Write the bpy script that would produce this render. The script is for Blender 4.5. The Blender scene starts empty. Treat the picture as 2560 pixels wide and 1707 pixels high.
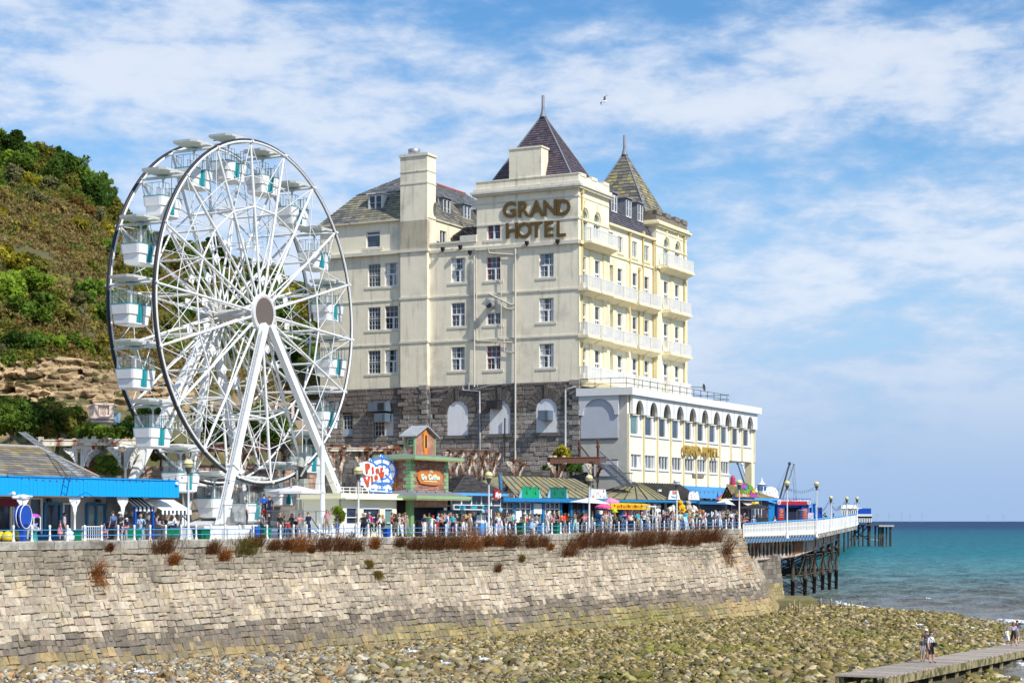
import bpy,bmesh,math,random
import numpy as np
from mathutils import Vector,Matrix,noise as mnoise
RN=random.Random(11)
rad=math.radians
sc=bpy.context.scene
COL=sc.collection
# camera, sky, sun, exposure
F,CX,HY,EYE=4600.0,1280.0,1302.0,9.2
SEA=0.35
cam=bpy.data.cameras.new('camera')
cam.sensor_width=36.0
cam.lens=36.0*F/2560.0
cam.shift_y=(HY-853.5)/2560.0
cam.clip_start,cam.clip_end=1.0,60000.0
camo=bpy.data.objects.new('camera',cam)
COL.objects.link(camo)
camo.location=(0,0,EYE)
camo.rotation_euler=(rad(90),0,0)
sc.camera=camo
SUN_AZ=(0.71,-0.704)
SUN_EL=rad(43)
sun=bpy.data.lights.new('sun','SUN')
sun.energy=4.6
sun.angle=rad(0.53)
sun.color=(1.0,0.955,0.88)
suno=bpy.data.objects.new('sun',sun)
COL.objects.link(suno)
sdir=Vector((SUN_AZ[0]*math.cos(SUN_EL),SUN_AZ[1]*math.cos(SUN_EL),math.sin(SUN_EL)))
suno.rotation_euler=sdir.to_track_quat('Z','Y').to_euler()
suno.location=(60,-60,120)
sc.view_settings.view_transform='Standard'
sc.view_settings.look='None'
sc.view_settings.exposure=0.04
sc.view_settings.gamma=1.0
sc.view_settings.use_curve_mapping=False
sc.cycles.max_bounces=6
sc.cycles.diffuse_bounces=3
sc.cycles.transparent_max_bounces=12
sc.cycles.caustics_reflective=False
sc.cycles.caustics_refractive=False
class NT:
 """small helper to wire shader nodes"""
 def __init__(s,nt):
  s.nt=nt
 def n(s,typ,props=None,**ins):
  nd=s.nt.nodes.new(typ)
  for k,v in(props or{}).items():
   setattr(nd,k,v)
  for k,v in ins.items():
   key=int(k[1:])if k[0]=='i' and k[1:].isdigit()else k.replace('_',' ')
   sock=nd.inputs[key]
   if isinstance(v,bpy.types.NodeSocket):
    s.nt.links.new(v,sock)
   else:
    sock.default_value=v
  return nd
 def math(s,op,a,b=0.0,clamp=False):
  return s.n('ShaderNodeMath',{'operation':op,'use_clamp':clamp},i0=a,i1=b).outputs[0]
 def mix(s,fac,a,b,mode='MIX'):
  nd=s.n('ShaderNodeMix',{'data_type':'RGBA','blend_type':mode})
  for key,v in((0,fac),(6,a),(7,b)):
   if isinstance(v,bpy.types.NodeSocket):
    s.nt.links.new(v,nd.inputs[key])
   else:
    nd.inputs[key].default_value=v if key==0 else(tuple(v)+(1.0,))[:4]
  return nd.outputs[2]
 def ramp(s,fac,stops,interp='LINEAR'):
  nd=s.n('ShaderNodeValToRGB')
  s.nt.links.new(fac,nd.inputs[0])
  cr=nd.color_ramp
  cr.interpolation=interp
  while len(cr.elements)<len(stops):
   cr.elements.new(0.5)
  for e,(p,c)in zip(cr.elements,stops):
   e.position=p
   e.color=(c,c,c,1)if not isinstance(c,tuple)else(tuple(c)+(1.0,))[:4]
  return nd.outputs[0]
 def maprange(s,v,a,b,c=0.0,d=1.0,smooth=False):
  nd=s.n('ShaderNodeMapRange',{'interpolation_type':'SMOOTHSTEP' if smooth else 'LINEAR'},i0=v,i1=a,i2=b,i3=c,i4=d)
  return nd.outputs[0]
 def noise(s,vec,scale,detail=3.0,rough=0.5,dist=0.0):
  nd=s.n('ShaderNodeTexNoise',None,Scale=scale,Detail=detail,Roughness=rough,Distortion=dist)
  if vec is not None:
   s.nt.links.new(vec,nd.inputs['Vector'])
  return nd.outputs[0]
world=bpy.data.worlds.new('World')
sc.world=world
world.use_nodes=True
world.node_tree.nodes.clear()
def build_world():
 N=NT(world.node_tree)
 sky=N.n('ShaderNodeTexSky',{'sky_type':'NISHITA','sun_disc':False,'sun_elevation':SUN_EL,'sun_rotation':math.atan2(SUN_AZ[0],SUN_AZ[1]),'altitude':0.0,'air_density':1.0,'dust_density':0.2,'ozone_density':3.0})
 skyc=N.n('ShaderNodeHueSaturation',None,Hue=0.5,Saturation=1.26,Value=1.38,Fac=1.0,Color=sky.outputs[0]).outputs[0]
 tc=N.n('ShaderNodeTexCoord')
 d=tc.outputs['Generated']
 sep=N.n('ShaderNodeSeparateXYZ',None,Vector=d)
 el=sep.outputs[2]
 def mp(scale,rot=(0,0,0),loc=(0,0,0)):
  m=N.n('ShaderNodeMapping',None,Vector=d)
  m.inputs['Scale'].default_value=scale
  m.inputs['Rotation'].default_value=rot
  m.inputs['Location'].default_value=loc
  return m.outputs[0]
 n1=N.noise(mp((2.6,2.6,7.0),(0,rad(-9),0),(0.35,0.2,0.27)),2.3,5,0.5,0.2)
 n2=N.noise(mp((5.0,5.0,14.0),(0,rad(-12),0),(3.1,0.0,0.7)),3.0,5,0.55,0.3)
 n3=N.noise(mp((10.0,10.0,26.0),(0,rad(-6),0),(1.1,2.0,0.4)),4.0,5,0.6,0.2)
 dens=N.math('ADD',N.math('MULTIPLY',n1,0.42),N.math('ADD',N.math('MULTIPLY',n2,0.32),N.math('MULTIPLY',n3,0.26)))
 lobes=[(-0.235,0.245,0.10,0.055,0.13),(-0.13,0.19,0.13,0.03,0.05),(0.03,0.235,0.12,0.03,0.08),(0.20,0.235,0.11,0.035,0.14),(0.22,0.15,0.10,0.035,0.09),(-0.055,0.275,0.06,0.022,-0.13),(-0.045,0.215,0.035,0.012,-0.08),(0.05,0.19,0.10,0.028,-0.09),(0.25,0.278,0.05,0.014,-0.14),(0.13,0.275,0.1,0.012,-0.10),(0.10,0.135,0.10,0.02,0.03),(-0.065,0.213,0.014,0.008,0.10),(0.02,0.29,0.05,0.012,-0.05),(0.17,0.205,0.1,0.012,-0.07)]
 y=N.math('MAXIMUM',sep.outputs[1],0.05)
 az=N.math('DIVIDE',sep.outputs[0],y)
 ez=N.math('DIVIDE',el,y)
 tot=None
 for(x0,z0,hx,hz,am)in lobes:
  a=N.math('DIVIDE',N.math('SUBTRACT',az,x0),hx)
  b=N.math('DIVIDE',N.math('SUBTRACT',ez,z0),hz)
  q=N.math('ADD',N.math('MULTIPLY',a,a),N.math('MULTIPLY',b,b))
  g=N.math('MULTIPLY',N.math('POWER',2.718,N.math('MULTIPLY',q,-1.0)),am*.62)
  tot=g if tot is None else N.math('ADD',tot,g)
 dens=N.math('ADD',dens,tot)
 veil=N.maprange(el,0.0,0.20,0.10,0.0,True)
 dens=N.math('ADD',dens,veil)
 cov=N.maprange(dens,0.40,0.60,0.0,1.0,True)
 cov=N.math('MULTIPLY',cov,0.80)
 hz=N.maprange(el,0.0,0.19,0.92,0.0,True)
 base=N.mix(hz,skyc,(2.7,4.5,7.7))
 core=N.maprange(dens,0.46,0.66,0.0,1.0,True)
 ccol=N.mix(core,(4.9,6.2,8.4),(8.0,8.4,9.2))
 ccol=N.mix(N.maprange(el,0.0,0.14,0.0,1.0,True),(3.5,5.0,7.5),ccol)
 fin=N.mix(cov,base,ccol)
 bg=N.n('ShaderNodeBackground',None,Color=fin,Strength=0.105)
 out=N.n('ShaderNodeOutputWorld',None,Surface=bg.outputs[0])
build_world()
# materials
MATS={}
def mat(name,col=(.5,.5,.5),rough=.7,var=.12,vs=2.0,metal=0.0,bump=0.0,bs=8.0,col2=None,c2=(.52,.66),c2s=1.5,vc=False,streak=0.0,spec=.4,emit=0.0,alpha=None,coat=0.0):
 """painted / mineral surface: base colour with grain, optional second colour in blotches, optional run marks, optional per-face colour"""
 if name in MATS:
  return MATS[name]
 m=bpy.data.materials.new(name)
 m.use_nodes=True
 nt=m.node_tree
 nt.nodes.clear()
 N=NT(nt)
 tc=N.n('ShaderNodeTexCoord').outputs['Object']
 if vc:
  base=N.n('ShaderNodeAttribute',{'attribute_name':'Col'}).outputs['Color']
 else:
  base=N.n('ShaderNodeRGB').outputs[0]
  base.default_value=tuple(col)+(1,)
 if col2 is not None:
  k=N.maprange(N.noise(tc,c2s,6,.62),c2[0],c2[1],0,1,True)
  base=N.mix(k,base,col2)
 if streak:
  mp=N.n('ShaderNodeMapping',None,Vector=tc)
  mp.inputs['Scale'].default_value=(1.3,1.3,.12)
  k=N.maprange(N.noise(mp.outputs[0],1.6,5,.6),.5,.75,0,streak,True)
  base=N.mix(k,base,(.10,.09,.07))
 if var:
  k=N.maprange(N.noise(tc,vs,5,.6),.25,.75,1-var,1+var)
  base=N.mix(1.0,base,N.n('ShaderNodeCombineColor',None,i0=k,i1=k,i2=k).outputs[0],'MULTIPLY')
 p=N.n('ShaderNodeBsdfPrincipled',None,Roughness=rough,Metallic=metal)
 nt.links.new(base,p.inputs['Base Color'])
 p.inputs['Specular IOR Level'].default_value=spec
 if coat:
  p.inputs['Coat Weight'].default_value=coat
 if emit:
  nt.links.new(base,p.inputs['Emission Color'])
  p.inputs['Emission Strength'].default_value=emit
 if alpha is not None:
  p.inputs['Alpha'].default_value=alpha
 if bump:
  b=N.n('ShaderNodeBump',None,Strength=bump,Distance=.05,Height=N.noise(tc,bs,5,.6))
  nt.links.new(b.outputs[0],p.inputs['Normal'])
 o=N.n('ShaderNodeOutputMaterial',None,Surface=p.outputs[0])
 MATS[name]=m
 return m
M=mat
WHITE=M('white_paint',(.80,.80,.78),.45,.05)
WHITE_W=M('white_paint_weathered',(.74,.73,.69),.6,.12,col2=(.45,.36,.26),c2=(.60,.78),c2s=2.2)
CREAM=M('cream_render_paint',(.92,.85,.63),.75,.05,.8,bump=.15,bs=3,col2=(.72,.66,.52),c2=(.55,.75),c2s=.35,streak=.22)
CREAM_T=M('cream_trim_paint',(.88,.77,.50),.7,.08,1.5,streak=.35)
CREAM_G=M('cream_gable_render',(.94,.845,.645),.8,.06,.8,bump=.3,bs=2.5,col2=(.66,.60,.48),c2=(.50,.74),c2s=.28,streak=.34)
CREAM_GT=M('cream_gable_trim',(.74,.69,.57),.75,.1,1.2,col2=(.20,.18,.15),c2=(.58,.74),c2s=1.3)
BLACK=M('black_rubber',(.025,.025,.03),.5,.1)
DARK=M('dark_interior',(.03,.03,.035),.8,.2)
DGREY=M('dark_grey_metal',(.09,.09,.10),.5,.15,metal=.3)
GALV=M('galvanised_steel',(.42,.44,.46),.4,.15,metal=.6)
LEAD=M('lead_sheet',(.22,.23,.26),.5,.2,3)
GLASS=M('window_glass',(.025,.04,.065),.06,.5,.6,spec=.7)
GLASSG=M('green_tint_glass',(.13,.24,.24),.08,.4,.8,spec=.7)
CURT=M('net_curtain',(.33,.36,.38),.8,.1)
CURT2=M('maroon_curtain',(.22,.07,.10),.8,.15)
GOLD=M('gilt_letter_face',(.125,.078,.018),.45,.12,4)
GOLD2=M('gold_letter',(.50,.33,.06),.4,.1,metal=.2)
STONEV=M('rough_stone',vc=True,rough=.9,var=.38,vs=4.2,bump=1.0,bs=6,spec=.2)
STONEW=M('weathered_wall_stone',vc=True,rough=.9,var=.30,vs=3.5,bump=1.0,bs=6,spec=.2,streak=.55,col2=(.15,.125,.095),c2=(.50,.80),c2s=.42)
SLATEV=M('roof_slate',vc=True,rough=.6,var=.15,vs=3,bump=.15,spec=.35)
WOODV=M('weathered_wood',vc=True,rough=.85,var=.25,vs=5,bump=.4,bs=10,spec=.2)
def leaf_mat():
 m=bpy.data.materials.new('foliage');m.use_nodes=True;nt=m.node_tree;nt.nodes.clear();N=NT(nt)
 c=N.n('ShaderNodeAttribute',{'attribute_name':'Col'}).outputs['Color']
 a=N.n('ShaderNodeBsdfDiffuse',None,Color=c);b=N.n('ShaderNodeBsdfTranslucent',None,Color=N.mix(1.0,c,(1.5,1.5,1.0),'MULTIPLY'))
 x=N.n('ShaderNodeMixShader',None,i0=.38,i1=a.outputs[0],i2=b.outputs[0])
 N.n('ShaderNodeOutputMaterial',None,Surface=x.outputs[0])
 return m
LEAFV=leaf_mat()
BLUE=M('bright_blue_fascia',(.0,.36,.88),.6,.06,2,streak=.10)
BLUE2=M('pier_blue_paint',(.02,.17,.36),.5,.1)
BLUE3=M('sky_blue_paint',(.09,.36,.74),.5,.08)
BLUE4=M('royal_blue_paint',(.008,.07,.42),.4,.1)
TEAL=M('teal_moulding',(.015,.27,.30),.35,.08)
CLEAR=M('clear_screen',(.75,.85,.88),.05,0,alpha=.16,spec=.6)
RUST=M('rusty_ironwork',(.66,.60,.48),.75,.2,3,col2=(.19,.065,.025),c2=(.44,.58),c2s=.9,bump=.5,bs=6)
RUSTD=M('rust_brown_iron',(.12,.055,.035),.85,.3,3,bump=.5,bs=6)
PILE=M('pile_iron',(.055,.042,.036),.85,.35,1.2,bump=.6,bs=4,col2=(.12,.10,.05),c2=(.5,.7),c2s=.6)
RED=M('red_paint',(.42,.012,.022),.45,.1)
GREENB=M('green_plastic',(.0,.16,.07),.4,.1)
ORANGE=M('orange_paint',(.75,.25,.02),.5,.1)
YELLOW=M('yellow_paint',(.82,.48,.0),.5,.06)
PINK=M('pink_fabric',(.75,.10,.28),.6,.1)
MAG=M('magenta_paint',(.52,.05,.42),.5,.1)
LGREEN=M('pale_green_paint',(.27,.44,.22),.55,.08)
KGREY=M('grey_felt_roof',(.20,.21,.22),.8,.15,2)
CONC=M('promenade_concrete',(.36,.34,.31),.9,.15,.8,bump=.3)
GLOBE=M('cream_glass_globe',(.80,.70,.34),.25,.05,spec=.5)
CYANL=M('cyan_sign_light',(.02,.42,.55),.5,0,emit=.2)
SIGNW=M('white_sign_board',(.82,.84,.88),.4,.03)
# mesh builder
class MB:
 def __init__(s):
  s.v,s.f,s.m,s.c,s.sm=[],[],[],[],[]
 def add(s,vs,fs,mi=0,col=None,smooth=False):
  o=len(s.v)
  s.v.extend([tuple(p)for p in vs])
  for f in fs:
   s.f.append(tuple(o+i for i in f))
   s.m.append(mi);s.c.append(col);s.sm.append(smooth)
 def quad(s,a,b,c,d,mi=0,col=None):
  s.add((a,b,c,d),((0,1,2,3),),mi,col)
 def poly(s,pts,mi=0,col=None):
  s.add(pts,(tuple(range(len(pts))),),mi,col)
 def box(s,x0,x1,y0,y1,z0,z1,mi=0,col=None):
  s.add([(x,y,z)for z in(z0,z1)for y in(y0,y1)for x in(x0,x1)],((0,2,3,1),(4,5,7,6),(0,1,5,4),(2,6,7,3),(0,4,6,2),(1,3,7,5)),mi,col)
 def hexa(s,p,mi=0,col=None):
  """8 corners ordered like box(): bottom 00,10,01,11, top 00,10,01,11"""
  s.add(p,((0,2,3,1),(4,5,7,6),(0,1,5,4),(2,6,7,3),(0,4,6,2),(1,3,7,5)),mi,col)
 def bar(s,p,q,w,h=None,mi=0,up=(0,0,1)):
  p,q=Vector(p),Vector(q)
  d=(q-p).normalized()
  up=Vector(up)
  if abs(d.dot(up))>.98:
   up=Vector((1,0,0))
  a=d.cross(up).normalized()*(w/2)
  b=a.cross(d).normalized()*((h or w)/2)
  s.hexa([p-a-b,p+a-b,q-a-b,q+a-b,p-a+b,p+a+b,q-a+b,q+a+b],mi)
 def tube(s,p,q,r,r2=None,n=6,mi=0,caps=True,smooth=True):
  p,q=Vector(p),Vector(q)
  d=(q-p)
  if d.length<1e-6:
   return
  d.normalize()
  a=d.orthogonal().normalized()
  b=d.cross(a)
  r2=r if r2 is None else r2
  vs=[]
  for c,rr in((p,r),(q,r2)):
   for i in range(n):
    t=2*math.pi*i/n
    vs.append(c+(a*math.cos(t)+b*math.sin(t))*rr)
  s.add(vs,[(i,(i+1)%n,n+(i+1)%n,n+i)for i in range(n)],mi,None,smooth)
  if caps:
   s.add(vs[:n],[tuple(range(n))[::-1]],mi)
   s.add(vs[n:],[tuple(range(n))],mi)
 def path(s,pts,r,n=5,mi=0,closed=False):
  pts=[Vector(p)for p in pts]
  k=len(pts)
  rings=[]
  ref=None
  for i,p in enumerate(pts):
   if closed:
    d=pts[(i+1)%k]-pts[i-1]
   else:
    d=pts[min(i+1,k-1)]-pts[max(i-1,0)]
   d.normalize()
   if ref is None:
    ref=d.orthogonal().normalized()
   ref=(ref-d*ref.dot(d)).normalized()
   b=d.cross(ref)
   rr=r[i]if isinstance(r,(list,tuple))else r
   rings.append([p+(ref*math.cos(2*math.pi*j/n)+b*math.sin(2*math.pi*j/n))*rr for j in range(n)])
  vs=[p for ring in rings for p in ring]
  fs=[]
  for i in range(k if closed else k-1):
   j2=((i+1)%k)*n
   for j in range(n):
    fs.append((i*n+j,i*n+(j+1)%n,j2+(j+1)%n,j2+j))
  s.add(vs,fs,mi,None,True)
 def lathe(s,prof,c=(0,0,0),n=12,mi=0,col=None,smooth=True):
  vs=[(c[0]+r*math.cos(2*math.pi*j/n),c[1]+r*math.sin(2*math.pi*j/n),c[2]+z)for r,z in prof for j in range(n)]
  fs=[]
  for i in range(len(prof)-1):
   for j in range(n):
    fs.append((i*n+j,i*n+(j+1)%n,(i+1)*n+(j+1)%n,(i+1)*n+j))
  s.add(vs,fs,mi,col,smooth)
  for i in(0,len(prof)-1):
   if prof[i][0]>.004:
    s.add(vs[i*n:(i+1)*n],[tuple(range(n))],mi,col)
 def ball(s,c,r,n=10,mi=0,sz=1.0,col=None):
  h=max(4,n//2)
  s.lathe([(r*math.sin(math.pi*i/h)+1e-4,-r*sz*math.cos(math.pi*i/h))for i in range(h+1)],c,n,mi,col)
 def prism(s,poly,o,ux,uy,dv,mi=0,mi2=None):
  o,ux,uy,dv=Vector(o),Vector(ux),Vector(uy),Vector(dv)
  a=[o+ux*x+uy*y for x,y in poly]
  b=[p+dv for p in a]
  n=len(a)
  s.add(a+b,[tuple(range(n))],mi)
  s.add(a+b,[tuple(range(n,2*n))[::-1]],mi)
  s.add(a+b,[(i,n+i,n+(i+1)%n,(i+1)%n)for i in range(n)],mi if mi2 is None else mi2)
 def mesh(s,name,mats):
  me=bpy.data.meshes.new(name)
  me.from_pydata(s.v,[],s.f)
  for m in(mats if isinstance(mats,(list,tuple))else[mats]):
   me.materials.append(m)
  if s.f:
   me.polygons.foreach_set('material_index',s.m)
   me.polygons.foreach_set('use_smooth',s.sm)
   if any(c is not None for c in s.c):
    at=me.attributes.new('Col','FLOAT_COLOR','FACE')
    arr=np.ones((len(s.f),4),np.float32)
    for i,c in enumerate(s.c):
     if c is not None:
      arr[i,:3]=c
    at.data.foreach_set('color',arr.ravel())
  me.update()
  return me
 def build(s,name,mats,parent=None,kind=None,label=None):
  return link(name,s.mesh(name,mats),parent,kind,label)
def link(name,me,parent=None,kind=None,label=None,loc=None,rz=None):
 o=bpy.data.objects.new(name,me)
 COL.objects.link(o)
 if parent is not None:
  o.parent=parent
 if kind:
  o['kind']=kind
 if label:
  o['label']=label
 if loc is not None:
  o.location=loc
 if rz is not None:
  o.rotation_euler=(0,0,rz)
 return o
USED=set()
def tag(o,label,cat,group=None):
 o['label']=label
 o['category']=cat
 o['kind']='thing'
 if group:
  o['group']=group
 USED.add(label)
 return o
def thing(name,label,cat,loc=(0,0,0),rz=0.0,group=None):
 o=bpy.data.objects.new(name,None)
 o.empty_display_size=.3
 COL.objects.link(o)
 o.location=loc
 o.rotation_euler=(0,0,rz)
 return tag(o,label,cat,group)
def kids(o):
 return[c for c in COL.objects if c.parent==o]
def copy_tree(o,loc,rz,label=None,childmap=None):
 c=o.copy();COL.objects.link(c)
 c.location=loc;c.rotation_euler=(0,0,rz)
 if label:
  c['label']=label
 for ch in childmap:
  d=ch[0].copy();COL.objects.link(d);d.parent=c
  for g in ch[1]:
   e=g.copy();COL.objects.link(e);e.parent=d
 return c
def tree_of(o):
 return[(ch,list(ch.children))for ch in o.children]
def bulk(name,V,Fc,mats,cols=None,parent=None,kind=None,smooth=False,tri=True):
 """numpy arrays -> one mesh (triangles or quads)"""
 me=bpy.data.meshes.new(name)
 n=Fc.shape[1]
 me.vertices.add(len(V));me.vertices.foreach_set('co',V.astype(np.float32).ravel())
 me.loops.add(Fc.size);me.loops.foreach_set('vertex_index',Fc.astype(np.int32).ravel())
 me.polygons.add(len(Fc));me.polygons.foreach_set('loop_start',np.arange(0,Fc.size,n,dtype=np.int32))
 me.update(calc_edges=True)
 if smooth:
  me.polygons.foreach_set('use_smooth',np.ones(len(Fc),bool))
 if cols is not None:
  at=me.attributes.new('Col','FLOAT_COLOR','FACE')
  arr=np.ones((len(Fc),4),np.float32);arr[:,:3]=cols
  at.data.foreach_set('color',arr.ravel())
 for m in(mats if isinstance(mats,(list,tuple))else[mats]):
  me.materials.append(m)
 return link(name,me,parent,kind)
_tx={}
def text_mesh(body,size,ext=.03,off=0.0,mt=None,shear=0.0,space=1.0):
 key=(body,size,ext,off,mt.name,shear,space)
 if key in _tx:
  return _tx[key]
 cu=bpy.data.curves.new('lettering','FONT')
 cu.body=body;cu.size=size;cu.extrude=ext;cu.offset=off;cu.shear=shear
 cu.space_character=space
 cu.align_x='CENTER';cu.align_y='CENTER'
 cu.resolution_u=3
 ob=bpy.data.objects.new('lettering',cu)
 COL.objects.link(ob)
 dg=bpy.context.evaluated_depsgraph_get();dg.update()
 me=bpy.data.meshes.new_from_object(ob.evaluated_get(dg))
 COL.objects.unlink(ob);bpy.data.objects.remove(ob)
 me.materials.clear();me.materials.append(mt)
 _tx[key]=me
 return me
def text(name,body,size,pos,ux,mt,parent,ext=.03,off=0.0,tilt=0.0,shear=0.0,space=1.0):
 """lettering standing up, reading along ux (in the parent's frame), centred on pos"""
 me=text_mesh(body,size,ext,off,mt,shear,space)
 o=link(name,me,parent)
 ux=Vector(ux).normalized()
 up=Vector((0,0,1))
 nrm=ux.cross(up)
 m=Matrix((ux,up,nrm)).transposed().to_4x4()
 if tilt:
  m=m@Matrix.Rotation(tilt,4,'Z')
 m.translation=Vector(pos)
 o.matrix_local=m
 return o
# frames of the place
UA=math.atan2(.8905,.455)
U=Vector((math.cos(UA),math.sin(UA),0));V=Vector((-U.y,U.x,0))
PA=Vector((-27.83,100.0,0));PD=Vector((.560,.8284,0)).normalized();PN=Vector((-PD.y,PD.x,0))
PANG=math.atan2(PD.y,PD.x)
def deckz(t):
 return EYE+float(np.interp(t,[0,45,66,89],[-1.17,-1.16,-.98,-.755]))
def prom(t,b,dz=0.0):
 p=PA+PD*t+PN*b
 p.z=deckz(t)+dz
 return p
def tx(x,b=0.0):
 k=(x-CX)/F
 o=PA+PN*b
 return(k*o.y-o.x)/(PD.x-k*PD.y)
def onp(x,b,dz=0.0):
 return prom(tx(x,b),b,dz)
def zat(y,Y):
 return EYE+(HY-y)/F*Y
def wpt(x,y,d):
 return Vector(((x-CX)/F*d,d,zat(y,d)))
def ground(x,d,z):
 return Vector(((x-CX)/F*d,d,z))
def coastx(Y):
 return np.interp(Y,[60,92,112,122,135,150,176,186,196,206,216],[27,27,26.5,32,36.5,40,40,35,29,17,-5])
# sea
def build_sea():
 m=bpy.data.materials.new('sea_water');m.use_nodes=True
 nt=m.node_tree;nt.nodes.clear();N=NT(nt)
 pos=N.n('ShaderNodeNewGeometry').outputs['Position']
 sp=N.n('ShaderNodeSeparateXYZ',None,Vector=pos)
 y=sp.outputs[1]
 warp=N.noise(pos,.012,4,.6)
 yy=N.math('ADD',y,N.math('MULTIPLY',N.math('SUBTRACT',warp,.5),110.0))
 lg=N.math('LOGARITHM',N.math('MAXIMUM',yy,20.0),10.0)
 t=N.maprange(lg,2.0,4.0)
 c=N.ramp(t,[(0.0,(.20,.185,.16)),(.13,(.18,.18,.16)),(.19,(.12,.185,.18)),(.25,(.07,.215,.225)),(.34,(.011,.18,.215)),(.60,(.002,.105,.17)),(.70,(.001,.045,.12)),(1.0,(.001,.03,.10))])
 mp=N.n('ShaderNodeMapping',None,Vector=pos);mp.inputs['Scale'].default_value=(.10,.045,1);mp.inputs['Rotation'].default_value=(0,0,rad(-8))
 w1=N.noise(mp.outputs[0],3.0,6,.62,.4)
 mp2=N.n('ShaderNodeMapping',None,Vector=pos);mp2.inputs['Scale'].default_value=(.5,.22,1)
 w2=N.noise(mp2.outputs[0],2.4,4,.6,.3)
 k=N.maprange(w1,.35,.7,.58,1.32)
 c=N.mix(1.0,c,N.n('ShaderNodeCombineColor',None,i0=k,i1=k,i2=k).outputs[0],'MULTIPLY')
 mp3=N.n('ShaderNodeMapping',None,Vector=pos);mp3.inputs['Scale'].default_value=(.16,.07,1)
 cap=N.maprange(N.noise(mp3.outputs[0],3.2,5,.68,.5),.755,.80,0,.75)
 cap=N.math('MULTIPLY',cap,N.maprange(y,900,3000,1,0))
 c=N.mix(cap,c,(.75,.78,.78))
 h=N.math('ADD',N.math('MULTIPLY',w1,1.0),N.math('MULTIPLY',w2,.35))
 b=N.n('ShaderNodeBump',None,Strength=.9,Distance=1.6,Height=h)
 p=N.n('ShaderNodeBsdfPrincipled',None,Roughness=N.maprange(y,120,500,.16,.5))
 p.inputs['Specular IOR Level'].default_value=.12
 nt.links.new(c,p.inputs['Base Color']);nt.links.new(b.outputs[0],p.inputs['Normal'])
 N.n('ShaderNodeOutputMaterial',None,Surface=p.outputs[0])
 mb=MB()
 L=45000
 x0,x1,y0,y1=-60.0,190.0,60.0,460.0
 mb.quad((-L,-L,SEA),(L,-L,SEA),(L,y0,SEA),(-L,y0,SEA))
 mb.quad((-L,y1,SEA),(L,y1,SEA),(L,L,SEA),(-L,L,SEA))
 mb.quad((-L,y0,SEA),(x0,y0,SEA),(x0,y1,SEA),(-L,y1,SEA))
 mb.quad((x1,y0,SEA),(L,y0,SEA),(L,y1,SEA),(x1,y1,SEA))
 mb.build('sea',m,None,'structure')
 nx,ny=300,420
 X,Y=np.meshgrid(np.linspace(x0,x1,nx),np.linspace(y0,y1,ny))
 rs=np.random.RandomState(3)
 Zs=np.zeros_like(X)
 for i in range(26):
  th=rad(-75+rs.normal(0,24));lam=rs.uniform(2.6,14);kx,ky=math.cos(th)*6.283/lam,math.sin(th)*6.283/lam
  s=np.sin(kx*X+ky*Y+rs.uniform(0,6.28))
  Zs+=(lam*.0075)*(np.exp(s*1.1)-1.3)
 e=np.minimum(np.minimum(X-x0,x1-X),np.minimum(Y-y0,y1-Y))
 Zs*=np.clip(e/12,0,1)*np.clip((y1-Y)/200,0,1)**1.3*np.clip((X-coastx(Y)+1)/14,.12,1)
 Zs=np.where(X<coastx(Y)-1.5,-.8,Zs)
 Vt=np.stack([X.ravel(),Y.ravel(),Zs.ravel()+SEA],1)
 idx=np.arange(nx*ny).reshape(ny,nx)
 Fq=np.stack([idx[:-1,:-1].ravel(),idx[:-1,1:].ravel(),idx[1:,1:].ravel(),idx[1:,:-1].ravel()],1)
 bulk('sea_swell',Vt,Fq,m,None,None,'structure',True)
build_sea()
# beach
def beachz(X,Y):
 sl=np.interp(Y,[80,100,137,170,200],[.017,.0165,.0078,.004,.005])
 dlt=coastx(Y)-X
 z=SEA+np.where(dlt>0,dlt*sl+.05*np.clip(dlt/3,0,1),dlt*.07)
 s=(X-22.2)*.44+(Y-98)*.90;q=np.abs((X-22.2)*.9-(Y-98)*.44)
 return z+np.maximum(0,9.2-7.54-s*.0255-.62-z)*np.exp(-(q/1.5)**2)*np.clip((20-s)/8,0,1)
def build_beach():
 xs=np.arange(-75,60,.9);ys=np.arange(62,222,.9)
 X,Y=np.meshgrid(xs,ys)
 Zb=beachz(X,Y)
 rs=np.random.RandomState(5)
 Zb=Zb+rs.uniform(-.06,.06,Zb.shape)
 Vt=np.stack([X.ravel(),Y.ravel(),Zb.ravel()],1)
 idx=np.arange(X.size).reshape(X.shape)
 Fq=np.stack([idx[:-1,:-1].ravel(),idx[:-1,1:].ravel(),idx[1:,1:].ravel(),idx[1:,:-1].ravel()],1)
 g=M('shingle_bed',(.10,.08,.045),.95,.4,6,bump=1.0,bs=9,col2=(.10,.09,.055),c2=(.4,.6),c2s=2.0)
 bulk('beach',Vt,Fq,g,None,None,'structure',True)
build_beach()
def ico(sub):
 bm=bmesh.new();bmesh.ops.create_icosphere(bm,subdivisions=sub,radius=1.0)
 V_=np.array([v.co[:]for v in bm.verts]);F_=np.array([[v.index for v in f.verts]for f in bm.faces]);bm.free()
 return V_,F_
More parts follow.
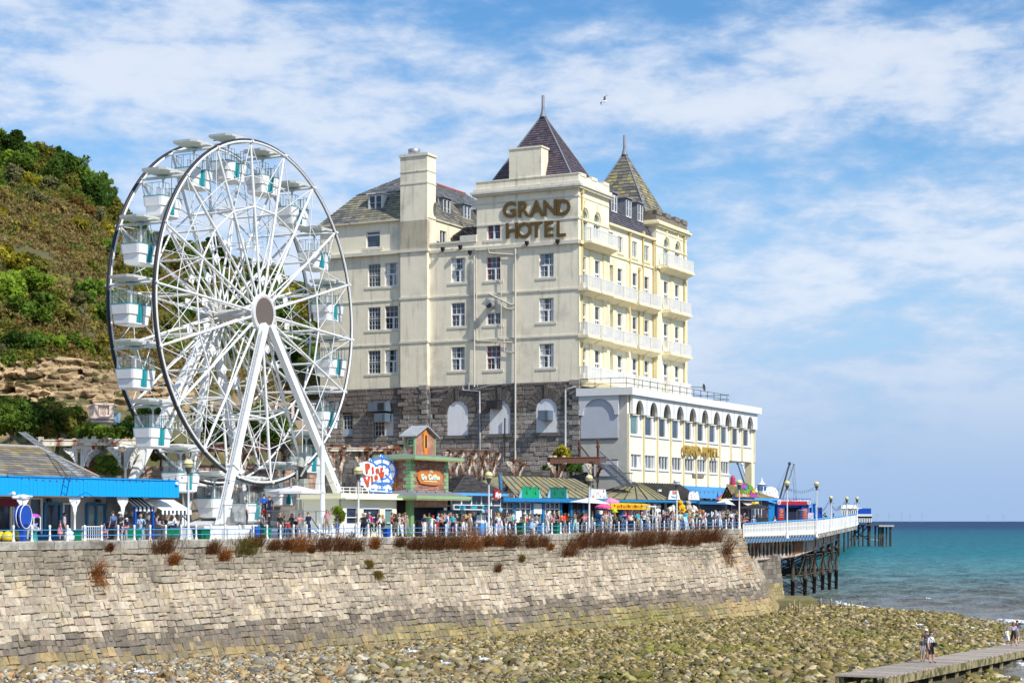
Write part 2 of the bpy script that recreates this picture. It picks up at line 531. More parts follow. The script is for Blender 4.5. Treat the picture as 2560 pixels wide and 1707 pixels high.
def stone_cols(X,Y,rs):
 n=len(X)
 dry=np.array([[.48,.37,.21],[.42,.29,.13],[.50,.44,.33],[.30,.25,.18],[.44,.26,.11],[.31,.31,.29],[.54,.50,.41],[.36,.27,.14]])
 wet=np.array([1.12,1.05,.85])*np.array([[.23,.185,.07],[.15,.125,.04],[.28,.22,.11],[.36,.29,.165],[.11,.095,.05],[.20,.175,.045],[.28,.26,.21],[.42,.355,.235],[.19,.18,.05]])
 a=dry[rs.randint(0,len(dry),n)];b=wet[rs.randint(0,len(wet),n)]
 px=CX+X/Y*F
 dist=coastx(Y)-X
 w=np.clip((px-500)/900+rs.normal(0,.22,n),0,1)[:,None]
 c=a*(1-w)+b*w
 pk=np.array([mnoise.noise(Vector((x*.16,y*.11,3.3)))for x,y in zip(X,Y)])
 g=np.clip((pk-.16)*2.6,0,1)[:,None]*np.clip((px-600)/700,0,1)[:,None]*(rs.uniform(0,1,n)<.55)[:,None]
 c=c*(1-g*.8)+np.array([.20,.20,.03])*g*.8
 return c*rs.uniform(.45,1.3,n)[:,None]
def build_stones():
 rs=np.random.RandomState(21)
 pts=[]
 N0=90000
 Y=rs.uniform(84,205,N0*3);X=rs.uniform(-40,44,N0*3)
 k=X/Y*F+CX
 rel=np.stack([X-PA.x,Y-PA.y],1)
 out=-(rel[:,0]*PN.x+rel[:,1]*PN.y);tt=rel[:,0]*PD.x+rel[:,1]*PD.y
 wallout=np.where(tt<90,2.6,2.6-(tt-90)*.35)
 ok=(k>-40)&(k<2600)&(out>wallout)&(X<coastx(Y)+np.where(Y>112,3.0,1.2))&(Y<200)
 ok&=~((np.abs((X-22.2)*.9-(Y-98)*.44)<1.55)&(Y>70)&(Y<140))
 X,Y=X[ok][:N0],Y[ok][:N0]
 n=len(X)
 r=rs.lognormal(math.log(.100),.58,n)*(1+.5*np.array([mnoise.noise(Vector((x*.09,y*.06,8)))for x,y in zip(X,Y)]))
 px=CX+X/Y*F
 r*=np.interp(px,[0,900,1700,2300],[.80,.95,1.05,1.25])
 r=np.clip(r,.04,.40)*.88
 Zs=beachz(X,Y)+r*.18
 V1,F1=ico(1)
 cols=stone_cols(X,Y,rs)
 size=r/Y
 big=np.argsort(-size)
 bi=[i for i in big if 60<px[i]<2540 and Y[i]>92 and X[i]<coastx(np.array([Y[i]]))[0]-.5][:300]
 mask=np.ones(n,bool);mask[bi]=False
 cm=M('beach_stone',vc=True,rough=.75,var=.3,vs=9,spec=.3)
 def shapes(ids,Vb):
  m_=len(ids)
  sc_=np.stack([rs.uniform(.8,1.45,m_),rs.uniform(.65,1.05,m_),rs.uniform(.38,.75,m_)],1)*r[ids][:,None]
  P=Vb[None]*sc_[:,None,:]
  P+=rs.normal(0,.15,P.shape)*r[ids][:,None,None]
  a=rs.uniform(0,6.28,m_);ca,sa=np.cos(a)[:,None],np.sin(a)[:,None]
  tl=rs.normal(0,.3,m_)[:,None]
  x=P[:,:,0]*ca-P[:,:,1]*sa;y=P[:,:,0]*sa+P[:,:,1]*ca;z=P[:,:,2]+x*tl
  return np.stack([x,y,z],2)
 V0,F0=ico(1)
 near=np.where(mask&(Y<128))[0];far=np.where(mask&(Y>=128))[0]
 V00=np.array([v for v in[(0,0,1),(.9,0,.2),(.3,.85,.2),(-.75,.5,.2),(-.75,-.5,.2),(.3,-.85,.2),(.5,.4,-.8),(-.6,0,-.8),(.4,-.5,-.8)]],float)
 F00=np.array([(0,1,2),(0,2,3),(0,3,4),(0,4,5),(0,5,1),(1,6,2),(2,7,3),(3,7,4),(4,8,5),(5,8,1),(1,8,6),(2,6,7),(4,7,8)])
 for nm,ids,Vb,Fb in(('shingle',near,V0,F0),('shingle',far,V00,F00)):
  P=shapes(ids,Vb)+np.stack([X[ids],Y[ids],Zs[ids]],1)[:,None,:]
  FF=Fb[None]+(np.arange(len(ids))*len(Vb))[:,None,None]
  bulk(nm,P.reshape(-1,3),FF.reshape(-1,3),cm,np.repeat(cols[ids],len(Fb),0),None,'stuff',False)
 V2,F2=ico(2)
 P=shapes(np.array(bi),V2)
 for j,i in enumerate(bi):
  o=bulk('stone',P[j]*1.15,F2,cm,np.repeat(cols[i][None],len(F2),0),None,None,False)
  o.location=(X[i],Y[i],Zs[i]+.02)
  w=float(px[i])
  c=cols[i];cn='weedy green' if c[1]>c[0]*.98 and c[2]<c[1]*.5 else 'pale' if c.mean()>.40 else 'dark' if c.mean()<.15 else 'ochre' if c[2]<c[0]*.55 else 'grey' if c[2]>c[0]*.8 else 'buff'
  zone=['left end of the sea wall','middle of the sea wall','right part of the sea wall','pier legs','jetty'][0 if w<700 else 1 if w<1250 else 2 if w<1750 else 3 if w<2100 and Y[i]>120 else 4]
  kind=f'{"big" if r[i] > .3 else "medium"} {cn} stone on the beach {"well below" if Y[i] < 105 and zone != "jetty" else "near"} the {zone}'
  tag(o,kind,'stone','larger stones lying on the beach');o['share']=1
build_stones()
# sea wall
def wall_path(s):
 """plan point, outward normal and top height along the face of the wall"""
 if s<=86.5:
  p=PA+PD*s;a=PANG
 else:
  q=min((s-86.5)/5.0,1.0)
  a1=PANG+rad(25)
  p=PA+PD*86.5;n=8
  L=min(s-86.5,5.0)
  for i in range(n):
   am=PANG+rad(25)*(i+.5)/n*(L/5.0)
   p=p+Vector((math.cos(am),math.sin(am),0))*(L/n)
  a=PANG+rad(25)*q
  if s>91.5:
   p=p+Vector((math.cos(a1),math.sin(a1),0))*(s-91.5)
 nrm=Vector((math.sin(a),-math.cos(a),0))
 top=deckz(min(s,89))if s<89.6 else EYE-3.7
 return p,nrm,top
def base_z(p):
 return float(beachz(np.array([p.x]),np.array([p.y]))[0])
def wall_pt(s,z,push=0.0):
 p,nrm,_=wall_path(s)
 zt=deckz(min(s,89))
 h=max(0.0,(zt-z)/8.2)
 off=2.9*h**1.5+.12*h+push
 q=p+nrm*off
 return Vector((q.x,q.y,z))
WALL=thing('sea_wall','long battered sea wall of grey and buff stone blocks holding up the promenade','wall',PA+Vector((0,0,0)))
def build_seawall():
 rs=random.Random(4)
 o=PA
 mb=MB()
 S=[x for x in np.arange(-16,86.5,3.0)]+[86.5+i*.8 for i in range(8)]+[94,98,104,112]
 zs_f=[0,.03,.07,.12,.18,.25,.33,.42,.52,.62,.72,.82,.92,1.02]
 grid=[]
 for s in S:
  top=wall_path(s)[2]-.42
  if s>89.6:
   top+=.42
  bot=-1.0
  grid.append([wall_pt(s,top+(bot-top)*f,-.10)-o for f in zs_f])
 for i in range(len(S)-1):
  for j in range(len(zs_f)-1):
   mb.quad(grid[i][j],grid[i+1][j],grid[i+1][j+1],grid[i][j+1])
 back=M('wall_mortar',(.36,.33,.27),.95,.3,4,bump=.8,bs=8,col2=(.10,.09,.07),c2=(.45,.65),c2s=.8)
 mb.build('mortar_face',back,WALL)
 stones=[]
 top0=-.45
 z=top0
 rows=[]
 while z>-9.2:
  hgt=rs.uniform(.30,.50)
  rows.append((z,hgt));z-=hgt
 for(zr,hgt)in rows:
  s=-14+rs.uniform(0,.5)
  while s<111:
   w=min(1.2,max(.24,rs.lognormvariate(math.log(.50),.36)))
   if s>60:
    w=max(w,.36)
   s1=s+w
   zt=deckz(min(s,89))+zr
   _,_,top=wall_path(s+w/2)
   zb=zt-hgt
   if zt>top+.02 or zt<base_z(wall_pt(s,max(zt,0)))-.35:
    s=s1;continue
   parts=[(s,s1,zb,zt)]
   if hgt>.36 and rs.random()<.22:
    zm=zb+hgt*rs.uniform(.4,.6)
    parts=[(s,s1,zb,zm),(s,s1,zm,zt)]
   for(a,b,c,d)in parts:
    g=.007
    j=lambda q=.034:rs.uniform(-q,q)
    pr=rs.uniform(.0,.05)
    wv=.13*mnoise.noise(Vector((a*.45,c*.6,0)))+.05*mnoise.noise(Vector((a*1.3,c*2,4)))
    quad=[(a+g+j(),c+g+j()+wv),(b-g+j(),c+g+j()+wv),(b-g+j(),d-g+j()+wv),(a+g+j(),d-g+j()+wv)]
    ins=min(.05,(d-c)*.18)
    cx_,cz_=(a+b)/2,(c+d)/2
    inner=[(x+(ins if x<cx_ else-ins),zz+(ins*.8 if zz<cz_ else-ins*.8))for x,zz in quad]
    A_=[wall_pt(x,zz,-.14)-o for x,zz in quad]
    B_=[wall_pt(x,zz,pr*.5)-o for x,zz in quad]
    C_=[wall_pt(x,zz,pr+.02+j(.03))-o for x,zz in inner]
    h=(deckz(min(a,89))-cz_)/8.2
    r=rs.random()
    hb=h+.07*mnoise.noise(Vector((a*.12,0,5.1)))+rs.uniform(-.045,.045)
    if hb<.24:
     col=rs.choice([(.36,.33,.275),(.32,.295,.25),(.40,.36,.29),(.29,.27,.23)])
    elif hb<.625:
     col=rs.choice([(.52,.46,.37),(.47,.42,.335),(.54,.49,.41),(.43,.40,.35),(.50,.43,.30),(.50,.41,.35),(.38,.355,.315),(.57,.525,.45),(.45,.405,.335)])
    elif hb<.765:
     col=rs.choice([(.19,.175,.155),(.24,.21,.18),(.15,.14,.13),(.29,.245,.19),(.22,.195,.165),(.34,.29,.22)])
    else:
     col=rs.choice([(.31,.25,.14),(.36,.28,.14),(.26,.22,.14),(.40,.32,.18),(.29,.27,.18),(.22,.20,.14)])
     if a>30:
      col=tuple(x*y for x,y in zip(col,(.95,1.02,.85)))
     if abs(a-66)<4.5+rs.uniform(-2,2)and h>.8:
      col=rs.choice([(.25,.255,.06),(.21,.225,.05),(.30,.28,.09)])
     if a>80:
      col=(.42+rs.uniform(-.06,.06),.34+rs.uniform(-.05,.05),.17)
    if 85<a<90 and hb<.6 and rs.random()<.35:
     col=(.46,.27,.12)
    k=rs.uniform(.80,1.14)*(1+.30*mnoise.noise(Vector((a*.4,zr*.25,2)))+.12*mnoise.noise(Vector((a*1.1,zr,7))))
    mn=(.345,.31,.255)if hb<.24 else(.475,.425,.345)if hb<.625 else(.22,.195,.165)if hb<.765 else(.29,.245,.15)
    col=tuple(min(.8,(x*.62+y_*.38)*k*w_*.90)for x,y_,w_ in zip(col,mn,(1.09,1.02,.92)))
    stones.append((A_,B_,C_,col,(b-a)*(d-c)/(100+a*.83)**2 if a>-1 else 0))
   s=s1
 def add_st(mb,st):
  A_,B_,C_,col,_=st
  vs=A_+B_+C_
  fs=[(8,9,10,11)]
  for i in range(4):
   j=(i+1)%4
   fs.append((4+i,4+j,8+j,8+i))
   fs.append((i,j,4+j,4+i))
  mb.add(vs,fs,0,col)
 order=sorted(range(len(stones)),key=lambda i:-stones[i][4])
 singles=set(order[:225])
 rest=MB()
 for i,st in enumerate(stones):
  if i in singles:
   m1=MB();add_st(m1,st);m1.build('stone',STONEW,WALL)
  else:
   add_st(rest,st)
 rest.build('stonework',STONEW,WALL,'stuff')
 s=-14.0;nn=0
 while s<89.2:
  w=rs.uniform(1.0,1.65)
  s1=min(s+w,89.4)
  m1=MB()
  j=lambda q=.02:rs.uniform(-q,q)
  zt0,zt1=deckz(min(s,89))+.05,deckz(min(s1,89))+.05
  ps=[]
  for zz,push in((-.48,.06),(-.06,.12)):
   for a,ztp in((s+.015,zt0),(s1-.015,zt1)):
    ps.append(((a,ztp+zz+j()),push+j()))
  f=[wall_pt(*p[0],p[1])-o for p in ps]
  f2=[wall_pt(a,ztp,.05+j())-o for a,ztp in((s+.05,zt0),(s1-.05,zt1))]
  bk=[wall_pt(a,ztp+zz,-.75)-o for zz in(-.48,0)for a,ztp in((s+.015,zt0),(s1-.015,zt1))]
  k=rs.uniform(.8,1.12)
  col=tuple(x*k for x in rs.choice([(.44,.41,.35),(.40,.375,.33),(.36,.33,.28),(.48,.45,.38)]))
  vs=f+f2+bk
  m1.add(vs,[(0,1,3,2),(2,3,5,4),(4,5,9,8),(0,2,4,8,6),(1,3,5,9,7),(0,1,7,6)],0,col)
  m1.build('coping_stone',STONEW,WALL)
  s=s1
build_seawall()
def abutment():
 rs=random.Random(6)
 m=MB()
 A_,B_=ground(1882,179.5,0)+Vector((-1.0,2.0,0)),ground(1966,193,0)+Vector((-.5,1.0,0))
 ax=(B_-A_);L=ax.length;ax.normalize();nr=Vector((ax.y,-ax.x,0))
 z=-1.0;top=EYE-3.6
 while z<top:
  h=rs.uniform(.35,.55);x=0.0
  while x<L-.05:
   w=min(rs.uniform(.5,1.1),L-x);k=rs.uniform(.75,1.2)
   c=tuple(k*q for q in(rs.choice([(.24,.21,.17),(.19,.165,.135),(.28,.245,.20)])if z>2.6 else rs.choice([(.40,.33,.17),(.34,.29,.14)])))  # pier shade put into the colour: dark above its shadow line, sunny ochre below
   of=.35*max(0,(top-z)/8)**1.6*3
   p0,p1=A_+ax*(x+.015)+nr*(of+rs.uniform(0,.06)),A_+ax*(x+w-.015)+nr*(of+rs.uniform(0,.06))
   q0,q1=A_+ax*x-nr*.8,A_+ax*(x+w)-nr*.8
   zz=lambda v,z_:Vector((v.x,v.y,z_))-PA
   m.hexa([zz(p0,z+.015),zz(p1,z+.015),zz(q0,z),zz(q1,z),zz(p0,min(top,z+h)-.01),zz(p1,min(top,z+h)-.01),zz(q0,z+h),zz(q1,z+h)],0,c)
   x+=w
  z+=h
 m.build('abutment',STONEW,WALL,'stuff')
abutment()
# promenade deck and the ground behind
def build_deck():
 mb=MB()
 ts=[-40,-16,0,30,45,55,66,78,89]
 for a,b in zip(ts[:-1],ts[1:]):
  mb.quad(prom(a,.7),prom(b,.7),prom(b,24),prom(a,24))
 mb.quad(prom(89,.7),prom(100,6,.1),prom(100,24,.1),prom(89,24))
 mb.build('promenade',CONC,None,'structure')
 mb=MB()
 pts=[(-60,17.5),(34,17.5),(60,19),(84,22),(110,24)]
 zt=EYE+2.2
 for(a,b),(c,d)in zip(pts[:-1],pts[1:]):
  mb.quad(prom(a,b)*1,prom(c,d)*1,Vector((*prom(c,d).xy,zt)),Vector((*prom(a,b).xy,zt)))
  mb.quad(Vector((*prom(a,b).xy,zt)),Vector((*prom(c,d).xy,zt)),Vector((*prom(c,d+160).xy,zt)),Vector((*prom(a,d+160).xy,zt)))
 mb.build('upper_terrace_ground',M('terrace_earth',(.22,.19,.15),.95,.25,.6,bump=.6,col2=(.36,.26,.19),c2=(.5,.6),c2s=.5),None,'structure')
build_deck()
# railing along the edge
def build_rail():
 t=thing('railing','white post railing with two bright blue rails along the edge of the sea wall','railing',prom(0,.3))
 o=t.location.copy()
 mb=MB()
 mb.lathe([(.095,0),(.095,.06),(.06,.12),(.055,.34),(.075,.37),(.055,.40),(.048,.66),(.07,.69),(.05,.72),(.075,.79),(.07,.86),(.02,.90)],n=8)
 me=mb.mesh('post',WHITE)
 ts=list(np.arange(-13.1,88.6,1.3))
 for a in ts:
  p=prom(a,.3,.05)-o
  link('post',me,t,loc=p)
 for z in(.30,.62):
  mb=MB()
  mb.path([prom(a,.3,.05+z)-o for a in[-13.1,0,22,45,56,66,78,88.4]],.022,6)
  mb.build('rail',BLUE3,t)
build_rail()
# dry plants rooted in the wall
LAND=[(0,'the blue fascia pavilion'),(200,'the striped awning stall'),(440,'the tables beside the wheel'),(600,'the white wheel platform'),(760,'the parasol by the wheel'),(880,'the cream ticket kiosk'),(1010,'the brick tower kiosk'),(1180,'the red coffee sign'),(1300,'the two green roof signs'),(1470,'the white and pink parasols'),(1580,'the yellow awning'),(1720,'the orange plush toys'),(1810,'the light blue shopfront'),(1880,'the ice cream kiosk'),(1990,'the blue booth with the red sign'),(2100,'the far end of the curved pier')]
def near(x):
 return min(LAND,key=lambda a:abs(a[0]-x))[1]
def build_wall_plants():
 rs=random.Random(9)
 spec=[(245,1418,34,'o','d'),(283,1368,14,'b','s'),(418,1362,34,'b','u'),(438,1398,22,'o','s'),(540,1368,26,'b','s'),(566,1388,22,'o','s'),(622,1366,34,'g','u'),(650,1352,24,'b','u'),(695,1360,26,'b','u'),(728,1362,20,'b','s'),(757,1358,36,'o','u'),(786,1372,16,'b','s'),(818,1358,32,'b','u'),(862,1356,34,'b','u'),(898,1364,24,'b','u'),(945,1356,24,'o','s'),(925,1392,16,'g','h'),(942,1418,18,'g','h'),(1008,1352,24,'b','u'),(1045,1354,32,'b','u'),(1080,1352,38,'b','u'),(1112,1354,34,'b','u'),(1145,1354,28,'b','u'),(1185,1350,44,'o','u'),(1228,1352,24,'b','u'),(1256,1350,24,'o','s'),(1286,1348,36,'b','u'),(1305,1396,12,'g','s'),(1240,1420,14,'b','s'),(1336,1350,32,'b','u'),(1366,1354,20,'b','s'),(1382,1366,14,'o','s'),(1426,1372,32,'b','u'),(1460,1346,42,'b','u'),(1500,1344,42,'b','u'),(1536,1346,28,'b','u'),(1566,1348,22,'b','u'),(1600,1346,36,'b','u'),(1632,1344,32,'b','u'),(1664,1342,28,'b','u'),(1700,1346,30,'b','u'),(1736,1338,44,'b','u'),(1768,1340,26,'b','u'),(1792,1338,28,'b','u'),(1816,1362,34,'b','d')]
 pal={'o':[(.27,.10,.03),(.21,.075,.025),(.33,.14,.04)],'b':[(.15,.065,.03),(.11,.05,.025),(.20,.09,.04)],'g':[(.16,.15,.03),(.20,.10,.03),(.10,.11,.03)]}
 word={'o':'rust orange','b':'dark brown','g':'half green'}
 for(x,y,sz,ct,form)in spec:
  Y0=onp(x,0).y
  z=zat(y+sz*.5,Y0)
  tt=tx(x,-.5)
  root=wall_pt(tt,z,.05)
  S=sz*rs.uniform(1.3,1.75)/F*root.y
  n=int(110+S*95)
  T=[];C=[]
  nrm=-PN
  for i in range(n):
   a=rs.gauss(.08,.30)
   up=Vector((0,0,1))if form in 'us' else Vector((0,0,-.9))if form=='h' else Vector((0,0,rs.choice([.8,-.9])))
   d=(up+PD*a+nrm*abs(rs.gauss(.25,.3))).normalized()
   L=S*rs.uniform(.35,1.0)
   b0=root+PD*rs.gauss(0,(.42 if form=='u' else .3)*S)+nrm*rs.uniform(0,.1)+Vector((0,0,rs.uniform(-.1,.1)*S))
   mid=b0+d*L*.55
   e=mid+(d+Vector((rs.gauss(0,.35),rs.gauss(0,.35),rs.gauss(.1,.25)))).normalized()*L*.5
   w=d.cross(Vector((rs.gauss(0,1),rs.gauss(0,1),rs.gauss(0,1)))).normalized()
   c=rs.choice(pal[ct]);k=rs.uniform(.7,1.4)
   c=tuple(q*k for q in c)
   T.append((b0-w*.012,b0+w*.012,mid));C.append(c)
   T.append((mid-w*.016,mid+w*.016,e));C.append(c)
   for q in range(5):
    u=b0.lerp(mid,rs.uniform(.3,1))if q<2 else mid.lerp(e,rs.uniform(0,1))
    r1=Vector((rs.gauss(0,1),rs.gauss(0,1),rs.gauss(0,1))).normalized()*rs.uniform(.03,.075)
    r2=Vector((rs.gauss(0,1),rs.gauss(0,1),rs.gauss(0,1))).normalized()*rs.uniform(.03,.06)
    T.append((u,u+r1,u+r2));C.append(tuple(v*rs.uniform(.8,1.5)for v in c))
  VV=np.array([[p[:]for p in t3]for t3 in T]).reshape(-1,3)-np.array(root[:])
  ob=bulk('dry_shrub',VV,np.arange(len(VV)).reshape(-1,3),LEAFV,np.array(C))
  ob.location=root
  fm={'u':'shrub','s':'withered tuft','d':'drooping withered shrub','h':'trailing weed'}[form]
  tag(ob,f'{word[ct]} {fm} on the sea wall below {near(x)}','plant','withered plants growing on the sea wall')
build_wall_plants()
# jetty
def build_jetty():
 rs=random.Random(2)
 d=Vector((.44,.90,0)).normalized();nn=Vector((d.y,-d.x,0))
 a0=Vector((22.2,98.0,0));
 def zz(s):return EYE-7.54-s*.0255
 t=thing('jetty','low weathered plank jetty running from the stones out into the water','jetty',a0+Vector((0,0,zz(0))))
 o=t.location.copy()
 s=-13.6
 while s<36:
  w=.24
  mb=MB();c0=rs.uniform(.75,1.2)
  col=tuple(c0*x for x in rs.choice([(.42,.355,.29),(.47,.40,.33),(.37,.315,.26)]))
  dz=rs.uniform(-.008,.008);ov=rs.uniform(-.05,.05)
  P=lambda s_,w_,z_:a0+d*s_+nn*w_+Vector((0,0,zz(s_)+z_+dz))-o
  e=.012
  mb.hexa([P(s+e,-1.25+ov,-.07),P(s+w-e,-1.25+ov,-.07),P(s+e,1.25+ov,-.07),P(s+w-e,1.25+ov,-.07),P(s+e,-1.25+ov,0),P(s+w-e,-1.25+ov,0),P(s+e,1.25+ov,0),P(s+w-e,1.25+ov,0)],0,col)
  mb.build('plank',WOODV,t)
  s+=w
 tim=M('weedy_timber',(.33,.27,.15),.9,.4,3,bump=.8,col2=(.10,.10,.03),c2=(.45,.6),c2s=1.6)
 for w_ in(-1.12,1.22):
  mb=MB();mb.bar(a0+d*-13.6+nn*w_+Vector((0,0,zz(-13.6)-.27))-o,a0+d*36+nn*w_+Vector((0,0,zz(36)-.27))-o,.16,.38)
  mb.build('side_beam',tim,t)
 for s in np.arange(-13.2,36,3.0):
  for w_ in(-1.0,1.06):
   mb=MB();p=a0+d*s+nn*w_-o
   mb.bar((p.x,p.y,zz(s)-.1-o.z),(p.x,p.y,-1.2-o.z),.2,.2);mb.build('post',tim,t)
 for i,(x,y,d_)in enumerate([(1974,1535,176),(1985,1528,178),(1998,1550,170),(1966,1548,168),(2052,1520,186),(2078,1520,188),(2104,1522,188),(2128,1520,190),(2154,1524,189)]):
  mb=MB();p=ground(x,d_,0);h=[.9,1.2,1.5,.9,1.0,.9,.5,.6,.6][i]
  mb.lathe([(.11,-.6),(.10,h*.5),(.085,h),(.03,h+.03)],n=7)
  ob=mb.build('groyne_stake',tim);ob.location=(p.x,p.y,max(SEA,base_z(p)))
  tag(ob,'weathered timber stake in the '+('stones below the end of the sea wall' if i<4 else 'shallow water beside the pier legs'),'stake','old timber stakes')
 fm=M('sea_foam',(.66,.68,.68),.8,.2,4,bump=.6)
 def foam(x0,y0,x1,y1,w,n,seed):
  rr=random.Random(seed);mb=MB()
  d0=(EYE-SEA)*F/(y0-HY);d1=(EYE-SEA)*F/(y1-HY)
  A_=ground(x0,d0,SEA);B_=ground(x1,d1,SEA)
  for i in range(n):
   f=rr.random()
   p=A_.lerp(B_,f)+Vector((rr.gauss(0,w*.35),rr.gauss(0,w),0))
   r=rr.uniform(.08,.30)*(1.1-abs(f-.5))
   mb.lathe([(r*.2+.01,.03+r*.2),(r*.9,.02+r*.1),(r*1.3,-.1)],(p.x,p.y,SEA+.06+abs(rr.gauss(0,.04))),7)
  mb.build('foam',fm,None,'stuff')
 foam(2450,1646,2600,1668,.7,240,1);foam(2505,1552,2600,1558,.8,160,2);foam(2485,1612,2530,1618,.5,100,3);foam(2450,1690,2560,1702,.4,52,5)
 foam(2090,1506,2200,1528,.5,68,6);foam(2280,1540,2330,1552,.6,72,7);foam(2330,1556,2480,1580,.5,80,8)
 foam(2170,1348,2200,1350,.8,20,9)
build_jetty()
GLASSB=M('window_glass_bluish',(.05,.085,.13),.07,.6,.5,spec=.7)
GLASSP=M('window_glass_pale',(.11,.125,.14),.1,.6,.4,spec=.6)
CURTW=M('white_curtain',(.74,.74,.72),.8,.08)
# walls with openings, windows, slates
def facade(mb,o,ax,nrm,a0,a1,z0,z1,holes,mi=0,depth=.28,rmi=None):
 """flat wall from a0..a1 along ax, z0..z1, with recessed rectangular openings (a,b,c,d)"""
 o,ax,nrm=Vector(o),Vector(ax),Vector(nrm)
 P=lambda a,z,d=0.0:o+ax*a+Vector((0,0,z))-nrm*d
 holes=[h for h in holes if h[1]>a0 and h[0]<a1 and h[3]>z0 and h[2]<z1]
 A_=sorted(set([a0,a1]+[min(max(x,a0),a1)for h in holes for x in h[:2]]))
 Z_=sorted(set([z0,z1]+[min(max(x,z0),z1)for h in holes for x in h[2:]]))
 for i in range(len(A_)-1):
  for j in range(len(Z_)-1):
   ca,cz=(A_[i]+A_[i+1])/2,(Z_[j]+Z_[j+1])/2
   if any(h[0]<ca<h[1]and h[2]<cz<h[3]for h in holes):
    continue
   mb.quad(P(A_[i],Z_[j]),P(A_[i+1],Z_[j]),P(A_[i+1],Z_[j+1]),P(A_[i],Z_[j+1]),mi)
 r=mi if rmi is None else rmi
 for(a,b,c,d)in holes:
  mb.quad(P(a,c),P(a,d),P(a,d,depth),P(a,c,depth),r)
  mb.quad(P(b,c),P(b,d),P(b,d,depth),P(b,c,depth),r)
  mb.quad(P(a,d),P(b,d),P(b,d,depth),P(a,d,depth),r)
  mb.quad(P(a,c),P(b,c),P(b,c,depth),P(a,c,depth),r)
def spandrel(mb,o,ax,nrm,a,b,zs,zt,mi=0,depth=.28,n=10):
 """fills a rectangular opening above its springing line so that it reads as an arch"""
 o,ax,nrm=Vector(o),Vector(ax),Vector(nrm)
 P=lambda x,z,d=0.0:o+ax*x+Vector((0,0,z))-nrm*d
 c=(a+b)/2;rx=(b-a)/2;rz=zt-zs
 pts=[(c-rx*math.cos(math.pi*i/n),zs+rz*math.sin(math.pi*i/n))for i in range(n+1)]
 for(x0,y0),(x1,y1)in zip(pts[:-1],pts[1:]):
  mb.quad(P(x0,y0),P(x1,y1),P(x1,zt+.001),P(x0,zt+.001),mi)
  mb.quad(P(x0,y0),P(x1,y1),P(x1,y1,depth),P(x0,y0,depth),mi)
_wm={}
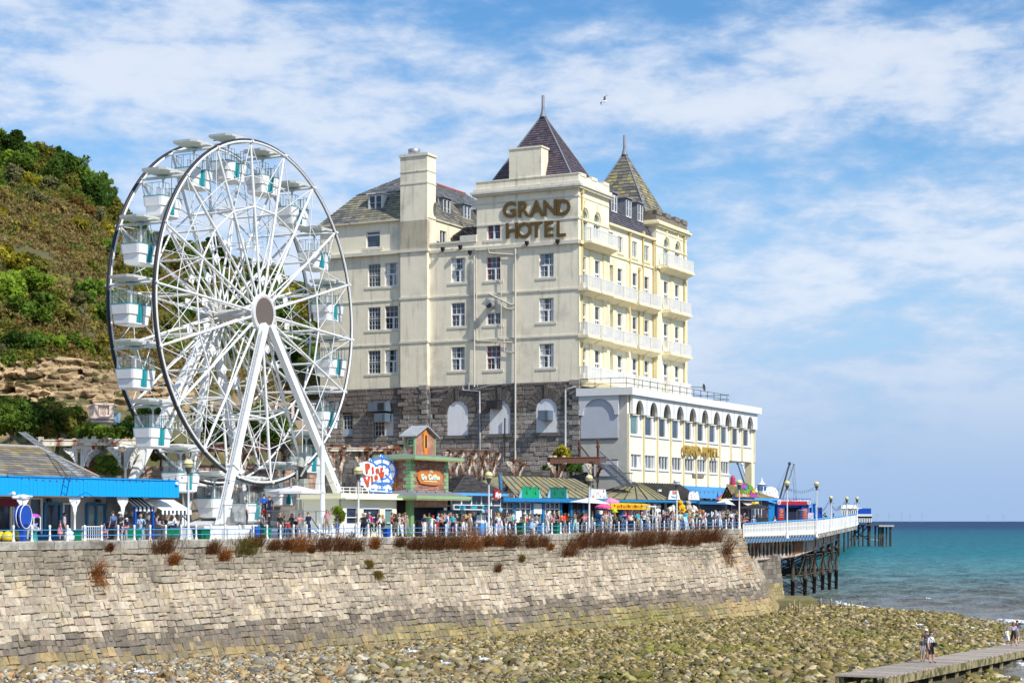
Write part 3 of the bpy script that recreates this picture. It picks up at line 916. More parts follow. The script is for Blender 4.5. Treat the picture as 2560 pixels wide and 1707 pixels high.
def window_meshes(style,w,h):
 key=(style,round(w,2),round(h,2))
 if key in _wm:
  return _wm[key]
 f,p,c=MB(),MB(),MB()
 t=.06
 def frame(x0,x1,z0,z1,tt=t,y0=.12,y1=.22):
  f.box(x0,x1,y0,y1,z0,z0+tt);f.box(x0,x1,y0,y1,z1-tt,z1)
  f.box(x0,x0+tt,y0,y1,z0+tt,z1-tt);f.box(x1-tt,x1,y0,y1,z0+tt,z1-tt)
 def bars(x0,x1,z0,z1,nx,nz,tt=.03,y0=.14,y1=.20):
  for i in range(1,nx):
   x=x0+(x1-x0)*i/nx;f.box(x-tt/2,x+tt/2,y0,y1,z0,z1)
  for i in range(1,nz):
   z=z0+(z1-z0)*i/nz;f.box(x0,x1,y0+.004,y1-.004,z-tt/2,z+tt/2)
 X0,X1=-w/2,w/2
 if style=='casement':
  zm=h*.52
  frame(X0,X1,zm,h);bars(X0+t,X1-t,zm+t,h-t,3,2)
  xm=X0+w*.62
  frame(X0,xm,0,zm-.01,.09,.08,.20);bars(X0+.09,xm-.09,.09,zm-.09,2,2)
  frame(xm+.01,X1,0,zm-.01,.09);bars(xm+.1,X1-.09,.09,zm-.1,2,2)
 elif style=='half':
  xm=X0+w*.58
  frame(X0,xm,0,h,.10,.06,.20);bars(X0+.1,xm-.1,.1,h-.1,2,2)
  frame(xm+.01,X1,0,h,.09);bars(xm+.1,X1-.09,.09,h-.1,2,2)
 elif style=='sash':
  frame(X0,X1,0,h);bars(X0+t,X1-t,t,h-t,4,5)
  f.box(X0+t,X1-t,.12,.22,h*.5-.04,h*.5+.04)
 elif style=='two':
  frame(X0,X1,0,h,.10);f.box(-.08,.08,.10,.22,.1,h-.1);bars(X0+.1,-.08,.1,h-.1,1,2);bars(.08,X1-.1,.1,h-.1,1,2)
 elif style=='hopper':
  frame(X0,X1,0,h,.10);f.box(X0+.1,X1-.1,.08,.22,h*.72,h*.72+.14)
 elif style=='french':
  zm=h*.58
  frame(X0,X1,0,h,.08);f.box(X0+.08,X1-.08,.10,.22,zm-.09,zm+.09)
  f.box(-.06,.06,.10,.215,.08,zm-.09);f.box(X0+.08,X1-.08,.12,.21,.08,.7)
  c.quad((X0+.08,.212,zm+.5),(X1-.08,.212,zm+.5),(X1-.08,.212,h-.08),(X0+.08,.212,h-.08))
 elif style=='archdoor':
  frame(X0,X1,0,h,.09);f.box(X0+.09,X1-.09,.10,.22,h*.62,h*.62+.14);f.box(-.05,.05,.10,.215,.09,h*.62);bars(X0+.09,X1-.09,.1,h*.62,2,2)
 elif style=='tall':
  frame(X0,X1,0,h,.09);f.box(X0+w*.70,X0+w*.70+.10,.06,.22,.09,h-.09)
  f.box(X0+w*.70+.10,X1-.09,.10,.20,.09,h-.09)
 elif style=='triple':
  frame(X0,X1,0,h,.09)
  for q in(.36,.66):
   f.box(X0+w*q-.05,X0+w*q+.05,.06,.22,.09,h-.09)
  f.hexa([(X0+.10,-.02,.1),(X0+.2,-.02,.1),(X0+.10,.04,.1),(X0+.2,.04,.1),(X0+.02,.1,h-.1),(X0+.12,.1,h-.1),(X0+.02,.16,h-.1),(X0+.12,.16,h-.1)])
 elif style=='grid':
  frame(X0,X1,0,h);bars(X0+t,X1-t,t,h-t,3,4)
 elif style=='plain':
  frame(X0,X1,0,h,.09)
 elif style=='pair':
  frame(X0,X1,0,h,.08);f.box(-.05,.05,.1,.22,.08,h-.08)
 p.quad((X0+.02,.215,.02),(X1-.02,.215,.02),(X1-.02,.215,h-.02),(X0+.02,.215,h-.02))
 wc=w*.24
 c2=MB()
 for(a,b)in((X0+.09,X0+.09+wc),(X1-.09-wc*.8,X1-.09)):
  n=5
  for i in range(n):
   xa,xb=a+(b-a)*i/n,a+(b-a)*(i+1)/n
   c2.quad((xa,.208+.004*(i%2),.1),(xb,.208+.004*((i+1)%2),.1),(xb,.208+.004*((i+1)%2),h-.1),(xa,.208+.004*(i%2),h-.1))
 _wm[key]=(f.mesh('window',WHITE),p.mesh('pane',GLASS),c.mesh('blind',M('roller_blind',(.085,.095,.115),.6))if c.v else None,c2,h,w)
 return _wm[key]
_cm={}
WR=random.Random(12)
def window(parent,style,w,h,pos,rz,curtain=None,pane=None,name='window'):
 if pane is None:
  pane=WR.choice([GLASS,GLASS,GLASS,GLASS,GLASSB,GLASSB])
 if curtain is CURT:
  curtain=WR.choice([CURT,CURT,CURTW,None])
 fm,pm,bm_,c2,_,_=window_meshes(style,w,h)
 if pane is not None:
  k=(style,round(w,2),round(h,2),pane.name)
  if k not in _cm:
   q=pm.copy();q.materials.clear();q.materials.append(pane);_cm[k]=q
  pm=_cm[k]
 o=link(name,fm,parent,loc=pos,rz=rz)
 link('pane',pm,o)
 if bm_:
  link('blind',bm_,o)
 if curtain is not None:
  k=(style,round(w,2),round(h,2),'c',curtain.name)
  if k not in _cm:
   _cm[k]=c2.mesh('curtain',curtain)
  link('curtain',_cm[k],o)
 return o
def slates(name,A_,B_,C_,D_,row,wid,cols,parent,seed=1,skip=None,nmax=70):
 """roof slope A-B (eaves) to D-C (top) laid in lapped courses of single slates"""
 rs=random.Random(seed)
 A_,B_,C_,D_=map(Vector,(A_,B_,C_,D_))
 up=((D_+C_)-(A_+B_))/2
 n=max(3,min(nmax,int(up.length/row)))
 nrm=(B_-A_).cross(D_-A_)
 if nrm.length<1e-6:
  nrm=(B_-A_).cross(C_-A_)
 nrm.normalize()
 if nrm.z<0:
  nrm=-nrm
 mb=MB()
 for i in range(n):
  f0,f1=i/n,(i+1)/n
  l0,r0=A_.lerp(D_,f0),B_.lerp(C_,f0)
  l1,r1=A_.lerp(D_,min(1,f1+.25/n)),B_.lerp(C_,min(1,f1+.25/n))
  L=(r0-l0).length
  m=max(1,int(L/wid))
  off=.5 if i%2 else 0
  g0=0.0
  for j in range(m+1):
   g1=min(1.0,(j+1-off)/m)
   if g1<=g0:
    continue
   lift=nrm*(.055+rs.uniform(0,.02))
   a,b=l0.lerp(r0,g0)+lift,l0.lerp(r0,max(g0,g1-.03/m))+lift
   c,d=l1.lerp(r1,max(g0,g1-.03/m)),l1.lerp(r1,g0)
   k=rs.uniform(.8,1.2)
   pt=a
   pool=cols(pt,rs)if callable(cols)else rs.choice(cols)
   col=tuple(x*k for x in pool)
   mb.quad(a,b,c,d,0,col)
   mb.quad(a-lift,b-lift,b,a,0,tuple(x*.8 for x in col))
   g0=g1
 o=mb.build(name,SLATEV,parent,'stuff')
 return o
HOTEL=thing('hotel','tall cream seaside hotel with two slate pyramid roofs, balconies and big gilt letters','hotel',(6.57,182.0,EYE),UA)
def hv(x,u=0.0):
 k=(x-CX)/F;X0=6.57+.455*u;Y0=182+.8905*u
 return(X0-k*Y0)/(.8905+.455*k)
def hu(x,v=0.0):
 k=(x-CX)/F;X0=6.57-.8905*v;Y0=182+.455*v
 return(k*Y0-X0)/(.455-.8905*k)
def hz(y,u,v):
 return(HY-y)/F*(182+.8905*u+.455*v)
def build_hotel():
 Hh=HOTEL
 rs=random.Random(8)
 NL,NR=Vector((-1,0,0)),Vector((0,-1,0))
 LX=Vector((0,-1,0))
 def hole(x0,x1,y0,y1):
  v0,v1=hv(x0),hv(x1);vm=(v0+v1)/2
  return(-v0,-v1,hz(y1,0,vm),hz(y0,0,vm))
 gz=13.85
# --- openings of the gable face
 wins=[]
 for(x0,x1,rows,st,ct)in[(920,951,[(660,717),(768,825),(876,934)],'sash',None),(962,995,[(657,715),(764,823),(874,932)],'casement',CURT),(1128,1162,[(645,706),(757,816),(867,926)],'casement',CURT),(1216,1251,[(642,701),None,(864,924)],'casement',CURT2),(1348,1384,[(633,693),(745,805),(859,919)],'casement',CURT)]:
  for r in rows:
   if r:
    wins.append((hole(x0,x1,*r),st,ct))
 wins.append((hole(1216,1251,781,812),'half',None))
 wins.append((hole(1217,1251,560,599),'two',CURT2))
 wins.append((hole(915,950,578,619),'hopper',None))
 holes=[w[0]for w in wins]
# --- wall of the gable: tower, middle, wing
 t0,t1,wv=11.4,17.0,30.3
 mb=MB()
 O=(0,0,0)
 facade(mb,O,LX,NL,-t0,0,gz,33.1,holes)
 facade(mb,O,LX,NL,-t1,-t0,gz,28.4,holes)
 facade(mb,O,LX,NL,-wv,-t1,gz,31.2,holes)
 mb.box(.02,29,12.0,12.2,0,28);mb.quad((0,wv,0),(26,wv,0),(26,wv,31.2),(0,wv,31.2));mb.quad((26,wv,0),(26,t1,0),(26,t1,31.2),(26,wv,31.2))
 mb.quad((0,t0,28.4),(7.4,t0,28.4),(7.4,t0,33.1),(0,t0,33.1));mb.quad((29,0,0),(29,12,0),(29,12,28),(29,0,28))
 mb.build('gable_wall',CREAM_G,Hh)
 mb=MB()
 facade(mb,(0,t1,0),(1,0,0),NR,0,26,27,31.2,[(hu(1100,t1),hu(1116,t1),28.4,30.3)])
 mb.build('wing_side_wall',CREAM,Hh)
 window(Hh,'pair',hu(1116,t1)-hu(1100,t1),1.9,((hu(1100,t1)+hu(1116,t1))/2,t1,28.4),0)
 for(h,st,ct)in wins:
  window(Hh,st,h[1]-h[0],h[3]-h[2],(0,-(h[0]+h[1])/2,h[2]),-math.pi/2,ct)
  m2=MB();m2.box(-(h[1]-h[0])/2-.35,(h[1]-h[0])/2+.35,-.07,.1,-.24,-.02)
  q=m2.build('sill',CREAM_GT,Hh);q.location=(0,-(h[0]+h[1])/2,h[2]);q.rotation_euler=(0,0,-math.pi/2)
 h=hole(1216,1251,752,780);mb=MB();mb.box(-.01,.02,-h[1],-h[0],h[2],h[3]);mb.build('blocked_panel',CREAM_GT,Hh)
 mb=MB();v=-(h[0]+h[1])/2+.1;mb.tube((.0,v,h[2]+.75),(-1.0,v-.1,h[2]+.6),.36,n=12);mb.tube((-1.0,v-.1,h[2]+.6),(-1.02,v-.1,h[2]+.6),.3,n=12,mi=1);mb.build('fan_outlet',[GALV,DARK],Hh)
# --- chimney breast and stack
 va,vb=hv(1074),hv(1007)
 mb=MB();mb.box(-.5,.0,va,vb,gz,31);mb.box(-.5,1.3,va,vb,27.9,37.6)
 mb.build('chimney',CREAM_G,Hh)
 for z,e,hh in((37.6,.12,.28),(34.75,.05,.16),(36.0,.05,.12),(27.75,.15,.3),(22.9,.08,.22),(18.35,.08,.22)):
  mb=MB();mb.box(-.5-e,1.3+e if z>28 else .0,va-e,vb+e,z,z+hh);mb.build('chimney_band',CREAM_GT,Hh)
 mb=MB();mb.lathe([(.55,0),(.55,.1),(.62,.1),(.64,.62),(.5,.66)],(.3,vb-1.2,37.88),14);mb.build('chimney_cowl',GALV,Hh)
# --- bands, cornices, parapet of the gable
 mb=MB()
 def band(a,b,z,e,hh):
  mb.box(-e,.0,a,b,z,z+hh)
 for z in(18.3,22.9):
  band(-.1,va,z,.10,.18);band(vb,wv+.1,z,.08,.16)
 band(-.12,t0+.1,27.45,.28,.34);band(t0+.1,va,27.55,.16,.28);band(vb,wv+.25,27.75,.42,.36)
 band(-.1,t0,29.9,.08,.16);band(-.1,t0,32.1,.06,.12)
 band(t0,va,28.4,.12,.2);band(13.3,t0,28.6,.12,.5)
 mb.build('string_course',CREAM_GT,Hh)
 mb=MB()
 mb.box(-.5,7.9,-.5,t0+.5,33.1,33.32);mb.box(-.36,7.75,-.36,t0+.36,32.9,33.1);mb.box(-.28,7.6,-.28,t0+.3,33.32,33.6)
 mb.build('tower_cornice',CREAM_GT,Hh)
 mb=MB()
 mb.box(-.05,.45,-.05,t0+.05,33.6,34.35);mb.box(.45,7.4,-.05,.45,33.6,34.2);mb.box(7.0,7.4,.45,t0,33.6,34.3);mb.box(.45,7.0,t0-.4,t0+.05,33.6,34.3)
 mb.box(-.12,.5,-.12,t0+.12,34.35,34.45)
 for u in(.3,3.0,5.9):
  mb.box(u,u+1.3,-.12,.5,34.2,34.5)
 s0,s1=hv(1353),hv(1273)
 mb.box(-.02,1.6,s0,s1,34.0,37.35);mb.box(-.1,1.7,s0-.1,s1+.1,37.35,37.5)
 mb.build('tower_parapet',CREAM_G,Hh)
# --- pyramid roofs
 purple=[(.115,.088,.108),(.10,.08,.10),(.13,.10,.118),(.09,.075,.092)]
 def pyr(u0,u1,v0,v1,z0,za,cols,row,wid,nm,seed):
  c=((u0+u1)/2,(v0+v1)/2,za)
  K=[(u0,v1,z0),(u0,v0,z0),(u1,v0,z0),(u1,v1,z0)]
  e=.12
  for i in range(4):
   a,b=Vector(K[i]),Vector(K[(i+1)%4])
   cc=Vector(c)
   slates(nm,a,b,cc+(b-a).normalized()*e,cc-(b-a).normalized()*e,row,wid,cols,Hh,seed+i)
   m3=MB();m3.path([b+Vector((0,0,.05)),b.lerp(cc,.5)+Vector((0,0,.08)),cc],.09,5);m3.build('hip_flashing',LEAD,Hh)
  m4=MB();m4.lathe([(.38,-.3),(.22,.25),(.17,.5),(.16,1.9),(.05,1.95)],c,8);m4.build('roof_finial',LEAD,Hh)
  m5=MB();m5.poly([Vector(k)-Vector((0,0,.03))for k in K]);m5.build('roof_deck',LEAD,Hh)
 pyr(.6,6.8,.6,t0-.6,33.5,41.5,purple,.26,.42,'slates',3)
 def moss(p,r):
  k=.5+.5*mnoise.noise(Vector((p.x*.35,p.y*.35,p.z*.22)))
  return r.choice([(.34,.29,.13),(.30,.26,.14),(.25,.225,.15)])if r.random()<k*1.25 else r.choice([(.16,.15,.14),(.20,.185,.15),(.12,.115,.11)])
 ru0,ru1=20.0,28.9
 pyr(ru0+.5,ru1-.5,.8,10.6,32.0,41.3,moss,.42,.62,'slates',13)
# --- sunlit sea front
 bx=[1459,1494,1527,1558,1595,1624.5,1665,1693]
 bu=[hu(x)for x in bx]
 fl=[14.0,18.35,23.0]
 holesR=[]
 ww=1.25
 for f_ in fl:
  for u in bu:
   holesR.append((u-ww/2,u+ww/2,f_+.06,f_+3.3))
 mids=[hu(1558),hu(1594.5),hu(1624.5)]
 for u in mids+[hu(1527)]:
  holesR.append((u-.65,u+.65,27.95,29.65))
 arch=[hu(1461),hu(1492),ru0+(bu[6]-ru0),bu[7]]
 for i,u in enumerate(arch):
  holesR.append((u-.75,u+.75,27.8 if i%2==0 else 28.6,31.0))
 mb=MB()
 facade(mb,O,(1,0,0),NR,0,7.4,gz,33.1,holesR,depth=.35)
 facade(mb,(0,.35,0),(1,0,0),NR,7.4,ru0,gz,30.4,holesR,depth=.35)
 facade(mb,O,(1,0,0),NR,ru0,ru1,gz,32.2,holesR,depth=.35)
 for u in arch:
  spandrel(mb,O,(1,0,0),NR,u-.75,u+.75,30.1,31.0,0,.35)
 mb.quad((7.4,0,gz),(7.4,.35,gz),(7.4,.35,33.1),(7.4,0,33.1));mb.quad((7.4,0,30),(7.4,t0,30),(7.4,t0,33.1),(7.4,0,33.1))
 mb.quad((ru0,0,gz),(ru0,.35,gz),(ru0,.35,30.4),(ru0,0,30.4));mb.quad((ru0,0,30.4),(ru0,11,30.4),(ru0,11,32.2),(ru0,0,32.2))
 mb.quad((ru1,0,0),(ru1,11,0),(ru1,11,32.2),(ru1,0,32.2))
 mb.build('front_wall',CREAM,Hh)
 for f_ in fl:
  for i,u in enumerate(bu):
   y=.35 if 7.4<u<ru0 else 0
   window(Hh,'french',ww,3.24,(u,y,f_+.06),0)
 for u in mids+[hu(1527)]:
  window(Hh,'two',1.3,1.7,(u,.35,27.95),0)
  m2=MB();m2.box(u-.9,u+.9,.2,.36,27.72,27.93);m2.build('sill',CREAM_T,Hh)
 for i,u in enumerate(arch):
  z0=27.8 if i%2==0 else 28.6
  window(Hh,'archdoor',1.5,31.0-z0,(u,.02,z0),0,None,GLASSG)
  m2=MB()
  m2.path([(u-.95*math.cos(math.pi*k/10),-.05,30.1+1.15*math.sin(math.pi*k/10))for k in range(11)],.09,5);m2.box(u-.14,u+.14,-.16,.0,31.1,31.9);m2.build('arch_moulding',CREAM_T,Hh)
 mb=MB()
 for a,b,z,e,hh in[(-.2,7.5,27.4,.35,.32),(7.5,ru0,27.35,.12,.26),(ru0-.1,ru1+.2,27.4,.35,.32),(0,7.4,29.9,.1,.16),(0,7.4,32.1,.06,.12),(ru0,ru1,29.9,.1,.16),(ru0,ru1,31.4,.06,.12)]:
  y=.35 if a>7 and b<=ru0 else 0
  mb.box(a,b,y-e,y,z,z+hh)
 mb.box(7.45,ru0,-.05,.36,30.4,30.62)
 mb.box(ru0-.45,ru1+.45,-.5,11.4,32.2,32.42);mb.box(ru0-.3,ru1+.3,-.32,11.2,32.0,32.2);mb.box(ru0-.2,ru1+.2,-.22,11.1,32.42,32.7)
 for u in(.28,7.15,ru0+.3,ru1-.3,(bu[1]+bu[2])/2+.4):
  y=.35 if 7.4<u<ru0 else 0
  mb.box(u-.3,u+.3,y-.09,y,gz,27.3)
 for i in range(7):
  u=(bu[i]+bu[i+1])/2
  y=.35 if 7.4<u<ru0 else 0
  for f_ in(18.35,23.0,27.4):
   mb.box(u-.42,u+.42,y-.12,y,f_-4.1,f_-.4)
 mb.build('front_moulding',CREAM_T,Hh)
 mb=MB()
 mb.box(ru0,ru0+.4,0,10.8,32.7,33.75);mb.box(ru0+.4,ru1,-.02,.4,32.7,33.3)
 for u in(ru0,ru0+2.6,ru0+5.3,ru1-1.4):
  mb.box(u,u+1.4,-.1,.5,33.3,33.8)
 mb.build('far_tower_parapet',M('sooty_stone',(.22,.19,.15),.9,.25,2),Hh)
 dp=M('yellowed_drainpipe',(.66,.52,.22),.6,.15)
 for u,z0,z1 in((.62,gz,32.8),(mids[1]-1.6,18,30.5),(mids[2]-1.3,gz,31),(ru0-.2,gz,30.4),(ru1-1.0,gz,31.9),(bu[4]+.9,gz,27)):
  y=.2 if 7.4<u<ru0 else-.14
  mb=MB();mb.tube((u,y,z0),(u,y,z1),.09,n=6);mb.box(u-.16,u+.16,y-.14,y+.1,z1-.35,z1);mb.build('drainpipe',dp,Hh)
 gap=np.diff(bu)
 bar_m,slab_m={},{}
 def balcony(u,w,f_,proj,y):
  key=(round(w,1),round(proj,1))
  if key not in bar_m:
   b=MB();H_=1.22
   n=int(w/.17)
   for i in range(n+1):
    x=-w/2+w*i/n;b.box(x-.036,x+.036,-proj,-proj+.03,.08,H_)
   b.box(-w/2,w/2,-proj-.02,-proj+.05,H_,H_+.08);b.box(-w/2,w/2,-proj-.01,-proj+.04,.04,.12)
   for sx in(-1,1):
    for i in range(6):
     yy=-proj+.1+i*(proj-.1)/6;b.box(sx*w/2-.02,sx*w/2+.02,yy-.036,yy+.036,.08,H_)
    b.box(sx*w/2-.03,sx*w/2+.03,-proj,0,H_,H_+.08)
   bar_m[key]=b.mesh('balustrade',WHITE)
   s=MB();s.box(-w/2-.12,w/2+.12,-proj-.12,0,-.22,0);s.hexa([(-w/2+.2,-.3,-.62),(w/2-.2,-.3,-.62),(-w/2+.2,0,-.62),(w/2-.2,0,-.62),(-w/2-.05,-proj,-.22),(w/2+.05,-proj,-.22),(-w/2-.05,0,-.22),(w/2+.05,0,-.22)])
   slab_m[key]=s.mesh('balcony',CREAM_T)
  o=link('balcony',slab_m[key],Hh,loc=(u,y,f_))
  link('balustrade',bar_m[key],o)
 for f_ in(18.35,23.0):
  for i,u in enumerate(bu):
   balcony(u+.25,2.9,f_,1.0,.35 if 7.4<u<ru0 else 0)
 for i,u in enumerate(bu):
  balcony(u+.25,2.9,14.0,1.0,.35 if 7.4<u<ru0 else 0)
 balcony(3.9,6.6,27.75,1.1,0);balcony((ru0+ru1)/2,7.6,27.75,1.1,0)
 slates('slates',(7.4,.3,30.6),(ru0,.3,30.6),(ru0,3.0,34.9),(7.4,3.0,34.9),.3,.5,[(.10,.095,.115),(.12,.11,.13),(.085,.08,.10)],Hh,31)
 mb=MB();mb.quad((7.4,3,34.9),(ru0,3,34.9),(ru0,11,34.9),(7.4,11,34.9));mb.quad((7.4,11.9,28),(ru0,11.9,28),(ru0,11.9,34.9),(7.4,11.9,34.9));mb.build('flat_roof',LEAD,Hh)
 def dormer(pos,w,h,rz,depth,cheek=LEAD):
  d=thing_part('dormer',Hh,pos,rz,w,h,depth,cheek)
  window(d,'two',w-.1,h-.15,(0,-.12,.05),0)
 def thing_part(nm,par,pos,rz,w,h,depth,cheek):
  b=MB()
  b.box(-w/2-.06,-w/2,0,depth,0,h);b.box(w/2,w/2+.06,0,depth,0,h);b.box(-w/2-.2,w/2+.2,-.2,depth,h,h+.12);b.box(-w/2,w/2,.25,depth,0,h)
  return link(nm,b.mesh(nm,cheek),par,loc=pos,rz=rz)
 for x in(1537,1573,1602):
  u=hu(x,1.2)
  dormer((u,1.25,32.3),1.5,2.0,0,2.2)
# --- the wing's slate roof
 grey=[(.20,.19,.175),(.16,.155,.15),(.13,.125,.12),(.25,.235,.20),(.22,.20,.15)]
 def wcol(p,r):
  return r.choice([(.30,.28,.19),(.26,.24,.17),(.21,.20,.16)])if mnoise.noise(Vector((p.x*.3,p.y*.25,p.z*.3)))>-.05 else r.choice(grey)
 E=31.3;I_=34.6;ins=2.6
 a=[(-.3,wv+.2),(-.3,t1),(26,t1),(26,wv+.2)]
 b=[(ins-.6,wv-ins-.6),(ins-.6,t1+ins),(26-ins,t1+ins),(26-ins,wv-ins)]
 vm=(t1+wv)/2
 for i in range(4):
  j=(i+1)%4
  slates('slates',(*a[i],E),(*a[j],E),(*b[j],I_),(*b[i],I_),.32,.55,wcol,Hh,40+i)
 g2=[(.24,.25,.25),(.20,.205,.21),(.17,.17,.17),(.28,.28,.27)]
 rp,rq=(7.0,vm,37.4),(20,vm,37.4)
 slates('slates',(*b[0],I_+.05),(*b[1],I_+.05),rp,rp,.32,.55,g2,Hh,50)
 slates('slates',(*b[1],I_+.05),(*b[2],I_+.05),rq,rp,.32,.55,g2,Hh,51)
 slates('slates',(*b[3],I_+.05),(*b[0],I_+.05),rp,rq,.32,.55,g2,Hh,52)
 mb=MB();mb.path([rp,rq],.16,5);mb.build('ridge_tiles',M('red_ridge_tile',(.36,.09,.06),.8,.2),Hh)
 mb=MB();mb.box(-.42,26,t1-.15,wv+.35,31.18,31.3);mb.build('eaves',CREAM_GT,Hh)
 dv=hv(942,1.0)
 dormer((.75,dv,32.6),1.7,1.75,-math.pi/2,2.5,WHITE)
 for u in(.9,4.9,9.4,13.6):
  dormer((u+.9,t1+1.1,32.1),1.6,2.1,0,2.4)
 mb=MB();mb.lathe([(.02,0),(.5,.1),(.62,.16)],(0,0,0),12)
 d=mb.build('satellite_dish',GALV,Hh);d.location=(.95,t1-.55,32.8);d.rotation_euler=(rad(75),0,rad(25))
 mb=MB();mb.quad((0,t0,28.1),(26,t0,28.1),(26,t1,28.1),(0,t1,28.1));mb.box(4.7,10.5,t0+.1,t1-.3,28.1,29.9);mb.build('low_roof',M('dark_slate_cladding',(.085,.08,.075),.8,.3,3,bump=.6,bs=5),Hh)
 slates('slates',(4.5,t1-.2,29.9),(4.5,t0+.1,29.9),(7.5,t0+.1,31.3),(7.5,t1-.2,31.3),.3,.5,[(.055,.052,.055),(.07,.065,.065)],Hh,61)
# --- rough stone base
 baseh=[]
 panels=[(1121,1172,1002,1088),(1226,1277,1000,1084),(1342,1394,995,1081)]
 bw=[(858,883,1036,1091),(937,985,1034,1090)]
 for r in panels+bw:
  baseh.append(hole(*r))
 mb=MB()
 facade(mb,(-.12,0,0),LX,NL,-30.5,.1,-2,gz,baseh,0,.3)
 for h in baseh[:3]:
  spandrel(mb,(-.12,0,0),LX,NL,h[0],h[1],h[3]-1.15,h[3],0,.3)
 mb.quad((-.12,-.1,-2),(29,-.1,-2),(29,-.1,gz),(-.12,-.1,gz));mb.box(-.62,-.1,va-.05,vb+.05,-2,gz)
 mb.quad((-.12,-.1,gz),(29,-.1,gz),(29,.3,gz),(-.12,.3,gz));mb.quad((-.12,30.5,gz),(-.12,-.1,gz),(.0,-.1,gz),(.0,30.5,gz))
 mb.build('base_wall',M('dark_stone_base',(.085,.078,.072),.95,.25,2,bump=.5),Hh)
 zr=3.0;blocks=[]
 while zr<gz-.05:
  hh=min(rs.uniform(.36,.50),gz-zr)
  segs=[(-30.4,.05)]
  for h in baseh:
   if h[2]-.05<zr+hh/2<h[3]+.0:
    a0,a1=h[0],h[1]
    if h[3]-1.15<zr+hh/2 and h in baseh[:3]:
     f=(zr+hh/2-h[3]+1.15)/1.15;q=(1-math.sqrt(max(0,1-f*f)))*(h[1]-h[0])/2
     a0,a1=h[0]+q,h[1]-q
    ns=[]
    for(p,q_)in segs:
     if a0>p and a1<q_:
      ns+=[(p,a0),(a1,q_)]
     else:
      ns.append((p,q_))
    segs=ns
  for(p,q_)in segs:
   x=p
   while x<q_-.05:
    w=min(rs.uniform(.55,1.5),q_-x)
    if q_-x-w<.3:
     w=q_-x
    blocks.append((x,x+w,zr,zr+hh));x+=w
  zr+=hh
 order=sorted(range(len(blocks)),key=lambda i:-(blocks[i][1]-blocks[i][0])*(blocks[i][3]-blocks[i][2]))
 singles=set([i for i in order if blocks[i][2]>5.5][:60])
 rest=MB()
 for i,(a0,a1,z0,z1)in enumerate(blocks):
  v_=-(a0+a1)/2
  xo=-.12 if not(va<v_<vb)else-.62
  pr=rs.uniform(.01,.08);g=.010;e=.045
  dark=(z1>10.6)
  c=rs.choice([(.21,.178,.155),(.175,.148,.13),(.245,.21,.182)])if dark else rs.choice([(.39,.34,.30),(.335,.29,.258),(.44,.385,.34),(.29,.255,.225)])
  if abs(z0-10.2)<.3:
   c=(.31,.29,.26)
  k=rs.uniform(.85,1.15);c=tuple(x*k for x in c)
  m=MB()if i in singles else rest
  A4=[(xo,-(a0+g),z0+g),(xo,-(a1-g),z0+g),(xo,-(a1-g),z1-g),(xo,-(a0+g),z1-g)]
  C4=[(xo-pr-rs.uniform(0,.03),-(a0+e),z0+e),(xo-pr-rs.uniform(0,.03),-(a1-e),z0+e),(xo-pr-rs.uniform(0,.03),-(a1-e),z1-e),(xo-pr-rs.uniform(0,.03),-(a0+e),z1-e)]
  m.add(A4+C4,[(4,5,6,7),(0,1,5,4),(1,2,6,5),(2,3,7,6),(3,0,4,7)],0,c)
  if i in singles:
   m.build('stone_block',STONEV,Hh)
 for z in np.arange(3,gz-.3,.5):
  c=rs.choice([(.27,.25,.22),(.34,.31,.28),(.22,.20,.18)])
  rest.box(-.30+rs.uniform(-.05,.05),.3,-.22+rs.uniform(-.05,.05),.55+.35*(int(z*2)%2),z+.02,z+.47,0,c)
  rest.box(-.80+rs.uniform(-.05,.05),-.1,va-.12+rs.uniform(-.05,.05),va+.5+.3*(int(z*2)%2),z+.02,z+.47,0,c)
 for h in baseh[:3]:
  cx_=(h[0]+h[1])/2
  for k in range(11):
   t=math.pi*(k+.5)/11
   r0,r1=(h[1]-h[0])/2+.02,(h[1]-h[0])/2+(1.35 if k==5 else .95)
   ca,sa=math.cos(t),math.sin(t);wd=.16
   P=lambda r,w_,d_:(-.12-d_,-(cx_+ca*r-sa*w_),h[3]-1.15+sa*r*(1.15/((h[1]-h[0])/2)if r<r0+.05 else 1.05)+ca*w_)
   c=rs.choice([(.13,.115,.10),(.17,.155,.14)])
   d_=.22 if k==5 else .13
   rest.hexa([P(r0,-wd,0),P(r0,wd,0),P(r1,-wd*1.5,0),P(r1,wd*1.5,0),P(r0,-wd,d_),P(r0,wd,d_),P(r1,-wd*1.5,d_),P(r1,wd*1.5,d_)],0,c)
 rest.build('stonework',STONEV,Hh,'stuff')
 for h in baseh[:3]:
  m=MB();n=12;r=(h[1]-h[0])/2;cx_=(h[0]+h[1])/2
  pts=[(h[0]-0,h[2]),(h[1],h[2])]+[(cx_+r*math.cos(math.pi*k/n),h[3]-1.15+1.15*math.sin(math.pi*k/n))for k in range(n+1)]
  m.prism(pts,(-.14,0,0),(0,-1,0),(0,0,1),(.05,0,0));m.build('arch_infill_panel',M('white_board',(.82,.83,.85),.6,.06,.5,streak=.15),Hh)
  m=MB();m.box(-.35,-.1,-h[1]-.3,-h[0]+.3,h[2]-.35,h[2]-.02);m.build('sill',M('stone_sill',(.16,.15,.14),.9),Hh)
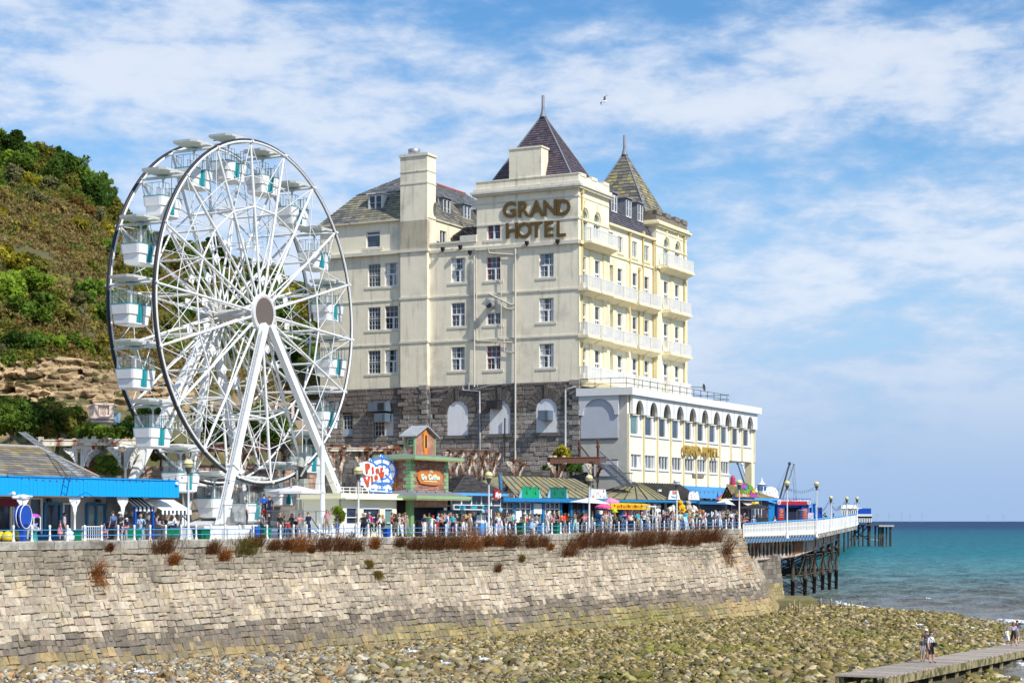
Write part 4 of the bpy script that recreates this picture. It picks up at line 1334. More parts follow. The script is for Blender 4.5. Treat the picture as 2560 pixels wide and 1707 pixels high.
 for i,h in enumerate(baseh[3:]):
  wm='grid'
  if i==0:
   window(Hh,wm,h[1]-h[0],h[3]-h[2],(-.1,-(h[0]+h[1])/2,h[2]),-math.pi/2)
   m=MB();m.box(.02,.06,-h[1]+.1,-h[0]-.1,h[2]+.1,h[2]+.8);m.build('blind_panel',M('pale_blue_film',(.42,.52,.62),.4),Hh)
  else:
   mid=h[0]+(h[1]-h[0])*.52
   window(Hh,wm,mid-h[0],h[3]-h[2],(-.1,-(h[0]+mid)/2,h[2]),-math.pi/2)
   m=MB();m.box(.0,.1,-h[1],-mid,h[2],h[3]);m.build('blank_panel',SIGNW,Hh)
 for i,(r,dk)in enumerate([((936,985,1007,1029),1),((951,984,1034,1056),0),((1231,1263,1002,1022),2),((1359,1390,1027,1051),0)]):
  h=hole(*r);m=MB();d_=1.1
  m.box(-.2-d_,-.14,-h[1]+.25,-h[0],h[2],h[3]);mi=1
  m.box(-.22-d_,-.2-d_,-h[1]+.45,-(h[0]+h[1])/2 if dk else-h[1]+.5,h[2]+.08,h[3]-.08,1)
  m.build('ventilation_unit',[M('unit_casing',(.17,.22,.28),.45,.08,metal=.3)if dk<2 else M('dark_unit_casing',(.03,.03,.035),.5),DARK],Hh)
 pw,pgv=M('cream_soil_pipe',(.62,.59,.52),.5,.1),GALV
 def pipe(pts,m,r=.085):
  b=MB();b.path([(-.22-(0.12 if hz(y,0,hv(x))<gz else 0),hv(x),hz(y,0,hv(x)))for x,y in pts],r,6);b.build('pipe',m,Hh)
 pipe([(1188,640),(1190,968)],pw);pipe([(1193,646),(1194,852),(1290,857)],pw,.07);pipe([(1291,622),(1292,1150)],pw,.10)
 pipe([(1222,620),(1226,634),(1289,638)],pw);pipe([(1225,735),(1280,762),(1290,763)],pw,.1);pipe([(1262,768),(1272,773),(1290,773)],pw,.09)
 pipe([(1254,655),(1256,840)],pw,.05);pipe([(1262,845),(1263,878),(1290,883)],pw,.06)
 pipe([(1079,1090),(1079,980),(1128,973),(1128,966)],pgv,.09);pipe([(1160,965),(1162,976),(1203,979),(1204,1135)],pgv,.09);pipe([(1188,975),(1230,964),(1292,958)],pgv,.08)
 pipe([(1175,956),(1176,976)],pgv,.07);pipe([(1417,1140),(1418,974),(1444,967)],WHITE,.1);pipe([(1266,1045),(1265,1150)],BLACK,.07);pipe([(1003,640),(1002,960)],CREAM_GT,.09)
 pipe([(1197,955),(1197,967)],pgv,.06)
 def letters(word,x0,x1,ya,yb,size):
  n=len(word)
  for i,ch in enumerate(word):
   x=x0+(x1-x0)*(i+.5)/n
   v_=hv(x);ym=ya+(yb-ya)*(i+.5)/n
   o=text('letter',ch,size,(-.13,v_,hz(ym,0,v_)),LX,GOLD,Hh,.05,.06)
   if ch in 'LE':
    o.scale=(1.02,1,1)
 letters('GRAND',1258,1427,528,520,2.15);letters('HOTEL',1266,1418,580,574,2.15)
 m=MB()
 m.lathe([(.05,0),(.22,.25),(.24,.5)],(0,0,0),8)
 for x,y in((1112,632),(1180,640),(1399,613),(1322,617),(1156,627)):
  o=link('flood_lamp',m.mesh('flood_lamp',BLACK),Hh,loc=(-.45,hv(x),hz(y,0,hv(x))))
build_hotel()
ANNEX=thing('restaurant_wing','flat roofed cream restaurant wing with a row of white arches and gold lettering','building',(11.24,179.6,EYE),UA)
def build_annex():
 A=ANNEX
 L=36.7;n=10;c0,st=2.2,3.56
 NR=Vector((0,-1,0));AX=(1,0,0)
 cu=[c0+st*i for i in range(n)]
 edges=[.35]+[c-st/2 for c in cu[1:]]+[L]
 top=13.04
 hup=[(c-1.38,c+1.38,8.5,10.42)for c in cu]
 hlo=[(c-1.30,c+1.30,5.2,6.58)for c in cu[:8]]
 mb=MB()
 facade(mb,(0,0,0),AX,NR,0,L,6.75,12.3,hup+[(c-1.2,c+1.2,10.5,12.0)for c in cu],0,.3,1)
 facade(mb,(0,0,0),AX,NR,0,28.4,3.7,6.75,hlo,0,.3,1)
 mb.quad((28.4,0,-1),(28.4,6,-1),(28.4,6,6.75),(28.4,0,6.75));mb.quad((28.4,0,6.75),(L,0,6.75),(L,8,6.75),(28.4,8,6.75));mb.quad((L,0,6.75),(L,8,6.75),(L,8,12.3),(L,0,12.3))
 mb.quad((28.4,8,6.75),(L,8,6.75),(L,8,12.3),(28.4,8,12.3));mb.quad((0,.0,12.3),(L,0,12.3),(L,8,12.3),(0,5.4,12.3))
 mb.build('front_wall',[M('cream_annex_paint',(.92,.85,.67),.7,.05,.8,streak=.2),M('window_reveal',(.78,.74,.62),.7)],A)
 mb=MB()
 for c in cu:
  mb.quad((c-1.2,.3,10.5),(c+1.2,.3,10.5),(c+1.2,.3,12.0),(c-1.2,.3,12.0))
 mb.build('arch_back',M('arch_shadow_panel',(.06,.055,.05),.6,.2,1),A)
 pn=[GLASSG,None,None,None,None,None,None,None,None,None]
 for i,c in enumerate(cu):
  window(A,'tall',2.76,1.92,(c,0,8.5),0,CURT if i>1 else None,pn[i])
  m2=MB();m2.box(c-1.5,c+1.5,-.12,.02,8.36,8.5);m2.build('sill',WHITE,A)
 for i,c in enumerate(cu[:8]):
  window(A,'triple',2.6,1.38,(c,0,5.2),0,CURT if i in(0,1,2)else None)
  m2=MB();m2.box(c-1.4,c+1.4,-.12,.02,5.06,5.2);m2.build('sill',WHITE,A)
 for i,c in enumerate(cu):
  a,b=edges[i]+.06,edges[i+1]-.06
  r=.98;zs=10.62;k=12
  pts=[(c+r*math.cos(math.pi*q/k),zs+1.28*math.sin(math.pi*q/k))for q in range(k+1)]
  poly=[(a,10.5),(a,12.35),(b,12.35),(b,10.5),(c+r,10.5)]+pts+[(c-r,10.5)]
  m2=MB();m2.prism(poly,(0,-.12,0),(1,0,0),(0,0,1),(0,-.30,0));m2.build('arch_screen',WHITE,A)
 for i,e in enumerate(edges[1:-1]+[.15,L-.15]):
  m2=MB();z0=3.7 if e<28.6 else 6.75
  m2.box(e-.13,e+.13,-.16,.0,z0,10.5);m2.build('pilaster',M('buff_pilaster',(.74,.66,.42),.7,.12,1.5,streak=.2),A)
 mb=MB();mb.box(-.45,L+.5,-.75,.3,12.3,top);mb.box(-.45,.3,.3,5.3,12.3,top);mb.box(-.2,L+.2,.3,5.3,top-.1,top-.02);mb.box(29,L+.2,5.3,8,top-.1,top-.02)
 mb.build('roof_fascia',WHITE,A)
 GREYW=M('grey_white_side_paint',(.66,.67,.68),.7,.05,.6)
 mb=MB()
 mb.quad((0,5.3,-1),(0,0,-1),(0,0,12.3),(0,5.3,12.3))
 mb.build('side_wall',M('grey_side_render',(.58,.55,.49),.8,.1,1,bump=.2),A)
 c=2.95;r=1.72;k=14;zs=10.4
 poly=[(c+2.15,zs),(c+2.15,12.3),(c-2.15,12.3),(c-2.15,zs),(c-r,zs)]+[(c-r*math.cos(math.pi*q/k),zs+1.62*math.sin(math.pi*q/k))for q in range(k+1)]+[(c+r,zs)]
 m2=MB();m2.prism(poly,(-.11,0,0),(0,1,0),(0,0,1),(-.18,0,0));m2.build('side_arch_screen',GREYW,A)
 m2=MB();m2.box(-.10,-.01,.95,4.95,8.15,12.3);m2.build('side_panel',M('shade_toned_side_board',(.52,.55,.61),.7,.05,.6),A);m2=MB();m2.box(-.12,-.01,1.0,5.1,4.4,5.9);m2.build('side_panel',GREYW,A)  # darker, bluer tone puts the shade behind the arch into the upper board's colour
 m2=MB();m2.box(-.14,-.01,.95,5.0,8.0,8.14);m2.box(-.10,-.01,.95,5.0,5.95,6.05);m2.build('side_ledge',M('dark_ledge',(.12,.11,.10),.8),A)
 for i,ch in enumerate('GRAND HOTEL'):
  if ch!=' ':
   text('letter',ch,1.42,(14.4+.94*i,-.32,7.35),(1,0,0),GOLD2,A,.10,.035)
 mb=MB();mb.box(-.05,28.4,-.1,.1,2.45,3.7);mb.build('blue_fascia',BLUE3,A)
 mb=MB()
 for u in(11.5,14.2,18,22.6,28.2):
  mb.box(u-.14,u+.14,-.16,.14,-1,2.45)
 mb.build('blue_post',BLUE3,A)
 mb=MB();mb.box(0,28.3,.35,.5,-1,2.45);mb.build('shopfront_back',GLASS,A)
 mb=MB();mb.box(L-.9,L-.15,.0,.8,-2,6.75);mb.build('column',CREAM_T,A)
 mb=MB();mb.box(L-.15,L+.02,-.05,.3,-2,12.3);mb.build('corner_trim',WHITE,A)
 mb=MB();mb.box(17.2,20.4,-.13,-.01,4.65,5.02);mb.build('bare_patch',M('bare_concrete_patch',(.24,.20,.16),.9,.3),A)
 mb=MB()
 pts=[(-.1,5.0),(-.1,0.1),(L*.78,.1),(L*.8,.4)]
 for z in(.45,.95):
  mb.path([(x,y,top+z)for x,y in pts],.03,5)
 for u in np.arange(0,L*.8,2.0):
  mb.tube((u,.1,top-.05),(u,.1,top+1.0),.035,n=5)
 for v_ in(1.7,3.4,5.0):
  mb.tube((-.1,v_,top-.05),(-.1,v_,top+1.0),.035,n=5)
 mb.build('roof_rail',DGREY,A)
 mb=MB()
 for z in(.5,1.0):
  mb.path([(L*.78,.1,top+z),(L*.78,6,top+z)],.035,5)
 mb.build('roof_rail',DGREY,A)
 m2=MB();m2.lathe([(.02,0),(.35,.08),(.42,.14)],(0,0,0),12);m2.tube((0,0,0),(0,.3,-1.4),.04);d=m2.build('satellite_dish',DGREY,A);d.location=(23.0,1.0,top+1.5);d.rotation_euler=(rad(80),0,rad(40))
build_annex()
# ferris wheel
WC=Vector((-19.87,133.88,EYE+15.0))
WHEEL=thing('ferris_wheel','big white ferris wheel with eighteen white and teal gondolas standing on the promenade','ferris wheel',WC,UA)
def build_wheel():
 W_=WHEEL
 Rr,HY_=12.3,1.93
 def rim(name,y):
  mb=MB();n=108
  ring=lambda r,yy:[(r*math.cos(2*math.pi*i/n),yy,r*math.sin(2*math.pi*i/n))for i in range(n)]
  s=1 if y>0 else-1
  mb.path(ring(Rr,y),.135,6,0,True)
  mb.path(ring(Rr-.10,y-.10),.085,6,1,True)
  for i in range(0,n,1):
   t=2*math.pi*i/n
   pass
  return mb.build(name,[BLACK,WHITE],W_)
 rim('rim',-HY_);rim('rim',HY_)
 mb=MB()
 for i in range(180):
  t=2*math.pi*i/180
  c=Vector(((Rr-.13)*math.cos(t),-HY_-.10,(Rr-.13)*math.sin(t)))
  mb.tube(c,c+Vector((0,-.08,0)),.05,n=5)
 pass
 mb=MB()
 hr=1.0
 for s in(-1,1):
  y=HY_*s
  mb.tube((hr,y*1.02,0),(Rr-.1,y,0),.095,.085,8)
  mb.tube((hr,y*.62,0),(Rr*.62,y*.98,0),.055,.055,6)
  for f in np.linspace(.2,.5,4):
   r=Rr*f;k=(r-hr)/(Rr*.62-hr)
   a=(r,y*1.1,0)
   mb.tube(a,(r,y*(.62+.36*k),0),.03,n=4,caps=False)
  mb.tube((Rr*.62,y,0),(Rr*.86,y*.98,0),.10,n=6)
 mb.tube((Rr*.62,-HY_,0),(Rr*.62,HY_,0),.085,n=6);mb.tube((Rr*.80,-HY_,0),(Rr*.62,HY_,0),.03,n=4);mb.tube((Rr*.80,HY_,0),(Rr*.62,-HY_,0),.03,n=4)
 mb.tube((Rr-.05,-HY_-.25,0),(Rr-.05,HY_+.25,0),.10,n=8)
 mb.tube((Rr*.42,-HY_*.7,0),(Rr*.42,HY_*.7,0),.05,n=5)
 mb.box(Rr*.42-.35,Rr*.42+.25,-.75,-.72,-.3,.3);mb.box(Rr*.42-.35,Rr*.42+.25,.72,.75,-.3,.3)
 sm=mb.mesh('spoke',WHITE)
 A0=rad(-4);dA=2*math.pi/18
 for i in range(18):
  o=link('spoke',sm,W_);o.rotation_euler=(0,-(A0+i*dA),0)
 mb=MB();c,s_=math.cos(dA),math.sin(dA)
 def pt(r,k,y):return(r*(1 if k==0 else c),y,r*(0 if k==0 else s_))
 for y in(-HY_,HY_):
  mb.tube(pt(Rr*.62,0,y),pt(Rr*.62,1,y),.07,n=6)
  mb.tube(pt(Rr*.62,0,y),pt(Rr-.1,1,y),.032,n=4);mb.tube(pt(Rr*.62,1,y),pt(Rr-.1,0,y),.032,n=4)
  mb.tube(pt(Rr*.80,0,y),pt(Rr*.80,1,y),.035,n=4)
 mb.tube(pt(Rr*.62,0,-HY_),pt(Rr*.62,1,HY_),.028,n=4);mb.tube(pt(Rr*.62,0,HY_),pt(Rr*.62,1,-HY_),.028,n=4)
 bm_=mb.mesh('brace',WHITE)
 for i in range(18):
  o=link('brace',bm_,W_);o.rotation_euler=(0,-(A0+i*dA),0)
 def ytube(mb,y0,y1,r0,r1=None,n=24,mi=0):
  mb.tube((0,y0,0),(0,y1,0),r0,r1,n,mi)
 mb=MB();ytube(mb,-2.1,2.5,.42);ytube(mb,-2.02,-1.78,1.05,1.15);ytube(mb,1.85,2.2,1.15,1.05)
 ytube(mb,2.2,3.3,.7);mb.build('hub',M('hub_steel',(.52,.50,.46),.5,.2,3),W_)
 mb=MB();n=40
 mb.tube((0,-2.26,0),(0,-2.0,0),1.38,n=n)
 mb.tube((0,-2.28,0),(0,-2.262,0),1.12,n=n,mi=1)
 for i in range(60):
  t=2*math.pi*i/60
  p=Vector((1.25*math.cos(t),-2.265,1.25*math.sin(t)));mb.tube(p,p+Vector((0,-.05,0)),.05,n=5,mi=0)
 mb.build('hub_disc',[WHITE,M('hub_screen',(.145,.115,.095),.6,.06)],W_)
 gz=-15.35
 feet=[(-8.9,-4.78,gz),(7.7,-4.78,gz),(-8.9,4.6,gz),(7.7,4.6,gz)]
 for(x,y,z)in feet:
  s=-1 if y<0 else 1
  mb=MB()
  top=Vector(((-.35 if x<0 else .35),s*2.5,-.9));bot=Vector((x,y,z))
  mb.bar(bot,top,.52,.46,up=(0,1,0))
  mb.box(x-.8,x+.8,y-.7,y+.7,z-.15,z+.12)
  mid=bot.lerp(top,.28);mb.bar(mid-(top-bot).normalized()*.08,mid+(top-bot).normalized()*.08,.78,.68,up=(0,1,0))
  mb.build('leg',WHITE,W_)
  if s<0:
   mb=MB();d=(top-bot).normalized();side=d.cross(Vector((0,1,0))).normalized()*(.40 if x<0 else-.40)
   off=Vector((0,-.32,0))
   for q in(-.14,.14):
    mb.tube(bot.lerp(top,.03)+side*(1+q)+off*.6,bot.lerp(top,.95)+side*(1+q)+off*.6,.022,n=4)
   for f in np.linspace(.04,.94,46):
    mb.tube(bot.lerp(top,f)+side*.82+off*.6,bot.lerp(top,f)+side*1.18+off*.6,.018,n=4)
   mb.build('ladder',GALV,W_)
 mb=MB()
 mb.bar((-7.2,4.2,-12.3),(6.2,4.2,-12.3),.3);mb.bar((-.2,4.6,gz),(0,2.6,-1.2),.35,up=(0,1,0));mb.bar((-8.5,4.5,gz+.2),(-8.5,-4.4,gz+.2),.3);mb.bar((7.3,4.5,gz+.2),(7.3,-4.4,gz+.2),.3)
 mb.bar((5.3,-3.6,-11.2),(4.4,-3.6,gz),.34,up=(0,1,0));mb.bar((5.3,-3.6,-11.2),(6.0,-3.6,gz),.3,up=(0,1,0))
 mb.build('cross_frame',WHITE,W_)
 gm=M('greenish_motor_grey',(.36,.38,.34),.5,.2,3)
 for(x,y)in((-3.3,2.2),(4.6,-2.3)):
  mb=MB()
  z=-math.sqrt(Rr*Rr-x*x)-.1
  mb.tube((x,y-.35,z),(x,y+.35,z),.38,n=14,mi=1);mb.box(x-.3,x+.3,y-.5,y+.5,z-1.0,z-.35);mb.tube((x-.1,y,z+.5),(x+.3,y,z+1.5),.28,n=10);mb.tube((x+.2,y,z-.3),(x+.25,y,z-1.6),.26,n=10)
  mb.bar((x,y,z-.6),(x+.2,y,gz),.22);mb.bar((x-.5,y,z+.3),(x-.3,y,gz),.12);mb.bar((x+.4,y-.4,z+.8),(x-.6,y-.4,z-.2),.1);mb.bar((x+.5,y+.4,z-1.5),(x+1.1,y+.4,gz),.16)
  mb.build('drive_unit',[gm,BLACK],W_)
 mb=MB()
 for z in(-8.2,-7.7,-7.2):
  mb.bar((-3.0,3.0,z),(-.4,3.0,z),.05);mb.bar((-3.0,4.2,z),(-.4,4.2,z),.05)
 for x in np.linspace(-3.0,-.4,8):
  mb.bar((x,3.0,-8.4),(x,3.0,-7.2),.04);mb.bar((x,4.2,-8.4),(x,4.2,-7.2),.04)
 mb.box(-3.0,-.4,3.0,4.2,-8.45,-8.4);mb.build('service_cage',WHITE,W_)
 def octo(hx,hy,c):
  return[(-hx+c,-hy),(hx-c,-hy),(hx,-hy+c),(hx,hy-c),(hx-c,hy),(-hx+c,hy),(-hx,hy-c),(-hx,-hy+c)]
 def shell(mb,a,b,z0,z1,mi=0):
  P0=[(x,y,z0)for x,y in a];P1=[(x,y,z1)for x,y in b];n=len(a)
  mb.add(P0+P1,[(i,(i+1)%n,n+(i+1)%n,n+i)for i in range(n)]+[tuple(range(n))[::-1],tuple(range(n,2*n))],mi)
 def half(hx0,hx1,hy,c,flip):
  p=[(hx0,-hy),(hx1-c,-hy),(hx1-c*.3,-hy+c*.3),(hx1,-hy+c),(hx1,hy-c),(hx1-c*.3,hy-c*.3),(hx1-c,hy),(hx0,hy)]
  return[(x*flip,y)for x,y in p]
 cup=MB()
 for fl in(-1,1):
  shell(cup,half(.30,1.17,.80,.22,fl),half(.30,1.24,.84,.22,fl),-2.55,-1.92)
  shell(cup,half(.30,1.02,.68,.12,fl),half(.30,1.06,.72,.12,fl),-3.16,-2.56)
  shell(cup,half(.0,.9,.55,.2,fl),half(.0,1.02,.68,.12,fl),-3.26,-3.16)
 cup.box(-.36,.36,-.70,.70,-3.16,-3.08)
 tm=cup.mesh('tub',WHITE)
 door=MB();door.box(-.31,.31,-.72,-.66,-3.05,-1.98);door.box(-.31,.31,.66,.72,-3.05,-1.98);door.box(-.03,.03,-.75,-.72,-3.05,-1.2)
 for fl in(-1,1):
  shell(door,half(.28,1.25,.85,.22,fl),half(.28,1.25,.85,.22,fl),-1.92,-1.86)
 dm=door.mesh('teal_trim',TEAL)
 can=MB()
 shell(can,octo(1.30,1.0,.35),octo(1.36,1.05,.35),-.14,.0);shell(can,octo(1.36,1.05,.35),octo(.9,.65,.3),0,.09);shell(can,octo(.7,.55,.2),octo(1.30,1.0,.35),-.32,-.14)
 cm_=can.mesh('canopy',M('canopy_white',(.84,.84,.79),.45,.06))
 pol=MB();pol.lathe([(.38,-.42),(.10,-.60),(.06,-.75),(.055,-2.0)],n=8);pol.tube((0,-1.95,-.42),(0,1.95,-.42),.06,n=6)
 for y in(-.95,.95):
  pol.bar((-.5,y,-.25),(.5,y,-.02),.08)
 pm=pol.mesh('pole',M('pole_white',(.70,.72,.72),.4))
 rl=MB()
 per=[(1.2,-.6),(1.2,0.0),(1.2,.6),(.75,.80),(.36,.80),(.36,-.80),(.75,-.80)]
 for fl in(-1,1):
  for x,y in per:
   rl.tube((x*fl,y,-1.9),(x*fl,y,-1.02),.016,n=4)
  pts=[(.36,-.8),(1.0,-.8),(1.2,-.6),(1.2,.6),(1.0,.8),(.36,.8)]
  rl.path([(x*fl,y,-1.02)for x,y in pts],.018,4)
 rm=rl.mesh('guard_rail',DGREY)
 scs=[]
 for fl in(-1,1):
  sc_=MB()
  pts=[(.36,-.79),(1.0,-.79),(1.19,-.6),(1.19,.6),(1.0,.79),(.36,.79)]
  for a,b in zip(pts[:-1],pts[1:]):
   sc_.quad((a[0]*fl,a[1],-1.9),(b[0]*fl,b[1],-1.9),(b[0]*fl,b[1],-1.04),(a[0]*fl,a[1],-1.04))
  scs.append(sc_.mesh('screen',CLEAR))
 for i in range(18):
  a=A0+i*dA
  g=link('gondola',tm,W_,loc=(Rr*math.cos(a),0,Rr*math.sin(a)+.42))
  for nm,me in(('canopy',cm_),('pole',pm),('teal_trim',dm),('guard_rail',rm),('screen',scs[0]),('screen',scs[1])):
   link(nm,me,g)
build_wheel()
def build_wheel_base():
 t=thing('loading_platform','white boarding platform under the ferris wheel with steps and mesh fence','platform',prom(0,0),PANG)
 o=prom(0,0)
 def L(x,b,dz=0):
  a=tx(x,b);return Vector((a,b,dz))
 a0,a1=tx(505,3.6),tx(598,3.6)
 mb=MB();mb.box(a0,a1,3.4,12,-.2,.85);mb.box(a1+.1,tx(668,3.4),3.2,12,-.2,.92);mb.box(tx(668,4.2),tx(880,4.2),4.2,13,-.2,.55)
 mb.build('deck',WHITE_W,t)
 mb=MB();mb.box(tx(452,4),a0-.05,4,12,-.2,.75);mb.build('grey_panel',M('grey_panel',(.42,.44,.47),.5,.1),t)
 mb=MB();mb.box(tx(832,3),tx(888,3),3.0,5.4,-.1,1.0);mb.build('footing',WHITE,t)
 mb=MB();mb.box(tx(565,3),tx(600,3),2.8,4.2,-.1,.7);mb.box(tx(586,2.8),tx(612,2.8),2.7,4.0,-.1,.66);mb.build('footing',WHITE,t)
 for(xa,xb,b,z0)in((560,660,5.0,.9),(668,790,4.6,.55),(790,850,4.6,.55)):
  a,c=tx(xa,b),tx(xb,b)
  mb=MB()
  n=max(2,int((c-a)/1.5))
  for i in range(n+1):
   q=a+(c-a)*i/n
   mb.bar((q,b,z0),(q,b,z0+1.35),.05)
  mb.bar((a,b,z0+1.33),(c,b,z0+1.33),.05);mb.bar((a,b,z0+.12),(c,b,z0+.12),.05)
  m_=int((c-a)/.13)
  for i in range(m_):
   q=a+(c-a)*i/m_
   mb.bar((q,b,z0+.12),(q,b,z0+1.33),.012)
  mb.build('fence_panel',GALV,t)
  mb=MB();mb.quad((a,b+.03,z0+.1),(c,b+.03,z0+.1),(c,b+.03,z0+1.3),(a,b+.03,z0+1.3));mb.build('clear_panel',CLEAR,t)
 mb=MB()
 for i in range(5):
  mb.box(tx(776,3.4)+i*.02,tx(826,3.4),2.2+i*.3,4.4,-.1,.12+i*.11)
 mb.build('steps',WHITE_W,t)
 mb=MB();mb.bar((tx(776,2.3),2.3,.0),(tx(776,2.3),2.3,.95),.05);mb.bar((tx(808,2.3),2.3,.15),(tx(776,4.3),4.3,1.5),.05);mb.bar((tx(808,2.3),2.3,0),(tx(808,2.3),2.3,.95),.05);mb.build('handrail',DGREY,t)
 mb=MB();p=L(806,6.0);mb.lathe([(.2,.5),(.2,2.6),(.17,2.7),(.17,6.6)],(p.x,p.y,0),10);mb.lathe([(.06,6.6),(.06,8.3)],(p.x,p.y,0),6);mb.build('mast',WHITE,t)
 mb=MB();p=L(478,4.2,.8)
 mb.path([(p.x-1.3,4.0,.85),(p.x-1.0,4,1.5),(p.x-.4,4,1.1),(p.x+.6,4,1.35),(p.x+1.6,4,1.25)],.05,5);mb.box(p.x-.4,p.x+1.9,4.0,4.4,.75,.83);mb.build('cable',BLACK,t)
build_wheel_base()
def parasol(x,b,zc,R_,mtl,label,tilt=(0,0),ribs=8,drop=.42,val=True):
 p=onp(x,b)
 t=thing('parasol',label,'parasol',p)
 mb=MB();mb.tube((0,0,0),(0,0,zc+drop*.9),.03,n=6);mb.box(-.3,.3,-.3,.3,0,.08);mb.build('pole',GALV,t)
 mb=MB()
 apex=Vector((0,0,zc+drop))
 ring=[Vector((R_*math.cos(2*math.pi*i/ribs+.3),R_*math.sin(2*math.pi*i/ribs+.3),zc+tilt[0]*math.cos(2*math.pi*i/ribs+.3)+tilt[1]*math.sin(2*math.pi*i/ribs+.3)))for i in range(ribs)]
 for i in range(ribs):
  a,c=ring[i],ring[(i+1)%ribs]
  mid=(a+c)/2;mid.x*=.97;mid.y*=.97
  mb.add([apex,a,mid],[(0,1,2)],0);mb.add([apex,mid,c],[(0,1,2)],0)
  if val:
   mb.quad(a,c,c-Vector((0,0,.16)),a-Vector((0,0,.16)),0)
 mb.build('canopy',mtl,t)
 mb=MB()
 for i in range(ribs):
  mb.tube(apex-Vector((0,0,.06)),ring[i]-Vector((0,0,.05)),.012,n=4)
 mb.build('ribs',GALV,t)
 return t
parasol(740,2.4,3.15,1.95,M('pale_lilac_cloth',(.70,.66,.68),.8,.05),'large pale lilac parasol standing below the ferris wheel')
# lamp posts
def globe_lamp(x,b,ytop,label,g=GLOBE,pos=None,sc_=1.0,cup=True):
 p=onp(x,b)if pos is None else pos
 t=thing('lamp_post',label,'lamp post',p,0,'globe lamp posts along the promenade and pier')
 H_=zat(ytop,p.y)-p.z
 r=.315*sc_
 mb=MB();mb.lathe([(.20,0),(.20,.10),(.15,.16),(.13,.55),(.15,.62),(.10,.70),(.075,.8),(.065,H_-2*r-.38),(.09,H_-2*r-.32)],n=10);mb.build('post',WHITE,t)
 mb=MB();mb.lathe([(.06,H_-2*r-.42),(.09,H_-2*r-.3),(.17,H_-2*r-.06),(r*.72,H_-r*1.72)],n=12);mb.lathe([(r*1.0,H_-r*1.1),(r*1.07,H_-r*1.08),(r*1.07,H_-r*.98),(r*1.0,H_-r*.96)],n=14)
 mb.bar((-.42,0,H_-2*r-.35),(.42,0,H_-2*r-.35),.035);mb.build('lamp_cup',DGREY,t)
 mb=MB();mb.ball((0,0,H_-r),r,14);mb.build('globe',g,t)
 return t
LP=[(471,1147,'globe lamp post beside the blue fascia pavilion, in front of the wheel'),(896,1166,'globe lamp post in front of the cream ticket kiosk'),(1222,1178,'globe lamp post beside the red coffee sign'),(1473,1186,'globe lamp post beside the white and pink parasols'),(1692,1196,'globe lamp post with a white dome in front of the ribbed dark roof'),(1848,1198,'globe lamp post in front of the ice cream kiosk')]
for i,(x,y,lb)in enumerate(LP):
 globe_lamp(x,.9,y,lb,SIGNW if i==4 else GLOBE)
